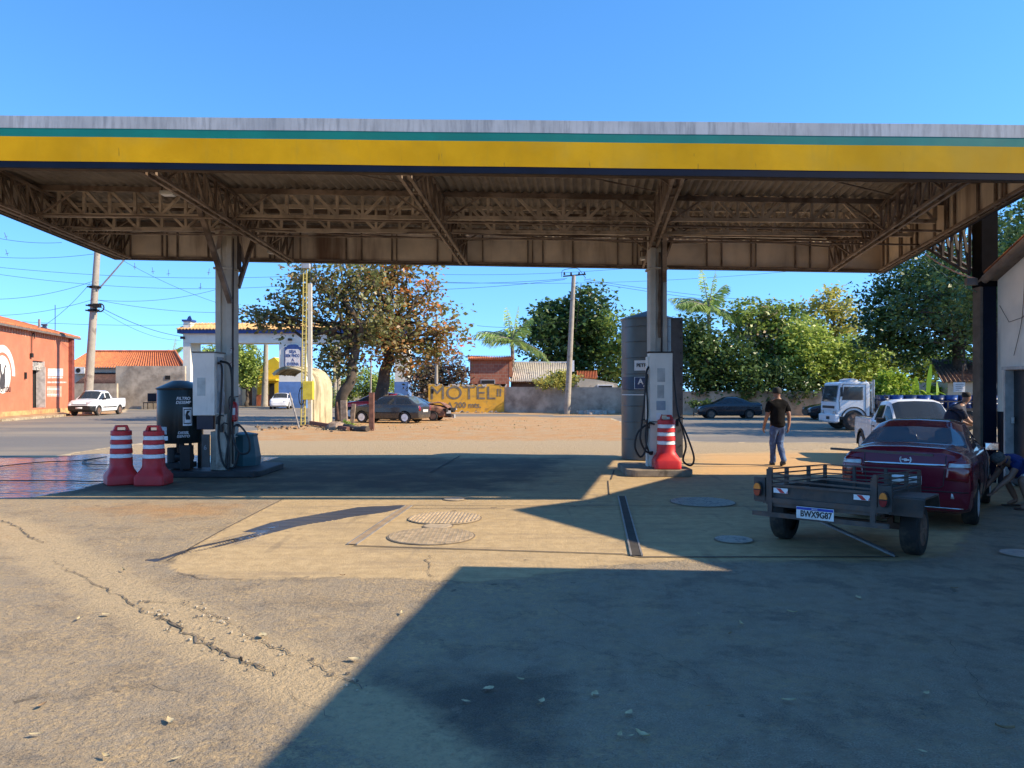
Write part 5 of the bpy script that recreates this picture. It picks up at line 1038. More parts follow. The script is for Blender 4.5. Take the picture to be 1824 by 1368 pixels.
sh = {'a0': ((0, -.005, .85), (.19, .15), None), 'a': ((0, -.005, .95), (.195, .155), 'a0'), 'b': ((0, -.01, 1.14), (.18, .15), 'a'), 'c': ((0, .0, 1.34), (.195, .14), 'b'), 'd': ((0, .0, 1.46), (.14, .10), 'c'), 'n': ((0, .015, 1.535), .072, 'd'), 'l': ((-.18, 0, 1.425), .085, 'd'), 'l2': ((-.262, -.02, 1.21), .082, 'l'), 'r': ((.18, 0, 1.425), .085, 'd'), 'r2': ((.25, -.035, 1.21), .082, 'r')}
v, e, r_ = chain(S_(sh)); skin('shirt', v, e, r_, m_shirt, mn)
tr_ = {'a0': ((0, 0, 1.08), (.15, .115), None), 'a': ((0, 0, 1.0), (.165, .125), 'a0'), 'a2': ((0, 0, .92), (.17, .13), 'a'), 'l': ((-.095, 0, .84), .105, 'a2'), 'lk': ((-.088, .06, .50), .078, 'l'), 'la': ((-.063, .10, .10), .066, 'lk'), 'lb': ((-.06, .10, .04), .066, 'la'), 'r': ((.095, 0, .84), .105, 'a2'), 'rk': ((.058, .02, .50), .078, 'r'), 'ra': ((.043, -.23, .16), .066, 'rk'), 'rb': ((.042, -.27, .10), .066, 'ra')}
v, e, r_ = chain(S_(tr_)); skin('jeans', v, e, r_, m_jean, mn)
b = MB(); b.lathe([(.098, 1.665), (.104, 1.70), (.098, 1.76), (.07, 1.80), (0, 1.815)], 20, (0, .03, 0)); b.ext([(-.08, .1, 1.69), (-.07, .2, 1.675), (0, .23, 1.67), (.07, .2, 1.675), (.08, .1, 1.69)], (0, 0, .015)); b.v = [tuple(c_ * HS for c_ in x) for x in b.v]; b.build('cap', M('dark_cap', (.014, .016, .015), .8), mn, W=False, smooth=40)
for x, y, z, tl_ in ((-.06, .16, 0, 0), (.043, -.20, .035, -18)):
    b = MB(); b.lathe([(.05, 0), (.055, .03), (.05, .07), (.035, .10)], 14); o = b.build('shoe', m_trim, mn, W=False, smooth=40, loc=(x * HS, y * HS, z), rot=(R(tl_), 0, 0)); o.scale = (1, 2.5, 1)
b = MB(); b.box((0, -.148, 1.37), (.12, .006, .035)); b.v = [tuple(c_ * HS for c_ in x) for x in b.v]
# crouching man reaching to the wheel; local frame: x to the right of the photo, y away
bn = thing('person', 'grey haired man in blue shirt and white shorts bending towards the saloon wheel', 'person', (7.84, 12.0, 0), 0)
d = {'pel': ((.20, .04, .47), (.14, .12), None), 'ch0': ((.11, .03, .61), (.14, .12), 'pel'), 'ch1': ((.0, .0, .72), (.165, .125), 'ch0'), 'ch2': ((-.09, 0, .77), (.115, .095), 'ch1'), 'nk': ((-.16, -.01, .78), .058, 'ch2'), 'hd0': ((-.21, -.02, .77), .07, 'nk'), 'hd1': ((-.275, -.03, .755), (.085, .088), 'hd0'), 'hd2': ((-.32, -.03, .735), (.06, .066), 'hd1'), 'nose': ((-.30, -.05, .665), .018, 'hd1'),
     'sl': ((-.06, -.17, .71), .062, 'ch2'), 'el': ((-.19, -.20, .50), .046, 'sl'), 'wl': ((-.36, -.15, .34), .034, 'el'), 'hl': ((-.40, -.14, .29), (.03, .04), 'wl'), 'sr': ((-.06, .17, .71), .062, 'ch2'), 'er': ((-.16, .2, .5), .046, 'sr'), 'wr': ((-.34, .1, .37), .034, 'er'), 'hr': ((-.39, .08, .33), (.03, .04), 'wr'),
     'tl': ((.17, -.08, .46), .095, 'pel'), 'kl': ((-.03, -.20, .46), .062, 'tl'), 'al': ((.11, -.17, .09), .042, 'kl'), 'fl': ((-.03, -.19, .03), (.04, .025), 'al'), 'tr': ((.19, .16, .46), .095, 'pel'), 'kr': ((.02, .26, .44), .062, 'tr'), 'ar': ((.19, .24, .09), .042, 'kr'), 'fr': ((.05, .26, .03), (.04, .025), 'ar')}
fingers(d, d['hl'][0], (-.6, .1, -.7), (0, 1, 0), (-.5, 0, .3), 'hl', 'lf'); fingers(d, d['hr'][0], (-.6, 0, -.7), (0, 1, 0), (-.5, 0, .3), 'hr', 'rf')
v, e, r_ = chain(d); skin('body', v, e, r_, m_skin, bn)
sh = {'a0': ((.21, .04, .47), (.15, .13), None), 'a': ((.17, .04, .54), (.165, .145), 'a0'), 'b': ((.09, .03, .63), (.165, .145), 'a'), 'c': ((-.01, 0, .725), (.185, .14), 'b'), 'd': ((-.09, 0, .775), (.13, .11), 'c'), 'n': ((-.145, -.01, .78), .074, 'd'), 'n2': ((-.18, -.01, .78), .068, 'n'), 'l': ((-.06, -.175, .71), .08, 'd'), 'l2': ((-.12, -.195, .60), .076, 'l'), 'r': ((-.06, .175, .71), .08, 'd'), 'r2': ((-.11, .19, .60), .076, 'r')}
v, e, r_ = chain(sh); skin('shirt', v, e, r_, M('royal_blue_shirt', (.012, .03, .16), .8, 0, .3, 6, bump=.2, bscale=9), bn); bn.scale = (1,) * 3
tr_ = {'a': ((.21, .04, .52), (.15, .13), None), 'a2': ((.19, .04, .45), (.15, .135), 'a'), 'l': ((.12, -.10, .45), .11, 'a2'), 'lk': ((.02, -.175, .46), .095, 'l'), 'r': ((.14, .18, .45), .11, 'a2'), 'rk': ((.06, .24, .45), .095, 'r')}
v, e, r_ = chain(tr_); skin('shorts', v, e, r_, M('white_shorts', (.6, .6, .6), .85, 0, .12, 6), bn)
b = MB(); b.lathe([(.10, 0), (.105, .04), (.09, .085), (.05, .11), (0, .115)], 16); hh = b.build('hair', M('grey_hair', (.11, .10, .09), .9, 0, .4, 30), bn, W=False, smooth=50, loc=(-.262, -.025, .765), rot=(R(8), R(-40), 0))
for x, y in ((.03, -.18), (.11, .25)): MB().box((x, y, .012), (.27, .1, .024)).build('flip_flop', M('sandal', (.08, .05, .035), .8), bn, W=False, bevel=.01)
# third person beyond the saloon
dk = thing('person', 'person in dark navy shirt leaning behind the steel post', 'person', (9.98, 17.3, 0), 0); m_nshirt = M('navy_shirt', (.014, .02, .045), .85, 0, .3, 5, bump=.2, bscale=9)
d = {'pel': ((-.1, 0, .95), (.15, .13), None), 'ch0': ((-.06, 0, 1.14), (.155, .13), 'pel'), 'ch1': ((.02, 0, 1.33), (.175, .13), 'ch0'), 'ch2': ((.09, 0, 1.44), (.12, .1), 'ch1'), 'nk': ((.16, -.01, 1.54), .06, 'ch2'), 'hd0': ((.21, -.02, 1.60), .075, 'nk'), 'hd1': ((.24, -.03, 1.68), (.08, .095), 'hd0'), 'hd2': ((.25, -.03, 1.74), (.065, .075), 'hd1'), 'sl': ((.02, -.16, 1.38), .065, 'ch2'), 'el': ((.16, -.24, 1.14), .048, 'sl'), 'wl': ((.36, -.2, 1.06), .033, 'el'), 'hl': ((.43, -.19, 1.05), (.03, .04), 'wl'), 'sr': ((.1, .17, 1.4), .065, 'ch2'), 'er': ((.2, .22, 1.14), .048, 'sr'), 'wr': ((.38, .16, 1.06), .033, 'er'), 'hr': ((.45, .15, 1.05), (.03, .04), 'wr'),
     'tl': ((-.1, -.09, .88), .1, 'pel'), 'kl': ((-.06, -.1, .48), .065, 'tl'), 'al': ((-.08, -.1, .09), .042, 'kl'), 'fl': ((.06, -.12, .035), (.045, .03), 'al'), 'tr': ((-.1, .09, .88), .1, 'pel'), 'kr': ((-.02, .1, .48), .065, 'tr'), 'ar': ((-.12, .1, .09), .042, 'kr'), 'fr': ((.02, .12, .035), (.045, .03), 'ar')}
fingers(d, d['hl'][0], (1, 0, -.2), (0, 1, 0), (0, 0, -1), 'hl', 'lf'); fingers(d, d['hr'][0], (1, 0, -.2), (0, 1, 0), (0, 0, -1), 'hr', 'rf')
v, e, r_ = chain(d); skin('body', v, e, r_, m_skin, dk)
sh = {'a0': ((-.1, 0, .84), (.2, .18), None), 'a': ((-.1, 0, .92), (.21, .18), 'a0'), 'b': ((-.07, 0, 1.14), (.215, .185), 'a'), 'c': ((.01, 0, 1.33), (.22, .175), 'b'), 'd': ((.09, 0, 1.46), (.15, .12), 'c'), 'n': ((.14, -.01, 1.53), .08, 'd'), 'n2': ((.165, -.01, 1.57), .07, 'n'), 'l': ((.02, -.17, 1.37), .082, 'd'), 'l2': ((.11, -.22, 1.19), .076, 'l'), 'r': ((.1, .17, 1.39), .082, 'd'), 'r2': ((.16, .21, 1.2), .076, 'r')}
v, e, r_ = chain(sh); skin('shirt', v, e, r_, m_nshirt, dk)
tr_ = {'a': ((-.1, 0, .97), (.16, .14), None), 'a2': ((-.1, 0, .88), (.165, .14), 'a'), 'l': ((-.1, -.09, .8), .1, 'a2'), 'lk': ((-.06, -.1, .48), .08, 'l'), 'la': ((-.08, -.1, .1), .068, 'lk'), 'r': ((-.1, .09, .8), .1, 'a2'), 'rk': ((-.02, .1, .48), .08, 'r'), 'ra': ((-.12, .1, .1), .068, 'rk')}
v, e, r_ = chain(tr_); skin('trousers', v, e, r_, M('dark_trousers', (.02, .022, .03), .9), dk)
b = MB(); b.lathe([(.092, 0), (.098, .04), (.085, .085), (.05, .105), (0, .11)], 16); b.build('hair', M('dark_hair', (.012, .01, .009), .8), dk, W=False, smooth=50, loc=(.235, -.02, 1.69), rot=(0, R(-8), 0))
# ------------------------------------------------------------------ vegetation
def leaf_mesh(name, C, size, mat, parent, W=True, tint=None, aspect=1.8, up=.4, droop=0.):
    """C: n x 3 leaf centres; each leaf is a bent four-cornered blade with random direction"""
    C = np.asarray(C); n = len(C); off = np.array(wloc(parent)) if W else np.zeros(3); C = C - off
    d = rng.normal(size=(n, 3)); d[:, 2] = d[:, 2] * .6 - droop; d /= np.linalg.norm(d, axis=1)[:, None]
    nn = rng.normal(size=(n, 3)); nn[:, 2] = np.abs(nn[:, 2]) + up; s = np.cross(d, nn); s /= np.linalg.norm(s, axis=1)[:, None] + 1e-9; nn = np.cross(s, d)
    L = size * rng.uniform(.6, 1.25, n)[:, None]; Wd = L / aspect
    P0 = C - d * L / 2; P1 = C + s * Wd / 2 + nn * L * .08; P2 = C + d * L / 2; P3 = C - s * Wd / 2 + nn * L * .08
    V = np.stack([P0, P1, P2, P3], 1).reshape(-1, 3)
    me = bpy.data.meshes.new(name); me.vertices.add(4 * n); me.vertices.foreach_set('co', V.ravel().astype(np.float32))
    me.loops.add(4 * n); me.loops.foreach_set('vertex_index', np.arange(4 * n, dtype=np.int32)); me.polygons.add(n)
    me.polygons.foreach_set('loop_start', np.arange(0, 4 * n, 4, dtype=np.int32)); me.polygons.foreach_set('loop_total', np.full(n, 4, dtype=np.int32))
    if tint is None: tint = rng.random(n)
    a = me.attributes.new('tint', 'FLOAT', 'POINT'); a.data.foreach_set('value', np.repeat(np.clip(tint, 0, 1), 4).astype(np.float32))
    me.materials.append(mat); me.update(calc_edges=True); return link(name, me, parent)
def crown_points(ells, n, nclump, spread, surf=.62):
    """clumps near the surface of overlapping ellipsoids (cx, cy, cz, rx, ry, rz), leaves scattered in each"""
    w_ = np.array([e[3] * e[5] for e in ells]); w_ = w_ / w_.sum(); pts = []; tint = []
    E = np.array(ells); ks = rng.choice(len(ells), nclump, p=w_); u = rng.normal(size=(nclump, 3)); u /= np.linalg.norm(u, axis=1)[:, None]
    rad = surf + (1 - surf) * rng.random(nclump) ** .7; rad[rng.random(nclump) < .22] *= .6; rad *= 1 + np.clip(rng.normal(size=nclump), -2, 1.3) * .06
    cc = E[ks, :3] + u * rad[:, None] * E[ks, 3:]; ct = rng.random(nclump); m_ = n // nclump + 1
    sz = spread * rng.uniform(.55, 1.35, nclump)
    P_ = cc[:, None, :] + np.clip(rng.normal(size=(nclump, m_, 3)), -1.75, 1.75) * (sz[:, None, None] * np.array([1, 1, .65])); T_ = .55 * ct[:, None] + .45 * rng.random((nclump, m_))
    return P_.reshape(-1, 3), T_.ravel(), cc
def limb(mb, a, b, r0, r1, wob=.12, n=6):
    a = Vector(a); b = Vector(b); L = (b - a).length; pts = [a.lerp(b, i / n) + (Vector((random.gauss(0, 1), random.gauss(0, 1), random.gauss(0, .5))) * wob * L * .12 if 0 < i < n else Vector()) for i in range(n + 1)]
    pts = bez(pts, 3); m_ = len(pts); mb.tube(pts, [r0 + (r1 - r0) * i / (m_ - 1) for i in range(m_)], 8); return pts
m_bark = M('bark', (.10, .075, .055), .95, 0, .4, 6, (.05, .04, .03), (.45, .6), 3, bump=.8, bscale=14)
def tree(label, base, ells, n, nclump, spread, size, lm, trunk_r=.2, fork=None, aspect=1.8, group=None, name='tree', lean=None, nlimb=9, surf=.62, droop=0., limbs=True):
    t_ = thing(name, label, 'tree' if name != 'bush' else 'bush', base, 0, group); P_, T_, cc = crown_points(ells, n, nclump, spread, surf)
    P_[:, 2] = np.maximum(P_[:, 2], .15)
    leaf_mesh('crown', P_, size, lm, t_, tint=T_, aspect=aspect, droop=droop)
    if limbs:
        b = MB(); base = Vector(base); f = Vector(fork) if fork else Vector((ells[0][0], ells[0][1], ells[0][2] - ells[0][5] * .6))
        pts = limb(b, base - Vector((0, 0, .1)), f, trunk_r * 1.25, trunk_r * .75, .25)
        idx = rng.choice(len(cc), min(nlimb, len(cc)), replace=False)
        for i in idx: limb(b, f - Vector((0, 0, .1)), Vector(cc[i]), trunk_r * .5, trunk_r * .08, .8)
        for i in rng.choice(len(cc), min(nlimb * 3, len(cc)), replace=False):
            e_ = Vector(cc[i]); limb(b, f.lerp(e_, random.uniform(.3, .6)) + Vector((0, 0, random.uniform(-.2, .3))), e_, trunk_r * .16, .012, .9, 4)
        b.build('trunk', m_bark, t_, smooth=60)
    return t_
def EL(px0, px1, py0, py1, Y, dy=None):
    rx = (px1 - px0) / 2 / F * Y; rz = (py1 - py0) / 2 / F * Y; return (PX((px0 + px1) / 2, Y), Y, PZ((py0 + py1) / 2, Y), rx, dy or max(rx, rz) * .8, rz)
l_alm = leafmat('almond_leaf', [(0.275, 0.15, 0.075), (0.325, 0.225, 0.1), (0.138, 0.15, 0.05), (0.163, 0.188, 0.0562), (0.213, 0.213, 0.0875), (0.3, 0.263, 0.15), (0.475, 0.188, 0.0625)], .35, .4)
l_alm2 = leafmat('almond_leaf_red', [(0.144, 0.156, 0.048), (0.18, 0.204, 0.06), (0.24, 0.24, 0.084), (0.336, 0.264, 0.108), (0.36, 0.192, 0.072), (0.576, 0.24, 0.06), (0.7, 0.132, 0.042)], .35, .4)
l_dark = leafmat('dark_leaf', [(0.0371, 0.0722, 0.0248), (0.0619, 0.113, 0.0371), (0.0927, 0.155, 0.0413), (0.134, 0.206, 0.0619)], .25, .35)
l_mid = leafmat('mid_leaf', [(0.0896, 0.146, 0.0336), (0.169, 0.246, 0.0494), (0.246, 0.336, 0.0674), (0.359, 0.427, 0.112)], .35, .4)
l_lite = leafmat('light_leaf', [(0.173, 0.25, 0.0484), (0.271, 0.367, 0.0676), (0.386, 0.482, 0.0967), (0.502, 0.546, 0.154)], .4, .4)
l_yel = leafmat('yellow_leaf', [(0.19, 0.246, 0.0568), (0.341, 0.36, 0.0944), (0.568, 0.492, 0.114), (0.595, 0.568, 0.114)], .4, .45)
l_bright = leafmat('bright_leaf', [(0.139, 0.249, 0.0277), (0.236, 0.374, 0.0416), (0.36, 0.49, 0.0693), (0.457, 0.49, 0.125)], .45, .4)
l_pur = leafmat('purple_leaf', [(0.0925, 0.0528, 0.0581), (0.158, 0.0925, 0.0792), (0.132, 0.132, 0.0661), (0.237, 0.158, 0.132), (0.0792, 0.106, 0.0475)], .25, .45)
l_clip = leafmat('clipped_leaf', [(0.124, 0.21, 0.0445), (0.222, 0.321, 0.0693), (0.347, 0.446, 0.099), (0.495, 0.57, 0.174)], .3, .4)
l_dry = leafmat('dry_vine', [(0.33, 0.247, 0.148), (0.495, 0.38, 0.247), (0.264, 0.281, 0.116), (0.165, 0.181, 0.066)], .3, .6)
# the two almond trees
b0 = G(608, 750); Y = b0.y
tree('tall almond tree with leaning trunk and brown green leaves, beside the bus shelter', b0, [EL(440, 540, 530, 600, Y), EL(470, 640, 470, 590, Y), EL(520, 690, 430, 560, Y), EL(550, 660, 570, 660, Y), EL(600, 720, 500, 630, Y), EL(560, 640, 620, 685, Y), EL(425, 500, 540, 592, Y)], 5800, 270, .40, .31, l_alm, .30, P(632, 600, Y), 1.6, 'almond trees', nlimb=14, surf=.45)
Y2 = 48.5
tree('wide almond tree with orange and red leaves on its right side, behind the parked hatchbacks', (PX(676, Y2), Y2, 0), [EL(610, 800, 440, 590, Y2), EL(640, 830, 520, 640, Y2), EL(770, 845, 570, 640, Y2), EL(610, 740, 560, 665, Y2), EL(700, 800, 590, 668, Y2), EL(620, 760, 400, 520, Y2)], 7000, 320, .42, .32, l_alm2, .42, P(690, 615, Y2), 1.6, 'almond trees', nlimb=14, surf=.45)
# big trees and the green bank beyond the right wall
tree('big dark mango tree behind the corrugated roof house', (PX(1035, 78), 78, 0), [EL(935, 1040, 545, 690, 78), EL(990, 1100, 515, 640, 78), EL(1000, 1105, 600, 700, 78), EL(950, 1060, 525, 620, 78)], 9000, 240, .75, .62, l_dark, .5, group='background trees')
tree('thin pale tree between the mango tree and the storage tank', (PX(1115, 74), 74, 0), [EL(1075, 1150, 550, 620, 74), EL(1060, 1150, 600, 700, 74), EL(1095, 1150, 560, 700, 74)], 2600, 110, .6, .5, l_mid, .2, group='background trees')
tree('dense dark hedge tree right of the storage tank above the wall', (PX(1270, 57), 57, 0), [EL(1195, 1300, 590, 705, 57), EL(1250, 1345, 600, 712, 57), EL(1200, 1270, 560, 650, 57)], 9000, 260, .5, .36, l_dark, .3, group='background trees')
tree('mid green tree with dry vines in the middle of the right bank', (PX(1360, 60), 60, 0), [EL(1290, 1400, 530, 620, 60), EL(1300, 1420, 570, 700, 60), EL(1340, 1440, 540, 660, 60)], 8000, 240, .55, .40, l_mid, .3, group='background trees', nlimb=12)
P_, T_, _c = crown_points([EL(1325, 1420, 555, 640, 58.8, .5)], 900, 60, .4); vt = thing('dry_vine', 'greyish dry vine hanging over the mid green tree of the right bank', 'vine', (PX(1370, 59), 58.8, 2)); leaf_mesh('leaves', P_, .36, l_dry, vt, tint=T_, droop=.5)
tree('tall yellow flowering tree with open branches against the sky', (PX(1480, 63), 63, 0), [EL(1410, 1500, 530, 610, 63), EL(1455, 1530, 512, 575, 63), EL(1470, 1540, 560, 660, 63), EL(1430, 1500, 590, 680, 63)], 3800, 170, .5, .40, l_yel, .25, P(1485, 640, 63), group='background trees', nlimb=14)
tree('light green tree behind the walking man and the lorry cab', (PX(1450, 57), 57, 0), [EL(1380, 1500, 600, 710, 57), EL(1440, 1570, 610, 690, 57), EL(1400, 1480, 560, 660, 57), EL(1480, 1580, 590, 680, 57)], 9000, 260, .5, .36, l_lite, .3, group='background trees')
tree('dark shaggy undergrowth tree low over the wall behind the black saloons', (PX(1400, 55.5), 55.5, 0), [EL(1310, 1420, 640, 725, 55.5), EL(1380, 1470, 660, 725, 55.5)], 3800, 140, .4, .32, l_dark, .15, group='background trees')
tb_ = (PX(1706, 46), 46, 0)
tree('huge dark spreading tree with thick trunk beside the steel post', tb_, [EL(1525, 1640, 490, 610, 46), EL(1600, 1760, 450, 600, 46), EL(1640, 1800, 470, 640, 46), EL(1560, 1700, 430, 520, 46), EL(1540, 1610, 560, 640, 46), EL(1720, 1900, 420, 600, 46), EL(1580, 1660, 580, 650, 46)], 23000, 480, .55, .30, l_dark, .42, P(1704, 600, 46), group='background trees', nlimb=16)
tree('dark tree rising behind the workshop roof at the right edge', (PX(1830, 38), 38, 0), [EL(1760, 1900, 360, 520, 38), EL(1770, 1960, 420, 640, 38)], 9000, 240, .5, .26, l_dark, .3, group='background trees')
tree('olive tree in the middle of the right bank behind the banana plants', (PX(1610, 58), 58, 0), [EL(1560, 1680, 600, 700, 58), EL(1640, 1760, 620, 710, 58)], 4500, 150, .5, .4, l_mid, .2, group='background trees')
tree('bright green bush above the lorry drums', (PX(1585, 44), 44, 0), [EL(1548, 1625, 668, 720, 44), EL(1570, 1610, 660, 700, 44)], 3200, 110, .28, .24, l_bright, .08, name='bush')
tree('small bright green bush right of the banana plants', (PX(1672, 45), 45, 0), [EL(1650, 1700, 685, 725, 45)], 1200, 50, .25, .24, l_bright, .06, name='bush')
tree('round yellowish bush growing over the grey wall by the utility pole', (PX(990, 61.5), 61.5, 0), [EL(955, 1035, 664, 700, 61.5), EL(975, 1015, 660, 690, 61.5)], 1800, 80, .3, .26, l_yel, .1, name='bush')
tree('dark purple leaved tree behind the yellow painted wall', (PX(790, 68), 68, 0), [EL(728, 800, 632, 715, 68), EL(770, 838, 634, 700, 68), EL(735, 780, 660, 735, 68)], 4000, 140, .5, .36, l_pur, .2, group='background trees')
tree('clipped round green tree seen through the gate arch', (PX(441, 84), 84, 0), [EL(412, 467, 612, 688, 84), EL(420, 460, 640, 690, 84)], 5200, 130, .4, .34, l_clip, .18, P(441, 690, 84), group='clipped street trees')
tree('clipped green tree mostly hidden behind the left dispenser', (PX(375, 86), 86, 0), [EL(358, 398, 613, 660, 86), EL(352, 400, 640, 680, 86)], 2600, 80, .4, .34, l_clip, .18, group='clipped street trees')
tree('rounded hedge tree between the two almond trunks', (PX(650, 88), 88, 0), [EL(632, 668, 655, 712, 88), EL(650, 690, 660, 715, 88)], 2600, 80, .4, .34, l_clip, .15, group='clipped street trees'); tree('rounded hedge tree right of the bus shelter', (PX(618, 90), 90, 0), [EL(590, 640, 660, 720, 90)], 2000, 60, .4, .34, l_clip, .15, group='clipped street trees'); tree('rounded hedge tree left of the far blue gate pier', (PX(692, 92), 92, 0), [EL(672, 708, 660, 718, 92)], 1500, 50, .4, .34, l_clip, .15, group='clipped street trees')
tree('small round shrub at the foot of the leaning almond trunk', (PX(603, 62), 62, 0), [EL(592, 616, 696, 735, 62)], 900, 40, .22, .2, l_clip, .06, name='bush')
# palms
l_palm = leafmat('palm_leaf', [(0.106, 0.186, 0.0528), (0.198, 0.317, 0.0925), (0.317, 0.45, 0.132), (0.528, 0.634, 0.237)], .35, .3); l_palmy = leafmat('palm_leaf_young', [(0.264, 0.396, 0.066), (0.462, 0.594, 0.116)], .4, .3); m_ptr = M('palm_trunk', (.26, .22, .17), .9, 0, .3, 5, bump=.5, bscale=12)
def frond(P_, tip_dir, L, droop, n, wl_, out, tint):
    P_ = Vector(P_); d = Vector(tip_dir).normalized(); rac = []
    for i in range(n + 1):
        f = i / n; rac.append(P_ + d * L * f - Vector((0, 0, droop * L * f ** 2.0)))
    for i in range(1, n + 1):
        t_ = (rac[i] - rac[i - 1]).normalized(); s = t_.cross(Vector((0, 0, 1))).normalized(); f = i / n; ll = wl_ * math.sin(math.pi * (.12 + .85 * f)) ** .6
        for k in (-1, 1):
            dv = (s * k * .75 + t_ * .55 + Vector((0, 0, random.uniform(-.9, -.2)))).normalized(); w_ = t_ * .022 * L / 3
            a = rac[i] - t_ * random.random() * L / n; out.append((a - w_, a + w_, a + dv * ll * .6 + w_ * .8 - Vector((0, 0, .05)), a + dv * ll - Vector((0, 0, ll * .22)))); tint.append(random.random())
    return rac
def palm(label, px, pyc, Y, L, nf, tr, young=2, base=0):
    X = PX(px, Y); zc = PZ(pyc, Y); t_ = thing('palm_tree', label, 'palm tree', (X, Y, base), 0, 'palms')
    b = MB(); b.tube(bez([(X, Y, base), (X + .1, Y, zc * .5), (X, Y, zc)], 6), [tr * 1.2 - tr * .4 * i / 12 for i in range(13)], 10); b.build('trunk', m_ptr, t_, smooth=60)
    q, ti, q2, ti2 = [], [], [], []; rb = MB()
    for i in range(nf):
        a = i * 2.399 + random.uniform(-.2, .2); el = R(-8 + 74 * ((i * .618) % 1)) if i >= young else R(80)
        r_ = frond((X, Y, zc), (math.cos(a) * math.cos(el), math.sin(a) * math.cos(el), math.sin(el)), L * random.uniform(.85, 1.1), random.uniform(.32, .58) if i >= young else .1, 34, L * (.24 if i < young else .30), q2 if i < young else q, ti2 if i < young else ti); rb.tube(r_, [.045 - .04 * k / (len(r_) - 1) for k in range(len(r_))], 4)
    off = Vector((X, Y, base))
    for qq, tt, mt, nm in ((q, ti, l_palm, 'crown'), (q2, ti2, l_palmy, 'young_fronds')):
        if not qq: continue
        b = MB()
        for f in qq: b.add(f, [(0, 1, 2, 3)])
        o = b.build(nm, mt, t_, fix=False); a = o.data.attributes.new('tint', 'FLOAT', 'POINT'); a.data.foreach_set('value', np.repeat(np.array(tt), 4).astype(np.float32))
    rb.build('rachis', m_ptr, t_)
palm('palm with a bright young spear, left of the storage tank top right', 1262, 548, 60, 3.5, 15, .17)
palm('palm behind the brick house, left of the mango tree', 912, 606, 72, 3.9, 15, .2, 2)
palm('small distant palm above the tiled house roof', 308, 630, 98, 2.4, 12, .2, 1)
palm('small palm behind the far right trees', 1690, 650, 70, 3.0, 9, .2, 1)
# banana plants
bt = None; l_ban = leafmat('banana_leaf', [(0.116, 0.231, 0.033), (0.214, 0.363, 0.0495), (0.396, 0.544, 0.099)], .45, .3)
for i, (px, py, Y, s, lab) in enumerate([(1652, 735, 43, 1.0, 'tall banana plant with one upright leaf left of the small beige house'), (1630, 735, 44, .8, 'broad banana plant behind the lorry drums'), (1672, 735, 42.5, .7, 'short banana plant beside the small white sign')]):
    X = PX(px, Y); t_ = thing('banana_plant', lab, 'banana plant', (X, Y, 0), 0, 'banana plants'); b = MB(); b.tube([(X, Y, 0), (X, Y, 1.5 * s)], [.12, .08], 8); b.build('stem', m_ptr, t_, smooth=50); b = MB(); ti = []
    for k in range(7):
        a = k * 2.4 + i; el = R(85 if k == 0 else random.uniform(35, 65)); L = (2.2 if k == 0 else 1.9) * s; d = Vector((math.cos(a) * math.cos(el), math.sin(a) * math.cos(el) * .6, math.sin(el))); sd_ = d.cross(Vector((0, 0, 1))).normalized(); pts = []
        for j in range(11):
            f = j / 10; c_ = Vector((X, Y, 1.3 * s)) + d * L * f - Vector((0, 0, (.1 if k == 0 else .75) * L * f * f)); ww = .26 * s * math.sin(math.pi * min(.98, .06 + f * .94)) ** .6
            pts += [c_ - sd_ * ww + Vector((0, 0, .05 * ww)), c_ - Vector((0, 0, .1 * ww)), c_ + sd_ * ww + Vector((0, 0, .05 * ww))]
        b.add(pts, [(j * 3 + c, j * 3 + c + 1, j * 3 + c + 4, j * 3 + c + 3) for j in range(10) for c in (0, 1)]); ti += [random.random()] * 33
    o = b.build('leaves', l_ban, t_, fix=False, smooth=60); a = o.data.attributes.new('tint', 'FLOAT', 'POINT'); a.data.foreach_set('value', np.array(ti, dtype=np.float32))
# low weeds
P_ = []
for k in range(900):
    p = G(random.uniform(450, 1000), random.uniform(748, 768)) if k % 2 else G(random.gauss(615, 20), random.gauss(762, 3)); P_.append((p.x, p.y, random.uniform(.0, .12)))
lt = MB(); o = leaf_mesh('leaf_litter', P_, .14, l_dry, None, W=False) if False else None
def litter():
    e = bpy.data.objects.new('x', None); o = leaf_mesh('leaf_litter', P_, .085, l_dry, None, W=True); bpy.data.objects.remove(e); return props(o, kind='stuff')
litter()
t_ = tree('small green weed at the foot of the stump by the fence post', G(612, 764), [EL(600, 628, 752, 766, 37.5)], 160, 14, .12, .2, l_lite, .02, name='bush', limbs=False)
for i, (px, lab) in enumerate(((1236, 'left one of two leggy shrubs growing against the long wall'), (1258, 'right one of two leggy shrubs growing against the long wall'))):
    Y = 53.0; tree(lab, (PX(px, Y), Y, 0), [EL(px - 9, px + 9, 712, 730, Y)], 140, 12, .18, .24, l_dark, .03, name='bush', nlimb=5)

for lab, x, y, ells in (('shade tree hidden behind the workshop, only its top above the roof', 21.5, 30.5, [(21.5, 30.5, 7.0, 3.2, 3.0, 2.6), (19.6, 31.5, 5.6, 2.4, 2.4, 2.0), (23.5, 30, 6, 3, 3, 2.5)]), ('shade tree beyond the workshop that shadows the street', 23.5, 36.5, [(23, 36.5, 7.4, 3.4, 2.6, 2.6), (21, 37.5, 6, 2.6, 2.2, 2)])):
    tree(lab, (x, y, 0), ells, 7000, 200, .42, .25, l_dark, .28, group='background trees')
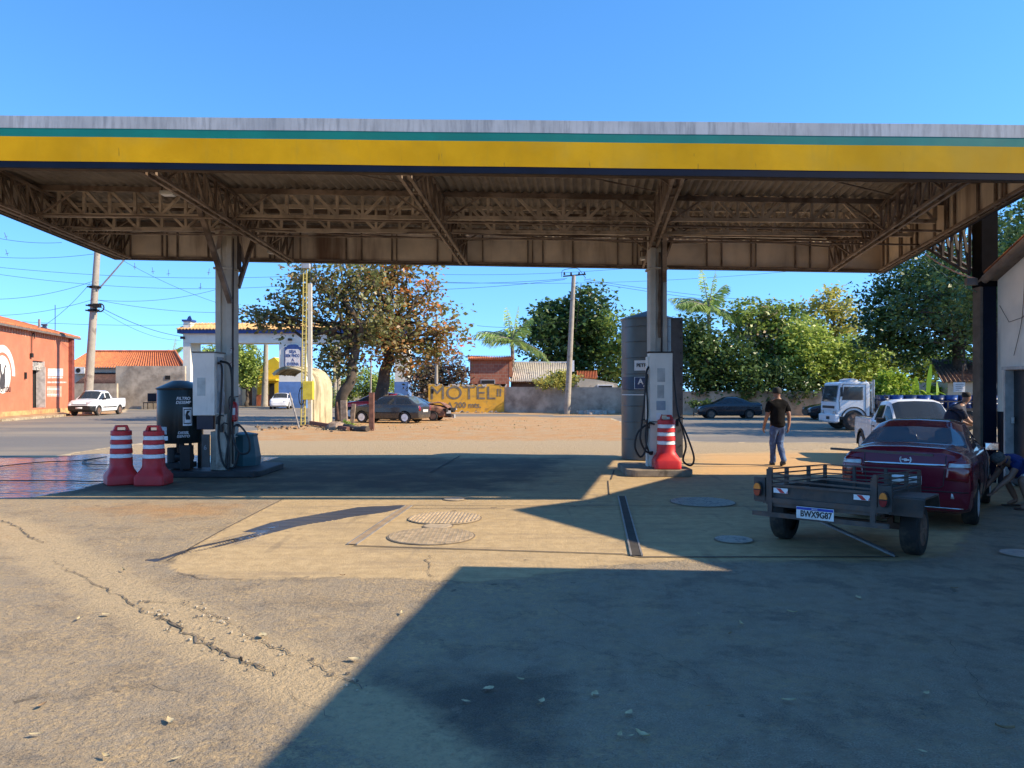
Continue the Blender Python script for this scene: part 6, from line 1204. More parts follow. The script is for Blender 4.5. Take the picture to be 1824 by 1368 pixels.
# ------------------------------------------------------------------ buildings, walls, poles, wires
def brickmat():
    m, t, b = new_mat('hollow_brick'); tc = node(t, 'TexCoord'); mp = node(t, 'Mapping'); mp.inputs['Rotation'].default_value = (R(90), 0, 0); t.links.new(tc.outputs['Object'], mp.inputs[0])
    br = node(t, 'TexBrick'); br.inputs['Scale'].default_value = 1; br.inputs['Brick Width'].default_value = .42; br.inputs['Row Height'].default_value = .29; br.inputs['Mortar Size'].default_value = .02
    br.inputs['Color1'].default_value = (.30, .10, .06, 1); br.inputs['Color2'].default_value = (.40, .15, .09, 1); br.inputs['Mortar'].default_value = (.33, .22, .16, 1); t.links.new(mp.outputs[0], br.inputs['Vector'])
    c = mixc(t, ramp(t, noi(t, 1.5, 5), .5, .75), br.outputs[0], (.20, .08, .06)); t.links.new(c, b.inputs['Base Color']); b.inputs['Roughness'].default_value = .9; return m
m_brick = brickmat()
m_orange = M('orange_render', (.53, .175, .095), .85, 0, .14, .8, (.45, .16, .09), (.5, .7), 1.5, bump=.15, bscale=20); m_greyw = M('stained_render', (.50, .42, .32), .9, 0, .2, .7, (.22, .18, .135), (.36, .74), .9, bump=.2, bscale=12); m_beige = M('beige_render', (.52, .46, .37), .85, 0, .15, 1, (.3, .25, .2), (.55, .7), 1); m_cream = M('gate_cream', (.74, .69, .58), .8, 0, .08, 1, (.45, .40, .32), (.58, .75), 1.2, streak=True); m_gblue = M('gate_blue', (.10, .20, .42), .7, 0, .15, 1.5); m_gnavy = M('gate_navy', (.02, .055, .20), .6); m_gtile = M('gate_tile', (.55, .33, .13), .8, 0, .3, 5, (.30, .2, .1), (.5, .65), 3); m_yw = M('yellow_house', (.72, .50, .03), .75, 0, .12, 1.2); m_fib = M('fibre_sheet', (.55, .50, .42), .85, 0, .2, 2, (.28, .24, .2), (.5, .66), 2); m_otile = M('orange_tile', (.50, .16, .06), .85, 0, .35, 4, (.24, .10, .06), (.52, .68), 2)
m_rag = M('black_hole', (.01, .01, .01), .9); m_conp = M('concrete_pole', (.36, .32, .26), .85, 0, .2, 2, (.2, .17, .14), (.5, .65), 2); m_wire = M('black_wire', (.012, .012, .013), .6); m_wood = M('old_wood', (.16, .09, .06), .9, 0, .4, 5); m_pwhite = M('emblem_white', (.74, .70, .66), .8, grime=(.6, .35, .25), gr=(.55, .7), gs=4)
def tiled(name, quad, nwave, mt, parent, amp=.05, nrow=10, th=.05):
    """corrugated / tiled roof plane: quad = eave a, eave b, ridge b, ridge a"""
    q = [Vector(p) for p in quad]; up = (q[1] - q[0]).cross(q[3] - q[0]).normalized(); up = up if up.z > 0 else -up
    b = MB(); b.grid(lambda u, v: q[0].lerp(q[1], u).lerp(q[3].lerp(q[2], u), v) + up * (amp * math.cos(u * nwave * 2 * math.pi) + (.03 * (1 - (v * nrow % 1)) if nrow else 0)), nwave * 4, max(1, nrow * 2) if nrow else 1)
    o = b.build(name, mt, parent, fix=False, smooth=60); s_ = o.modifiers.new('t', 'SOLIDIFY'); s_.thickness = th; return o
# red building with the bird emblem
A, B_ = Vector((-31.3, 43, 0)), Vector((-35.3, 62, 0)); A = A + (A - B_).normalized() * 6; dW = (B_ - A).normalized(); LW = (B_ - A).length; nW = Vector((dW.y, -dW.x, 0)); angW = math.atan2(dW.y, dW.x)
rb = thing('red_building', 'salmon red roadside building with round bird emblem and painted white lettering', 'building', (-36, 50, 0)); H = 5.93
def wp(px, z, off=0):             # point on the facade seen at photo column px
    k = (px - CX) / F; s = (A.x - k * A.y) / (k * dW.y - dW.x); p = A + dW * s + nW * off; return Vector((p.x, p.y, z))
def wz(px, py): q = wp(px, 0); return PZ(py, q.y)
dl, dr_ = wp(58, 0), wp(78, 0); dz1 = wz(68, 643); dz0 = .55; back = -nW * 11
b = MB()
def fac(p, q, z0, z1, m=0): b.ext([(p.x, p.y, z0), (q.x, q.y, z0), (q.x, q.y, z1), (p.x, p.y, z1)], -nW * .25, m)
fac(A, dl, .0, H); fac(dr_, B_, 0, H); fac(dl, dr_, dz1, H); fac(dl, dr_, 0, dz0)
b.ext([(A.x, A.y, 0), (B_.x, B_.y, 0), (B_.x, B_.y, .42), (A.x, A.y, .42)], nW * .06, 1)
e = B_ - nW * .25; b.ext([(e.x, e.y, 0), (e.x, e.y, H), *[tuple(e + back * .9 + Vector((0, 0, H)))], tuple(e + back * .9)], -dW * .25, 0)
b.build('wall', [m_orange, M('ochre_plinth', (.55, .33, .14), .9, 0, .25, 2, (.35, .18, .1), (.45, .65), 1.5)], rb, fix=True)
ps = wp(124, 0, .12); MB().box((ps.x, ps.y, H / 2), (.5, .3, H), angW).build('downpipe', M('dark_red', (.20, .05, .04), .8), rb)
r0, r1 = A + nW * .35, B_ + nW * .35 + dW * .3
tiled('roof', [(r0.x, r0.y, H + .12), (r1.x, r1.y, H + .12), tuple(r1 + back * .6 + Vector((0, 0, H + 1.9))), tuple(r0 + back * .6 + Vector((0, 0, H + 1.9)))], 90, m_otile, rb, .07, 10)
b = MB(); b.bar(r0 + Vector((0, 0, H + .02)), r1 + Vector((0, 0, H + .02)), .16, .14); b.build('gutter', M('gutter_grey', (.16, .13, .11), .7), rb)
b = MB()
for k in range(60): p = A.lerp(B_, (k + .5) / 60) + nW * .01; b.box((p.x, p.y, H - .12 - .1 * random.random()), (.12, .02, .3 + .25 * random.random()), angW)
b.build('drip_stains', M('salmon_pale', (.66, .34, .22), .9), rb)
b = MB(); p = (dl + dr_) / 2 - nW * .5; b.box((p.x, p.y, (dz0 + dz1) / 2), ((dr_ - dl).length, .05, dz1 - dz0), angW); b.build('dark_doorway', m_rag, rb)
b = MB(); p = wp(75.5, 0, -.1); b.box((p.x, p.y, (dz0 + dz1) / 2 - .2), (.06, .6, dz1 - dz0 - .4), angW); b.box((dr_.x - nW.x * .1, dr_.y - nW.y * .1, (dz0 + dz1) / 2), (.05, .3, dz1 - dz0), angW); b.build('door', M('door_pale', (.55, .50, .46), .6), rb)
b = MB(); p = (dl + dr_) / 2 - nW * .15; b.box((p.x, p.y, dz1 - .35), ((dr_ - dl).length, .05, .6), angW); b.build('fanlight', M('fanlight_grid', (.5, .47, .42), .6, grime=(.1, .1, .1), gr=(.5, .55), gs=9), rb)
ec = wp(4, 0); ez = PZ(667, ec.y); er = 1.22
b = MB(); cen = ec + nW * .015 + Vector((0, 0, ez))
def ring(r0_, r1_, a0, a1, off, m=0, n=36):
    vs_ = []
    for k in range(n + 1):
        a = a0 + (a1 - a0) * k / n
        for rr_ in (r0_, r1_): vs_.append(cen + nW * off + dW * math.cos(a) * rr_ + Vector((0, 0, math.sin(a) * rr_)))
    b.add(vs_, [(2 * k, 2 * k + 1, 2 * k + 3, 2 * k + 2) for k in range(n)], m)
ring(0, er, 0, 2 * math.pi, 0); ring(er * 1.16, er * 1.55, -.05, math.pi * .9, 0)
em = b.build('emblem', m_pwhite, rb, fix=False)
b = MB(); bird = [(-.22, -.85), (.28, -.9), (.38, -.5), (.25, -.1), (.34, .2), (.36, .62), (.22, .66), (.2, .25), (.05, -.02), (-.12, .1), (-.2, .42), (-.36, .6), (-.46, .52), (-.3, .42), (-.26, .05), (-.3, -.4)]
b.ext([tuple(cen + nW * .012 + dW * x * 1.2 * -1 + Vector((0, 0, z * 1.05))) for x, z in bird], nW * .01); b.build('bird_shape', M('bird_dark', (.06, .055, .06), .8), em)
rotW = (R(90), 0, angW + math.pi)
def wtext(s, size, px, py, mt, parent, align='CENTER', sx=1):
    q = wp(px, 0, .02); q.z = PZ(py, q.y); return text(s, size, mt, parent, q - wloc(parent), (R(90), 0, math.atan2(nW.x, -nW.y)), sx=sx, align=align)
m_ldark = M('letter_dark', (.05, .03, .03), .8)
wtext('o Urubu', .72, 6, 692, m_ldark, rb, sx=.85)
b = MB()
def wpanel(px0, px1, py0, py1, off=.012, m=0):
    a, c = wp(px0, 0, off), wp(px1, 0, off); b.add([(a.x, a.y, PZ(py1, a.y)), (c.x, c.y, PZ(py1, c.y)), (c.x, c.y, PZ(py0, c.y)), (a.x, a.y, PZ(py0, a.y))], [(0, 1, 2, 3)], m)
wpanel(85, 112, 656.5, 670, m=0); wpanel(83, 109.5, 688, 707, m=2)
random.seed(5)
for (x0, x1, y) in ((85, 111, 672.5), (84, 118, 681), (84, 106, 693), (83, 105, 703)):
    x = x0
    while x < x1: w_ = random.uniform(.8, 2.2); h_ = random.uniform(2.2, 3.2); wpanel(x, min(x1, x + w_), y - h_ / 2, y + h_ / 2, .016, 0); x += w_ + random.uniform(.3, .9)
b.build('painted_lettering', [m_pwhite, m_orange, M('panel_pink', (.68, .36, .27), .85)], rb, fix=False)
b = MB(); p = wp(54, 0, .1); p.z = wz(54, 633); b.box(p, (.3, .12, .3), angW); b.tube(bez([p, p + Vector((0, 0, 1.2)), p + dW * .3 + Vector((0, 0, 1.6)), p + dW * .5 + Vector((0, 0, 1.2))], 6), .03); q = wp(44, 0, .06); q.z = wz(44, 669); b.box(q, (.2, .1, .45), angW); b.build('wall_bracket', m_rag, rb)
b = MB(); p = wp(86, H + .1, -.6); b.bar(p, p + Vector((0, 0, 1.0)), .12); b.build('vent_pipe', M('pipe_grey', (.3, .28, .26), .7), rb); b = MB(); p = wp(110, H + .1, -1.2); b.bar(p, p + Vector((0, 0, .75)), .22); b.box(p + Vector((0, 0, .8)), (.34, .34, .12)); b.build('chimney_pipe', M('pipe_grey', (.3, .28, .26), .7), rb)
b = MB(); p = wp(123, H, -1.0); b.tube([p, p + Vector((0, 0, 2.6))], .025, 5); b.build('aerial', m_wire, rb)
# tiled house with grey boundary wall
Y = 82; th = thing('tiled_house', 'low house with orange tiled roof, wall air conditioner and dark awning', 'house', (PX(220, Y), Y, 0)); x0, x1, x2 = PX(118, Y), PX(280, Y), PX(332, Y)
MB().b2((x0, Y, 0), (x2 - 1, Y + 8, PZ(655, Y))).build('wall', m_beige, th); zE, zR = PZ(655, Y), PZ(627, Y)
tiled('roof', [(x0, Y - .5, zE), (x2, Y - .5, zE), (x1, Y + 4.5, zR + .25), (x0, Y + 4.5, zR + .25)], 46, m_otile, th, .07, 12)
b = MB(); b.tube([(x1, Y + 4.4, zR + .3), (x2, Y - .5, zE + .12)], .16, 6); b.tube([(x0, Y + 4.4, zR + .3), (x1, Y + 4.4, zR + .3)], .16, 6); b.build('ridge_tiles', m_otile, th)
tiled('awning', [(PX(150, Y), Y - 1.6, PZ(683, Y)), (PX(218, Y), Y - 1.6, PZ(683, Y)), (PX(218, Y), Y - .05, PZ(664, Y)), (PX(160, Y), Y - .05, PZ(664, Y))], 24, M('awning_dark', (.07, .035, .03), .8, 0, .4, 4), th, .05, 0)
ac = thing('air_conditioner', 'white air conditioner unit high on the tiled house wall by the pole', 'air conditioner', (PX(147, Y), Y - .5, PZ(660, Y)))
b = MB(); b.b2((PX(138, Y), Y - .55, PZ(666, Y)), (PX(156, Y), Y - .05, PZ(654, Y))); b.build('casing', M('ac_white', (.7, .68, .63), .5), ac, bevel=.03); MB().lathe([(.25, 0), (.25, .02)], 20, (PX(144.5, Y), Y - .57, PZ(660, Y)), axis='y').build('fan_grille', m_rag, ac)
gw = thing('boundary_wall', 'stained grey wall below the orange tiled roof', 'wall', (PX(265, 73.5), 73.5, 0)); MB().b2((PX(208, 73.5), 73.3, 0), (PX(331, 73.5), 73.6, PZ(652, 73.5))).build('wall', m_greyw, gw)
b = MB(); b.b2((PX(296, 73.5), 73.26, PZ(676, 73.5)), (PX(305, 73.5), 73.31, PZ(669, 73.5))); b.build('vent_opening', m_rag, gw)
gw = thing('boundary_wall', 'lower darker wall behind the small white pickup', 'wall', (PX(180, 72), 72, 0)); MB().b2((PX(125, 72), 72, 0), (PX(208, 72), 72.3, PZ(683, 72))).build('wall', m_greyw, gw)
ch = thing('chair', 'blue chair standing against the stained grey wall', 'chair', (PX(268, 72.5), 72.5, 0)); b = MB(); X = PX(268, 72.5)
MB().box((X, 72.5, .62), (1.0, .9, .08)).build('seat', m_navy, ch); MB().box((X, 72.9, 1.1), (.9, .08, .8)).build('backrest', m_navy, ch)
for sx in (-.45, .45):
    for y in (72.1, 72.9): MB().bar((X + sx, y, 0), (X + sx, y, .62), .05).build('leg', m_wire, ch)
# gate arch
Y = 77; ga = thing('gate_arch', 'cream and blue town gate arch with tiled top and welcome sign', 'arch', (PX(450, Y), Y, 0)); zB, zT = PZ(611, Y), PZ(594, Y)
def pier(p0, p1, deep=2.6):
    b = MB(); zb = PZ(680, Y); b.b2((PX(p0, Y), Y, zb), (PX(p1, Y), Y + deep, zB + .02), 0); b.b2((PX(p0, Y) - .02, Y - .02, 0), (PX(p1, Y) + .02, Y + deep + .02, zb), 1); b.build('pier', [m_cream, m_gblue], ga)
pier(326, 339); pier(497, 545); pier(703, 727)
b = MB(); b.b2((PX(326, Y), Y, zB), (PX(727, Y), Y + 2.6, zT)); b.b2((PX(326, Y) - .0, Y + 2.3, 0), (PX(334, Y), Y + 2.6, zB)); b.build('beam', m_cream, ga); MB().b2((PX(318, Y), Y - .35, zT), (PX(735, Y), Y + 2.9, PZ(586, Y))).build('cornice', m_gnavy, ga)
for sgn, nm in ((0, 'roof'),): tiled('roof', [(PX(318, Y), Y - .5, PZ(587, Y)), (PX(735, Y), Y - .5, PZ(587, Y)), (PX(725, Y), Y + 1.3, PZ(574, Y)), (PX(335, Y), Y + 1.3, PZ(574, Y))], 70, m_gtile, ga, .07, 4)
tiled('roof', [(PX(735, Y), Y + 3.1, PZ(587, Y)), (PX(318, Y), Y + 3.1, PZ(587, Y)), (PX(335, Y), Y + 1.3, PZ(574, Y)), (PX(725, Y), Y + 1.3, PZ(574, Y))], 70, m_gtile, ga, .07, 4)
b = MB(); b.b2((PX(328, Y), Y - .2, PZ(587, Y)), (PX(341, Y), Y + .8, PZ(573, Y)), 0); b.b2((PX(326, Y), Y - .3, PZ(573, Y)), (PX(343, Y), Y + .9, PZ(569.5, Y)), 1); b.add([(PX(333, Y), Y, PZ(569, Y)), (PX(342, Y), Y, PZ(569, Y)), (PX(339, Y), Y, PZ(562, Y)), (PX(335, Y), Y, PZ(564, Y)), (PX(337, Y), Y + .7, PZ(569, Y))], [(0, 1, 2, 3), (1, 4, 2), (4, 0, 3, 2)], 1); b.build('turret', [m_cream, m_gnavy], ga)
b = MB(); b.ext([(PX(x, Y), Y - .08, PZ(y, Y)) for x, y in ((507, 658), (507, 618), (511, 618), (513, 615), (518, 613.5), (527, 613.5), (531, 615), (533, 618), (537, 618), (537, 658))], (0, .06, 0)); sg_ = b.build('sign_board', m_gnavy, ga)
b = MB(); b.ext([(PX(x, Y), Y - .12, PZ(y, Y)) for x, y in ((509, 652), (509, 625), (512, 622), (532, 622), (535, 625), (535, 652), (531, 655), (513, 655))], (0, .03, 0)); sp = b.build('sign_panel', m_pwhite, ga)
for i, s in enumerate(('SEJA', 'BEM VINDO', 'A', 'SEVERÍNIA')): text(s, .42, m_gnavy, ga, Vector((PX(522, Y), Y - .125, PZ(626.5 + i * 7.4, Y))) - wloc(ga), sx=.62 if len(s) > 5 else .9, bold=.012)
b = MB(); b.b2((PX(514, Y), Y - .3, PZ(607, Y)), (PX(521, Y), Y - .1, PZ(603, Y))); b.b2((PX(323, Y), Y - .3, PZ(604, Y)), (PX(330, Y), Y - .05, PZ(600, Y))); b.build('floodlight_box', m_rag, ga)
# yellow and cream houses down the street
Y = 88; yh = thing('street_house', 'yellow street house with stepped gable and red brown base', 'house', (PX(485, Y), Y, 0), 0, 'houses down the street'); b = MB()
pr_ = [(458, 728), (458, 662), (466, 650), (480, 640), (488, 636), (497, 645), (505, 652), (505, 728)]
b.ext([(PX(x, Y), Y, PZ(y, Y)) for x, y in pr_], (0, 7, 0), 0); b.b2((PX(457, Y), Y - .06, 0), (PX(506, Y), Y + 7.05, PZ(703, Y)), 1); b.build('wall', [m_yw, M('red_base', (.36, .11, .05), .85)], yh)
b = MB(); b.b2((PX(480, Y), Y - .1, PZ(722, Y)), (PX(489, Y), Y + .1, PZ(683, Y))); b.build('door', m_dark, yh); MB().b2((PX(474, Y), Y - 1.2, PZ(678, Y)), (PX(497, Y), Y, PZ(675, Y))).build('canopy_slab', m_yw, yh)
Y = 90; yh = thing('street_house', 'cream street house with tall doors and white notice, left of the yellow house', 'house', (PX(435, Y), Y, 0), 0, 'houses down the street')
b = MB(); b.b2((PX(405, Y), Y, 0), (PX(461, Y), Y + 8, PZ(678, Y))); b.b2((PX(440, Y), Y + .1, PZ(678, Y)), (PX(466, Y), Y + 8, PZ(652, Y))); b.build('wall', M('cream_house', (.76, .68, .50), .8, 0, .1, 1), yh)
for x0, x1, mt in ((419, 431, M('gate_grey', (.36, .36, .36), .6)), (443, 449, m_wood), (450, 456, m_grey)): MB().b2((PX(x0, Y), Y - .05, PZ(726, Y)), (PX(x1, Y), Y + .1, PZ(687, Y))).build('door', mt, yh)
MB().b2((PX(422, Y), Y - .1, PZ(703, Y)), (PX(429, Y), Y - .06, PZ(685, Y))).build('notice', m_wht, yh)
# bus shelter of curved concrete
Y0 = 40.3; bs = thing('bus_shelter', 'streaked curved concrete bus shelter beside the yellow lattice mast', 'bus shelter', (PX(560, Y0), Y0, 0)); m_shel = M('shelter_concrete', (.50, .43, .27), .9, 0, .2, 1.5, (.20, .16, .09), (.46, .62), 1.6, streak=True, bump=.3, bscale=12)
prof = [(556, 756), (556, 720), (556, 690), (553, 676), (546, 666), (535, 659), (520, 655.5), (505, 657), (494, 662), (487, 668)]
pr3 = [Vector((PX(x, Y0), 0, PZ(y, Y0))) for x, y in prof]; pr3[0].z = 0; pr3 = bez(pr3, 4); L = 2.9; b = MB(); n = len(pr3)
def shp(i, v, o):
    p = pr3[i]; q = pr3[min(i + 1, n - 1)] - pr3[max(i - 1, 0)]; nn = Vector((q.z, 0, -q.x)).normalized(); rp_ = .02 * math.cos(v * 8 * 2 * math.pi); return (p.x + .09 * v * L + nn.x * (o + rp_), Y0 + v * L, p.z + nn.z * (o + rp_))
NV = 24
for o in (0, .09): b.grid(lambda u, v, o=o: shp(round(u * (n - 1)), v, o), n - 1, NV)
for v in (0, 1): b.add([shp(i, v, o) for i in range(n) for o in (0, .09)], [(2 * i, 2 * i + 1, 2 * i + 3, 2 * i + 2) for i in range(n - 1)])
b.add([shp(n - 1, v / NV, o) for v in range(NV + 1) for o in (0, .09)], [(2 * i, 2 * i + 1, 2 * i + 3, 2 * i + 2) for i in range(NV)]); b.build('shell', m_shel, bs, fix=False, smooth=50)
b = MB(); 
for v in (0, .5, 1.0): b.tube([Vector(shp(i, v, -.03)) for i in range(n)], .06, 6)
b.build('rib', m_shel, bs)
# lattice mast and square white pole
Y = 39.6; lm_ = thing('lattice_mast', 'thin yellow lattice mast with a yellow box, in front of the bus shelter', 'mast', (PX(541, Y), Y, 0)); m_ymast = M('mast_yellow', (.52, .42, .10), .7, 0, .25, 4, (.3, .25, .12), (.5, .65), 4)
b = MB(); h = PZ(478, Y); xa, xb = PX(537.5, Y), PX(546, Y)
legs = [Vector((PX(536, Y), Y, 0)), Vector((PX(543.5, Y), Y, 0)), Vector((PX(540, Y), Y + .22, 0))]; tops = [Vector((PX(540.5, Y), Y, h)), Vector((PX(546.5, Y), Y, h)), Vector((PX(544, Y), Y + .2, h))]
for a, c in zip(legs, tops): b.tube([a, c], .03, 6)
N = 34
for k in range(N):
    for i in range(3):
        j = (i + 1) % 3; b.tube([legs[i].lerp(tops[i], k / N), legs[j].lerp(tops[j], (k + .5) / N), legs[i].lerp(tops[i], (k + 1) / N)], .012, 4)
b.build('lattice', m_ymast, lm_); MB().b2((PX(542, Y), Y - .35, PZ(712, Y)), (PX(560, Y), Y - .02, PZ(679, Y))).build('control_box', M('box_yellow', (.62, .48, .04), .6, 0, .2, 3, (.4, .3, .1), (.55, .7), 3), lm_, bevel=.02)
MB().box((PX(545, Y), Y, h + .12), (.4, .3, .25)).build('head_box', m_grey, lm_); b = MB(); b.tube([Vector((PX(538, Y), Y - .1, PZ(706, Y))) + Vector((.14 * math.cos(a), 0, .45 * math.sin(a))) for a in np.linspace(0, 6.28, 20)], .025, 5); b.build('cable_coil', m_wire, lm_)
wp_ = thing('square_pole', 'square off white concrete pole touching the lattice mast', 'pole', (PX(552, 39.9), 39.9, 0)); MB().b2((PX(549, 39.9), 39.8, 0), (PX(555.5, 39.9), 40.0, PZ(505, 39.9))).build('shaft', M('pole_offwhite', (.56, .52, .43), .8, 0, .15, 2, (.35, .3, .22), (.5, .7), 2), wp_); b = MB(); p = Vector((PX(552, 39.9), 39.9, PZ(505, 39.9))); b.tube([p, p + Vector((.1, 0, 1.1))], .02); b.tube(bez([p + Vector((.2, 0, 1.1)), p + Vector((.35, 0, .2)), p + Vector((.3, 0, -.8)), p + Vector((.6, 0, -1.8))], 6), .012); b.build('cable_tail', m_wire, wp_)
# leaning board, beam, stump, posts
def bits(name, lab, cat, a, c, w_, h_, mt, group=None):
    t_ = thing(name, lab, cat, (Vector(a) + Vector(c)) / 2 * 1.0, 0, group); b = MB(); b.bar(a, c, w_, h_); b.build('timber', mt, t_, bevel=.01); return t_
bits('leaning_board', 'grey board leaning against the lattice mast', 'board', G(533, 764) + Vector((0, 0, .02)), P(516, 701, 39.3), .06, .12, M('grey_wood', (.30, .26, .21), .9, 0, .3, 4)); bits('steel_beam', 'rusty beam lying on the dirt by the shelter', 'beam', G(550, 757) + Vector((0, 0, .14)), G(620, 768) + Vector((0, 0, .10)), .16, .18, M('beam_rust', (.17, .075, .05), .9, 0, .3, 5)); bits('fence_post', 'tall reddish wooden post in front of the grey hatchback', 'post', G(662, 767), G(662, 767) + Vector((0, 0, 1.72)), .22, .22, M('red_wood', (.19, .085, .055), .9, 0, .4, 5), 'wooden posts'); bits('fence_post', 'thin wooden stake left of the leaning trunk', 'post', G(603, 752), G(603, 752) + Vector((-.1, 0, 1.15)), .09, .09, m_wood, 'wooden posts'); bits('fence_post', 'short forked stump right of the leaning trunk', 'post', G(627, 757), G(627, 757) + Vector((.1, 0, 1.1)), .2, .16, M('grey_stump', (.24, .18, .13), .95, 0, .4, 6), 'wooden posts'); bits('tree_stump', 'split grey stump in front of the leaning trunk', 'stump', G(614, 758), G(614, 758) + Vector((-.05, 0, 1.3)), .3, .3, M('grey_stump', (.24, .18, .13), .95, 0, .4, 6))
sk = thing('fallen_log', 'short log lying beside the stump', 'log', G(640, 766)); b = MB(); limb(b, G(612, 766) + Vector((0, 0, .14)), G(655, 769) + Vector((0, 0, .12)), .17, .12, .3); b.build('log', m_bark, sk, smooth=50)
rk = thing('rock', 'brown rock at the foot of the leaning trunk', 'rock', G(598, 765)); b = MB(); b.lathe([(.45, 0), (.5, .12), (.38, .3), (.15, .36), (0, .36)], 9, G(598, 765)); b.v = [(x + random.gauss(0, .04), y + random.gauss(0, .04), z + random.gauss(0, .02)) for x, y, z in b.v]; b.build('stone', M('rock_brown', (.28, .2, .14), .95, 0, .3, 3, bump=.6, bscale=8), rk)
dm = MB(); random.seed(4)
for k in range(40): p = G(random.uniform(455, 600), random.gauss(763, 2.5)); s = random.uniform(.04, .13); dm.box(p + Vector((0, 0, s * .3)), (s * 1.8, s, s * .7), random.uniform(0, 3))
for k in range(40): p = G(random.gauss(1062, 14), random.gauss(736.5, 1)); s = random.uniform(.08, .35); dm.box(p + Vector((0, 0, s * .4)), (s * 1.8, s, s * .8), random.uniform(0, 3), 1)
props(dm.build('rubble', [M('rubble_dirt', (.25, .16, .09), .95), M('rubble_pale', (.5, .46, .4), .9)]), kind='stuff')
# painted advertisement wall and long grey wall
Y = 62; mw = thing('painted_wall', 'yellow painted wall with worn MOTEL II lettering', 'wall', (PX(830, Y), Y, 0)); m_mot = M('motel_yellow', (.70, .38, .045), .85, 0, .12, 1.2, (.42, .26, .08), (.5, .7), 2); xl, xr_ = PX(763, Y), PX(898, Y); zt_ = PZ(684, Y)
MB().b2((xl, Y, 0), (xr_, Y + .2, zt_)).build('wall', m_mot, mw)
b = MB(); random.seed(11)
for k in range(60): x = random.uniform(xl, xr_ - .3); w_ = random.uniform(.08, .55); h_ = random.uniform(.02, 1) ** 2 * .30 * (1.3 if x > -3 else .8); b.add([(x, Y - .02, zt_), (x + w_, Y - .02, zt_), (x + w_ * random.uniform(.6, 1), Y - .02, zt_ - h_), (x + w_ * .5, Y - .02, zt_ - h_ * random.uniform(.5, 1.2)), (x + w_ * random.uniform(0, .4), Y - .02, zt_ - h_ * .8)], [(0, 1, 2, 3, 4)])
for k in range(30): x = random.uniform(xl, xr_ - .3); w_ = random.uniform(.1, .5); b.add([(x, Y - .008, .0), (x + w_, Y - .008, .0), (x + w_ * .6, Y - .008, random.uniform(.04, .2))], [(0, 1, 2)])
b.build('peeling_patches', M('peeled_grey', (.58, .53, .46), .9, 0, .3, 5), mw, fix=False)
m_mlet = M('motel_letter', (.19, .165, .13), .85, 0, .35, 3, (.42, .26, .08), (.62, .72), 4)
text('MOTEL', 1.50, m_mlet, mw, Vector((PX(824, Y), Y - .012, PZ(701, Y))) - wloc(mw), bold=.0, sx=1.12, ext=.002); text('II', .85, m_mlet, mw, Vector((PX(889, Y), Y - .012, PZ(700, Y))) - wloc(mw), bold=.02, ext=.002); text('A 200 mts.', .62, m_mlet, mw, Vector((PX(827, Y), Y - .012, PZ(722, Y))) - wloc(mw), bold=.015, ext=.002, sx=1.0)
b = MB(); b.b2((PX(768, Y), Y - .02, PZ(701, Y)), (PX(772.5, Y), Y + .02, PZ(693, Y))); b.build('wall_niche', m_rag, mw)
lw = thing('boundary_wall', 'long stained grey wall along the far side of the street', 'wall', (5, 60, 0)); pts = [Vector((PX(898, 62), 62.1, 0)), Vector((PX(1110, 59.5), 59.5, 0)), Vector((PX(1215, 57), 56.5, 0)), Vector((PX(1480, 54), 54, 0)), Vector((PX(1640, 53), 53, 0))]; tops_ = [PZ(689, 62), PZ(690, 59.5), PZ(697, 56.5), PZ(697, 54), PZ(697, 53)]; b = MB()
for i in range(4): b.ext([pts[i], pts[i + 1], pts[i + 1] + Vector((0, 0, tops_[i + 1])), pts[i] + Vector((0, 0, tops_[i]))], (0, .2, 0))
b.build('wall', m_greyw, lw, fix=False)
# houses behind the wall
Y = 68; bh = thing('brick_house', 'small red hollow brick house with tile edge above the wall', 'house', (PX(875, Y), Y, 0)); zt_ = PZ(639, Y); MB().b2((PX(837, Y), Y, 0), (PX(907, Y), Y + 4, zt_)).build('wall', m_brick, bh); tiled('roof', [(PX(834, Y), Y - .35, zt_ - .05), (PX(914, Y), Y - .35, zt_ - .05), (PX(910, Y), Y + 4, zt_ + .35), (PX(836, Y), Y + 4, zt_ + .35)], 24, m_otile, bh, .12, 5); MB().b2((PX(907, Y), Y - .02, zt_ - 1.6), (PX(913, Y), Y + 3, zt_)).build('side_wall', M('brick_sunlit', (.45, .18, .09), .9, 0, .25, 4), bh)  # side wall is a brighter brick, its sunlight put into the colour
b = MB(); b.b2((PX(856, Y), Y - .04, PZ(685, Y)), (PX(882, Y), Y, PZ(676, Y)), 0); b.b2((PX(857.5, Y), Y - .06, PZ(683.5, Y)), (PX(880.5, Y), Y - .03, PZ(677.5, Y)), 1); b.build('window', [m_grey, m_dark], bh)
ch_ = thing('corrugated_house', 'house with pale corrugated fibre cement roof behind the wall', 'house', (PX(960, 70), 70, 0)); tiled('roof', [(PX(908, 69), 68.5, PZ(679, 69)), (PX(1013, 69), 68.5, PZ(679, 69)), (PX(1010, 73), 73, PZ(646, 73)), (PX(916, 73), 73, PZ(646, 73))], 30, m_fib, ch_, .06, 0); MB().b2((PX(912, 70), 69.2, 0), (PX(1010, 70), 73, PZ(678, 70))).build('wall', M('dark_wall', (.10, .075, .06), .9), ch_); MB().box((PX(1016, 70), 69, PZ(652, 69)), (.5, .5, 1.0)).build('water_tank', m_wht, ch_); MB().b2((PX(918, 73), 72.9, PZ(647, 73)), (PX(1012, 73), 73.2, PZ(644, 73))).build('ridge_cap', M('ridge_pale', (.55, .56, .57), .6), ch_)
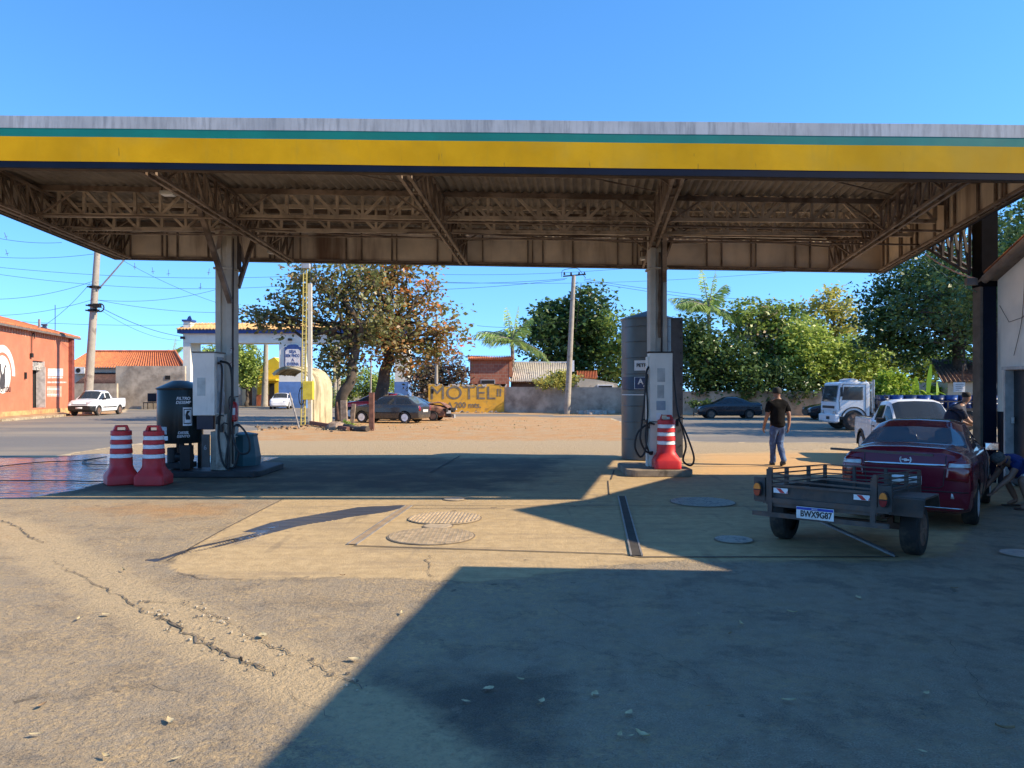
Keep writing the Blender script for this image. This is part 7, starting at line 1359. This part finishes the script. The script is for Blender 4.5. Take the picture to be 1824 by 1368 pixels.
lh = thing('low_house', 'low pale house with barred window behind the wall, left of the storage tank', 'house', (PX(1065, 66), 66, 0)); b = MB(); b.ext([(PX(x, 66), 66, PZ(y, 66)) for x, y in ((1028, 735), (1028, 673), (1060, 676), (1100, 683), (1100, 735))], (0, 5, 0)); b.build('wall', m_beige, lh); b = MB(); b.b2((PX(1064, 66), 65.9, PZ(694, 66)), (PX(1092, 66), 66, PZ(685, 66)), 0); b.b2((PX(1066, 66), 65.86, PZ(692, 66)), (PX(1090, 66), 65.9, PZ(687, 66)), 1); b.build('window', [m_wht, m_dark], lh); tiled('roof', [(PX(1028, 67), 66.6, PZ(672, 67)), (PX(1062, 67), 66.6, PZ(674, 67)), (PX(1062, 71), 71, PZ(662, 71)), (PX(1028, 71), 71, PZ(662, 71))], 12, m_otile, lh, .08, 4)
sh_ = thing('small_house', 'small beige house with old tiled roof beside the big dark tree', 'house', (PX(1720, 44), 44, 0)); x0 = PX(1688, 44); MB().b2((x0, 44, 0), (x0 + 6, 49, PZ(681, 44))).build('wall', m_beige, sh_); tiled('roof', [(x0 - .6, 43.5, PZ(681, 43.5)), (x0 + 6, 43.5, PZ(674, 43.5)), (x0 + 6, 48, PZ(640, 48)), (x0 + 1.2, 48, PZ(640, 48))], 26, M('old_tile', (.20, .12, .08), .9, 0, .4, 4), sh_, .06, 8)
sb = thing('sign_board', 'small white sign board on a post beyond the lorry drums', 'sign', (PX(1709, 40), 40, 0)); MB().b2((PX(1699, 40), 40, PZ(698, 40)), (PX(1719, 40), 40.04, PZ(681, 40))).build('board', m_wht, sb); MB().b2((PX(1716, 40), 40.05, 0), (PX(1718.5, 40), 40.12, PZ(650, 40))).build('post', m_wood, sb); b = MB()
for k in range(4): b.b2((PX(1702, 40), 39.985, PZ(685.5 + k * 3.4, 40)), (PX(1716 - (k % 2) * 4, 40), 39.995, PZ(684.2 + k * 3.4, 40)))
b.build('faint_lines', M('sign_grey', (.35, .38, .42), .6), sb)
# utility poles
def upole(lab, px, pyb, Yb, pxt, pyt, r, extra=None):
    t_ = thing('utility_pole', lab, 'utility pole', (PX(px, Yb), Yb, 0), 0, 'utility poles'); a = Vector((PX(px, Yb), Yb, 0)); c = P(pxt, pyt, Yb); b = MB(); b.tube([a, c], [r, r * .62], 12); b.build('pole', m_conp, t_, smooth=50); return t_, a, c
t_, a, c = upole('concrete utility pole with crossarm in the middle of the far wall', 1010, 738, 57.5, 1022, 491, .24)
b = MB(); b.bar(c + Vector((-.8, 0, -.05)), c + Vector((.9, 0, .1)), .09); b.bar(c + Vector((.55, 0, -.6)), c + Vector((.15, 0, -4.2)), .05); 
for x in (-.7, -.2, .4, .8): b.lathe([(.05, 0), (.09, .06), (.05, .12), (.08, .16), (0, .24)], 8, c + Vector((x, 0, .05)))
b.tube(bez([c + Vector((-.9, 0, -.1)), c + Vector((-.8, 0, .4)), c + Vector((.2, 0, .55)), c + Vector((.6, 0, .2)), c + Vector((.9, 0, -.2))], 6), .02); b.build('crossarm', m_rag, t_); CP_ = c
t_, a, c2 = upole('tall concrete utility pole behind the small white pickup, street lamp arm near its top', 155, 738, 58, 174, 440, .34)
b = MB(); q = a.lerp(c2, .72); e_ = P(228, 455, 58); b.tube([q, e_], .06, 8); b.box(e_ + Vector((.2, 0, .08)), (.8, .3, .16)); b.build('lamp_arm', M('arm_grey', (.28, .28, .28), .5), t_); 
for z, w_ in ((.66, .5), (.55, .55), (.52, .5)): q = a.lerp(c2, z + .1); b = MB(); b.lathe([(.40, -.08), (.40, .08)], 12, q); b.bar(q + Vector((-.5, -.2, 0)), q + Vector((.55, -.2, -.05)), .1); b.build('bracket', m_rag, t_)
b = MB(); q = P(178, 548, 57.6); b.tube([q + Vector((.3 * math.cos(x), 0, .3 * math.sin(x))) for x in np.linspace(0, 6.3, 16)], .05, 5); b.box(q + Vector((-.2, 0, .15)), (.5, .3, .3)); b.build('cable_coil', m_rag, t_); LP = a.lerp(c2, .78)
upole('grey utility pole in front of the yellow house', 471, 727, 84, 474, 614, .38); upole('pale slim pole rising beside the almond crown behind the yellow wall', 777, 735, 64, 778, 560, .16); upole('dark pole seen left of the leaning almond trunk', 596, 727, 85, 597, 590, .26); upole('pale pole seen just left of the leaning almond trunk', 602.5, 727, 87, 603, 588, .3); upole('thin dark pole between the two almond trunks', 660, 725, 70, 661, 640, .1)
# overhead wires
def wire(p, q, s, r=.018): 
    p, q = Vector(p), Vector(q); t_ = MB().tube(sag(p, q, s, 22), r, 4).build('overhead_wire', m_wire); props(t_, None, 'wire', 'overhead wires'); return t_
WL = []
for i, (pa, ya_, pb_, yb_, s, lab) in enumerate([((1010, 496), 57.5, (560, 480), 66, .7, 'upper wire from the middle pole crossarm to the left'), ((1006, 498), 57.5, (540, 512), 66, .5, 'lower wire from the middle pole crossarm to the left'), ((1040, 497), 57.5, (1760, 540), 62, .9, 'wire pair from the middle pole crossarm towards the right trees'), ((1040, 500), 57.5, (1800, 552), 62, 1.0, 'lower wire from the middle pole crossarm towards the right trees'), ((700, 486), 70, (1200, 470), 70, .5, 'high wire crossing between the almond crown and the right column'), ((720, 500), 72, (1440, 480), 75, .7, 'long high wire behind the middle pole'), ((1012, 571), 57.5, (850, 580), 62, .3, 'low service wire on the middle pole running left to the palm'), ((1012, 598), 57.5, (840, 604), 62, .3, 'lowest service wire on the middle pole running left'),
    ((170, 532), 58, (-60, 560), 60, .5, 'wire from the tall left pole sagging to the left frame edge'), ((170, 534), 58, (420, 505), 64, .6, 'wire from the tall left pole up to the right'), ((172, 534), 58, (500, 550), 66, .6, 'wire from the tall left pole to the gate roof'), ((176, 546), 58, (330, 600), 76, .4, 'thick bundle falling from the tall left pole to the gate'), ((176, 550), 58, (322, 606), 76, .6, 'lower bundle falling from the tall left pole to the gate'), ((168, 500), 58, (-80, 530), 55, .6, 'braided wire left of the tall left pole'), ((160, 505), 58, (70, 585), 57, .3, 'service wire from the tall left pole to the red building roof'), ((-60, 470), 60, (560, 490), 66, .6, 'upper of two long wires across the left sky'), ((-60, 480), 60, (560, 505), 66, .9, 'lower of two long wires across the left sky'), ((-60, 453), 55, (170, 452), 58, .3, 'wire with twisted ties at the left frame edge'), ((-60, 410), 50, (110, 432), 54, .3, 'pale wire under the canopy edge at far left'), ((-60, 566), 62, (600, 560), 72, .8, 'faint low wire behind the tall left pole'), ((215, 462), 60, (470, 560), 72, .6, 'wire with hanging spacers from the lamp arm downwards')]):
    o = wire(P(*pa, ya_), P(*pb_, yb_), s, .022 if 'thick' in lab else .014); o['label'] = lab
m_sp = M('spacer', (.05, .05, .055), .7); s0 = None
for px, py in ((10, 420), (240, 474), (272, 482), (300, 486), (357, 510), (372, 484), (12, 450)):
    p = P(px, py, 61)
    if s0 is None: b = MB(); b.bar((0, 0, -.26), (0, 0, .26), .03); b.bar((-.13, 0, -.1), (.13, 0, -.05), .03); o = s0 = b.build('wire_spacer', m_sp); props(o, 'dark spacer hanging on the overhead wires at the left', 'wire spacer', 'spacers on the overhead wires')
    else: o = s0.copy(); col.objects.link(o)
    o.location = p; o.rotation_euler = (0, random.uniform(-.4, .4), random.uniform(0, 1))
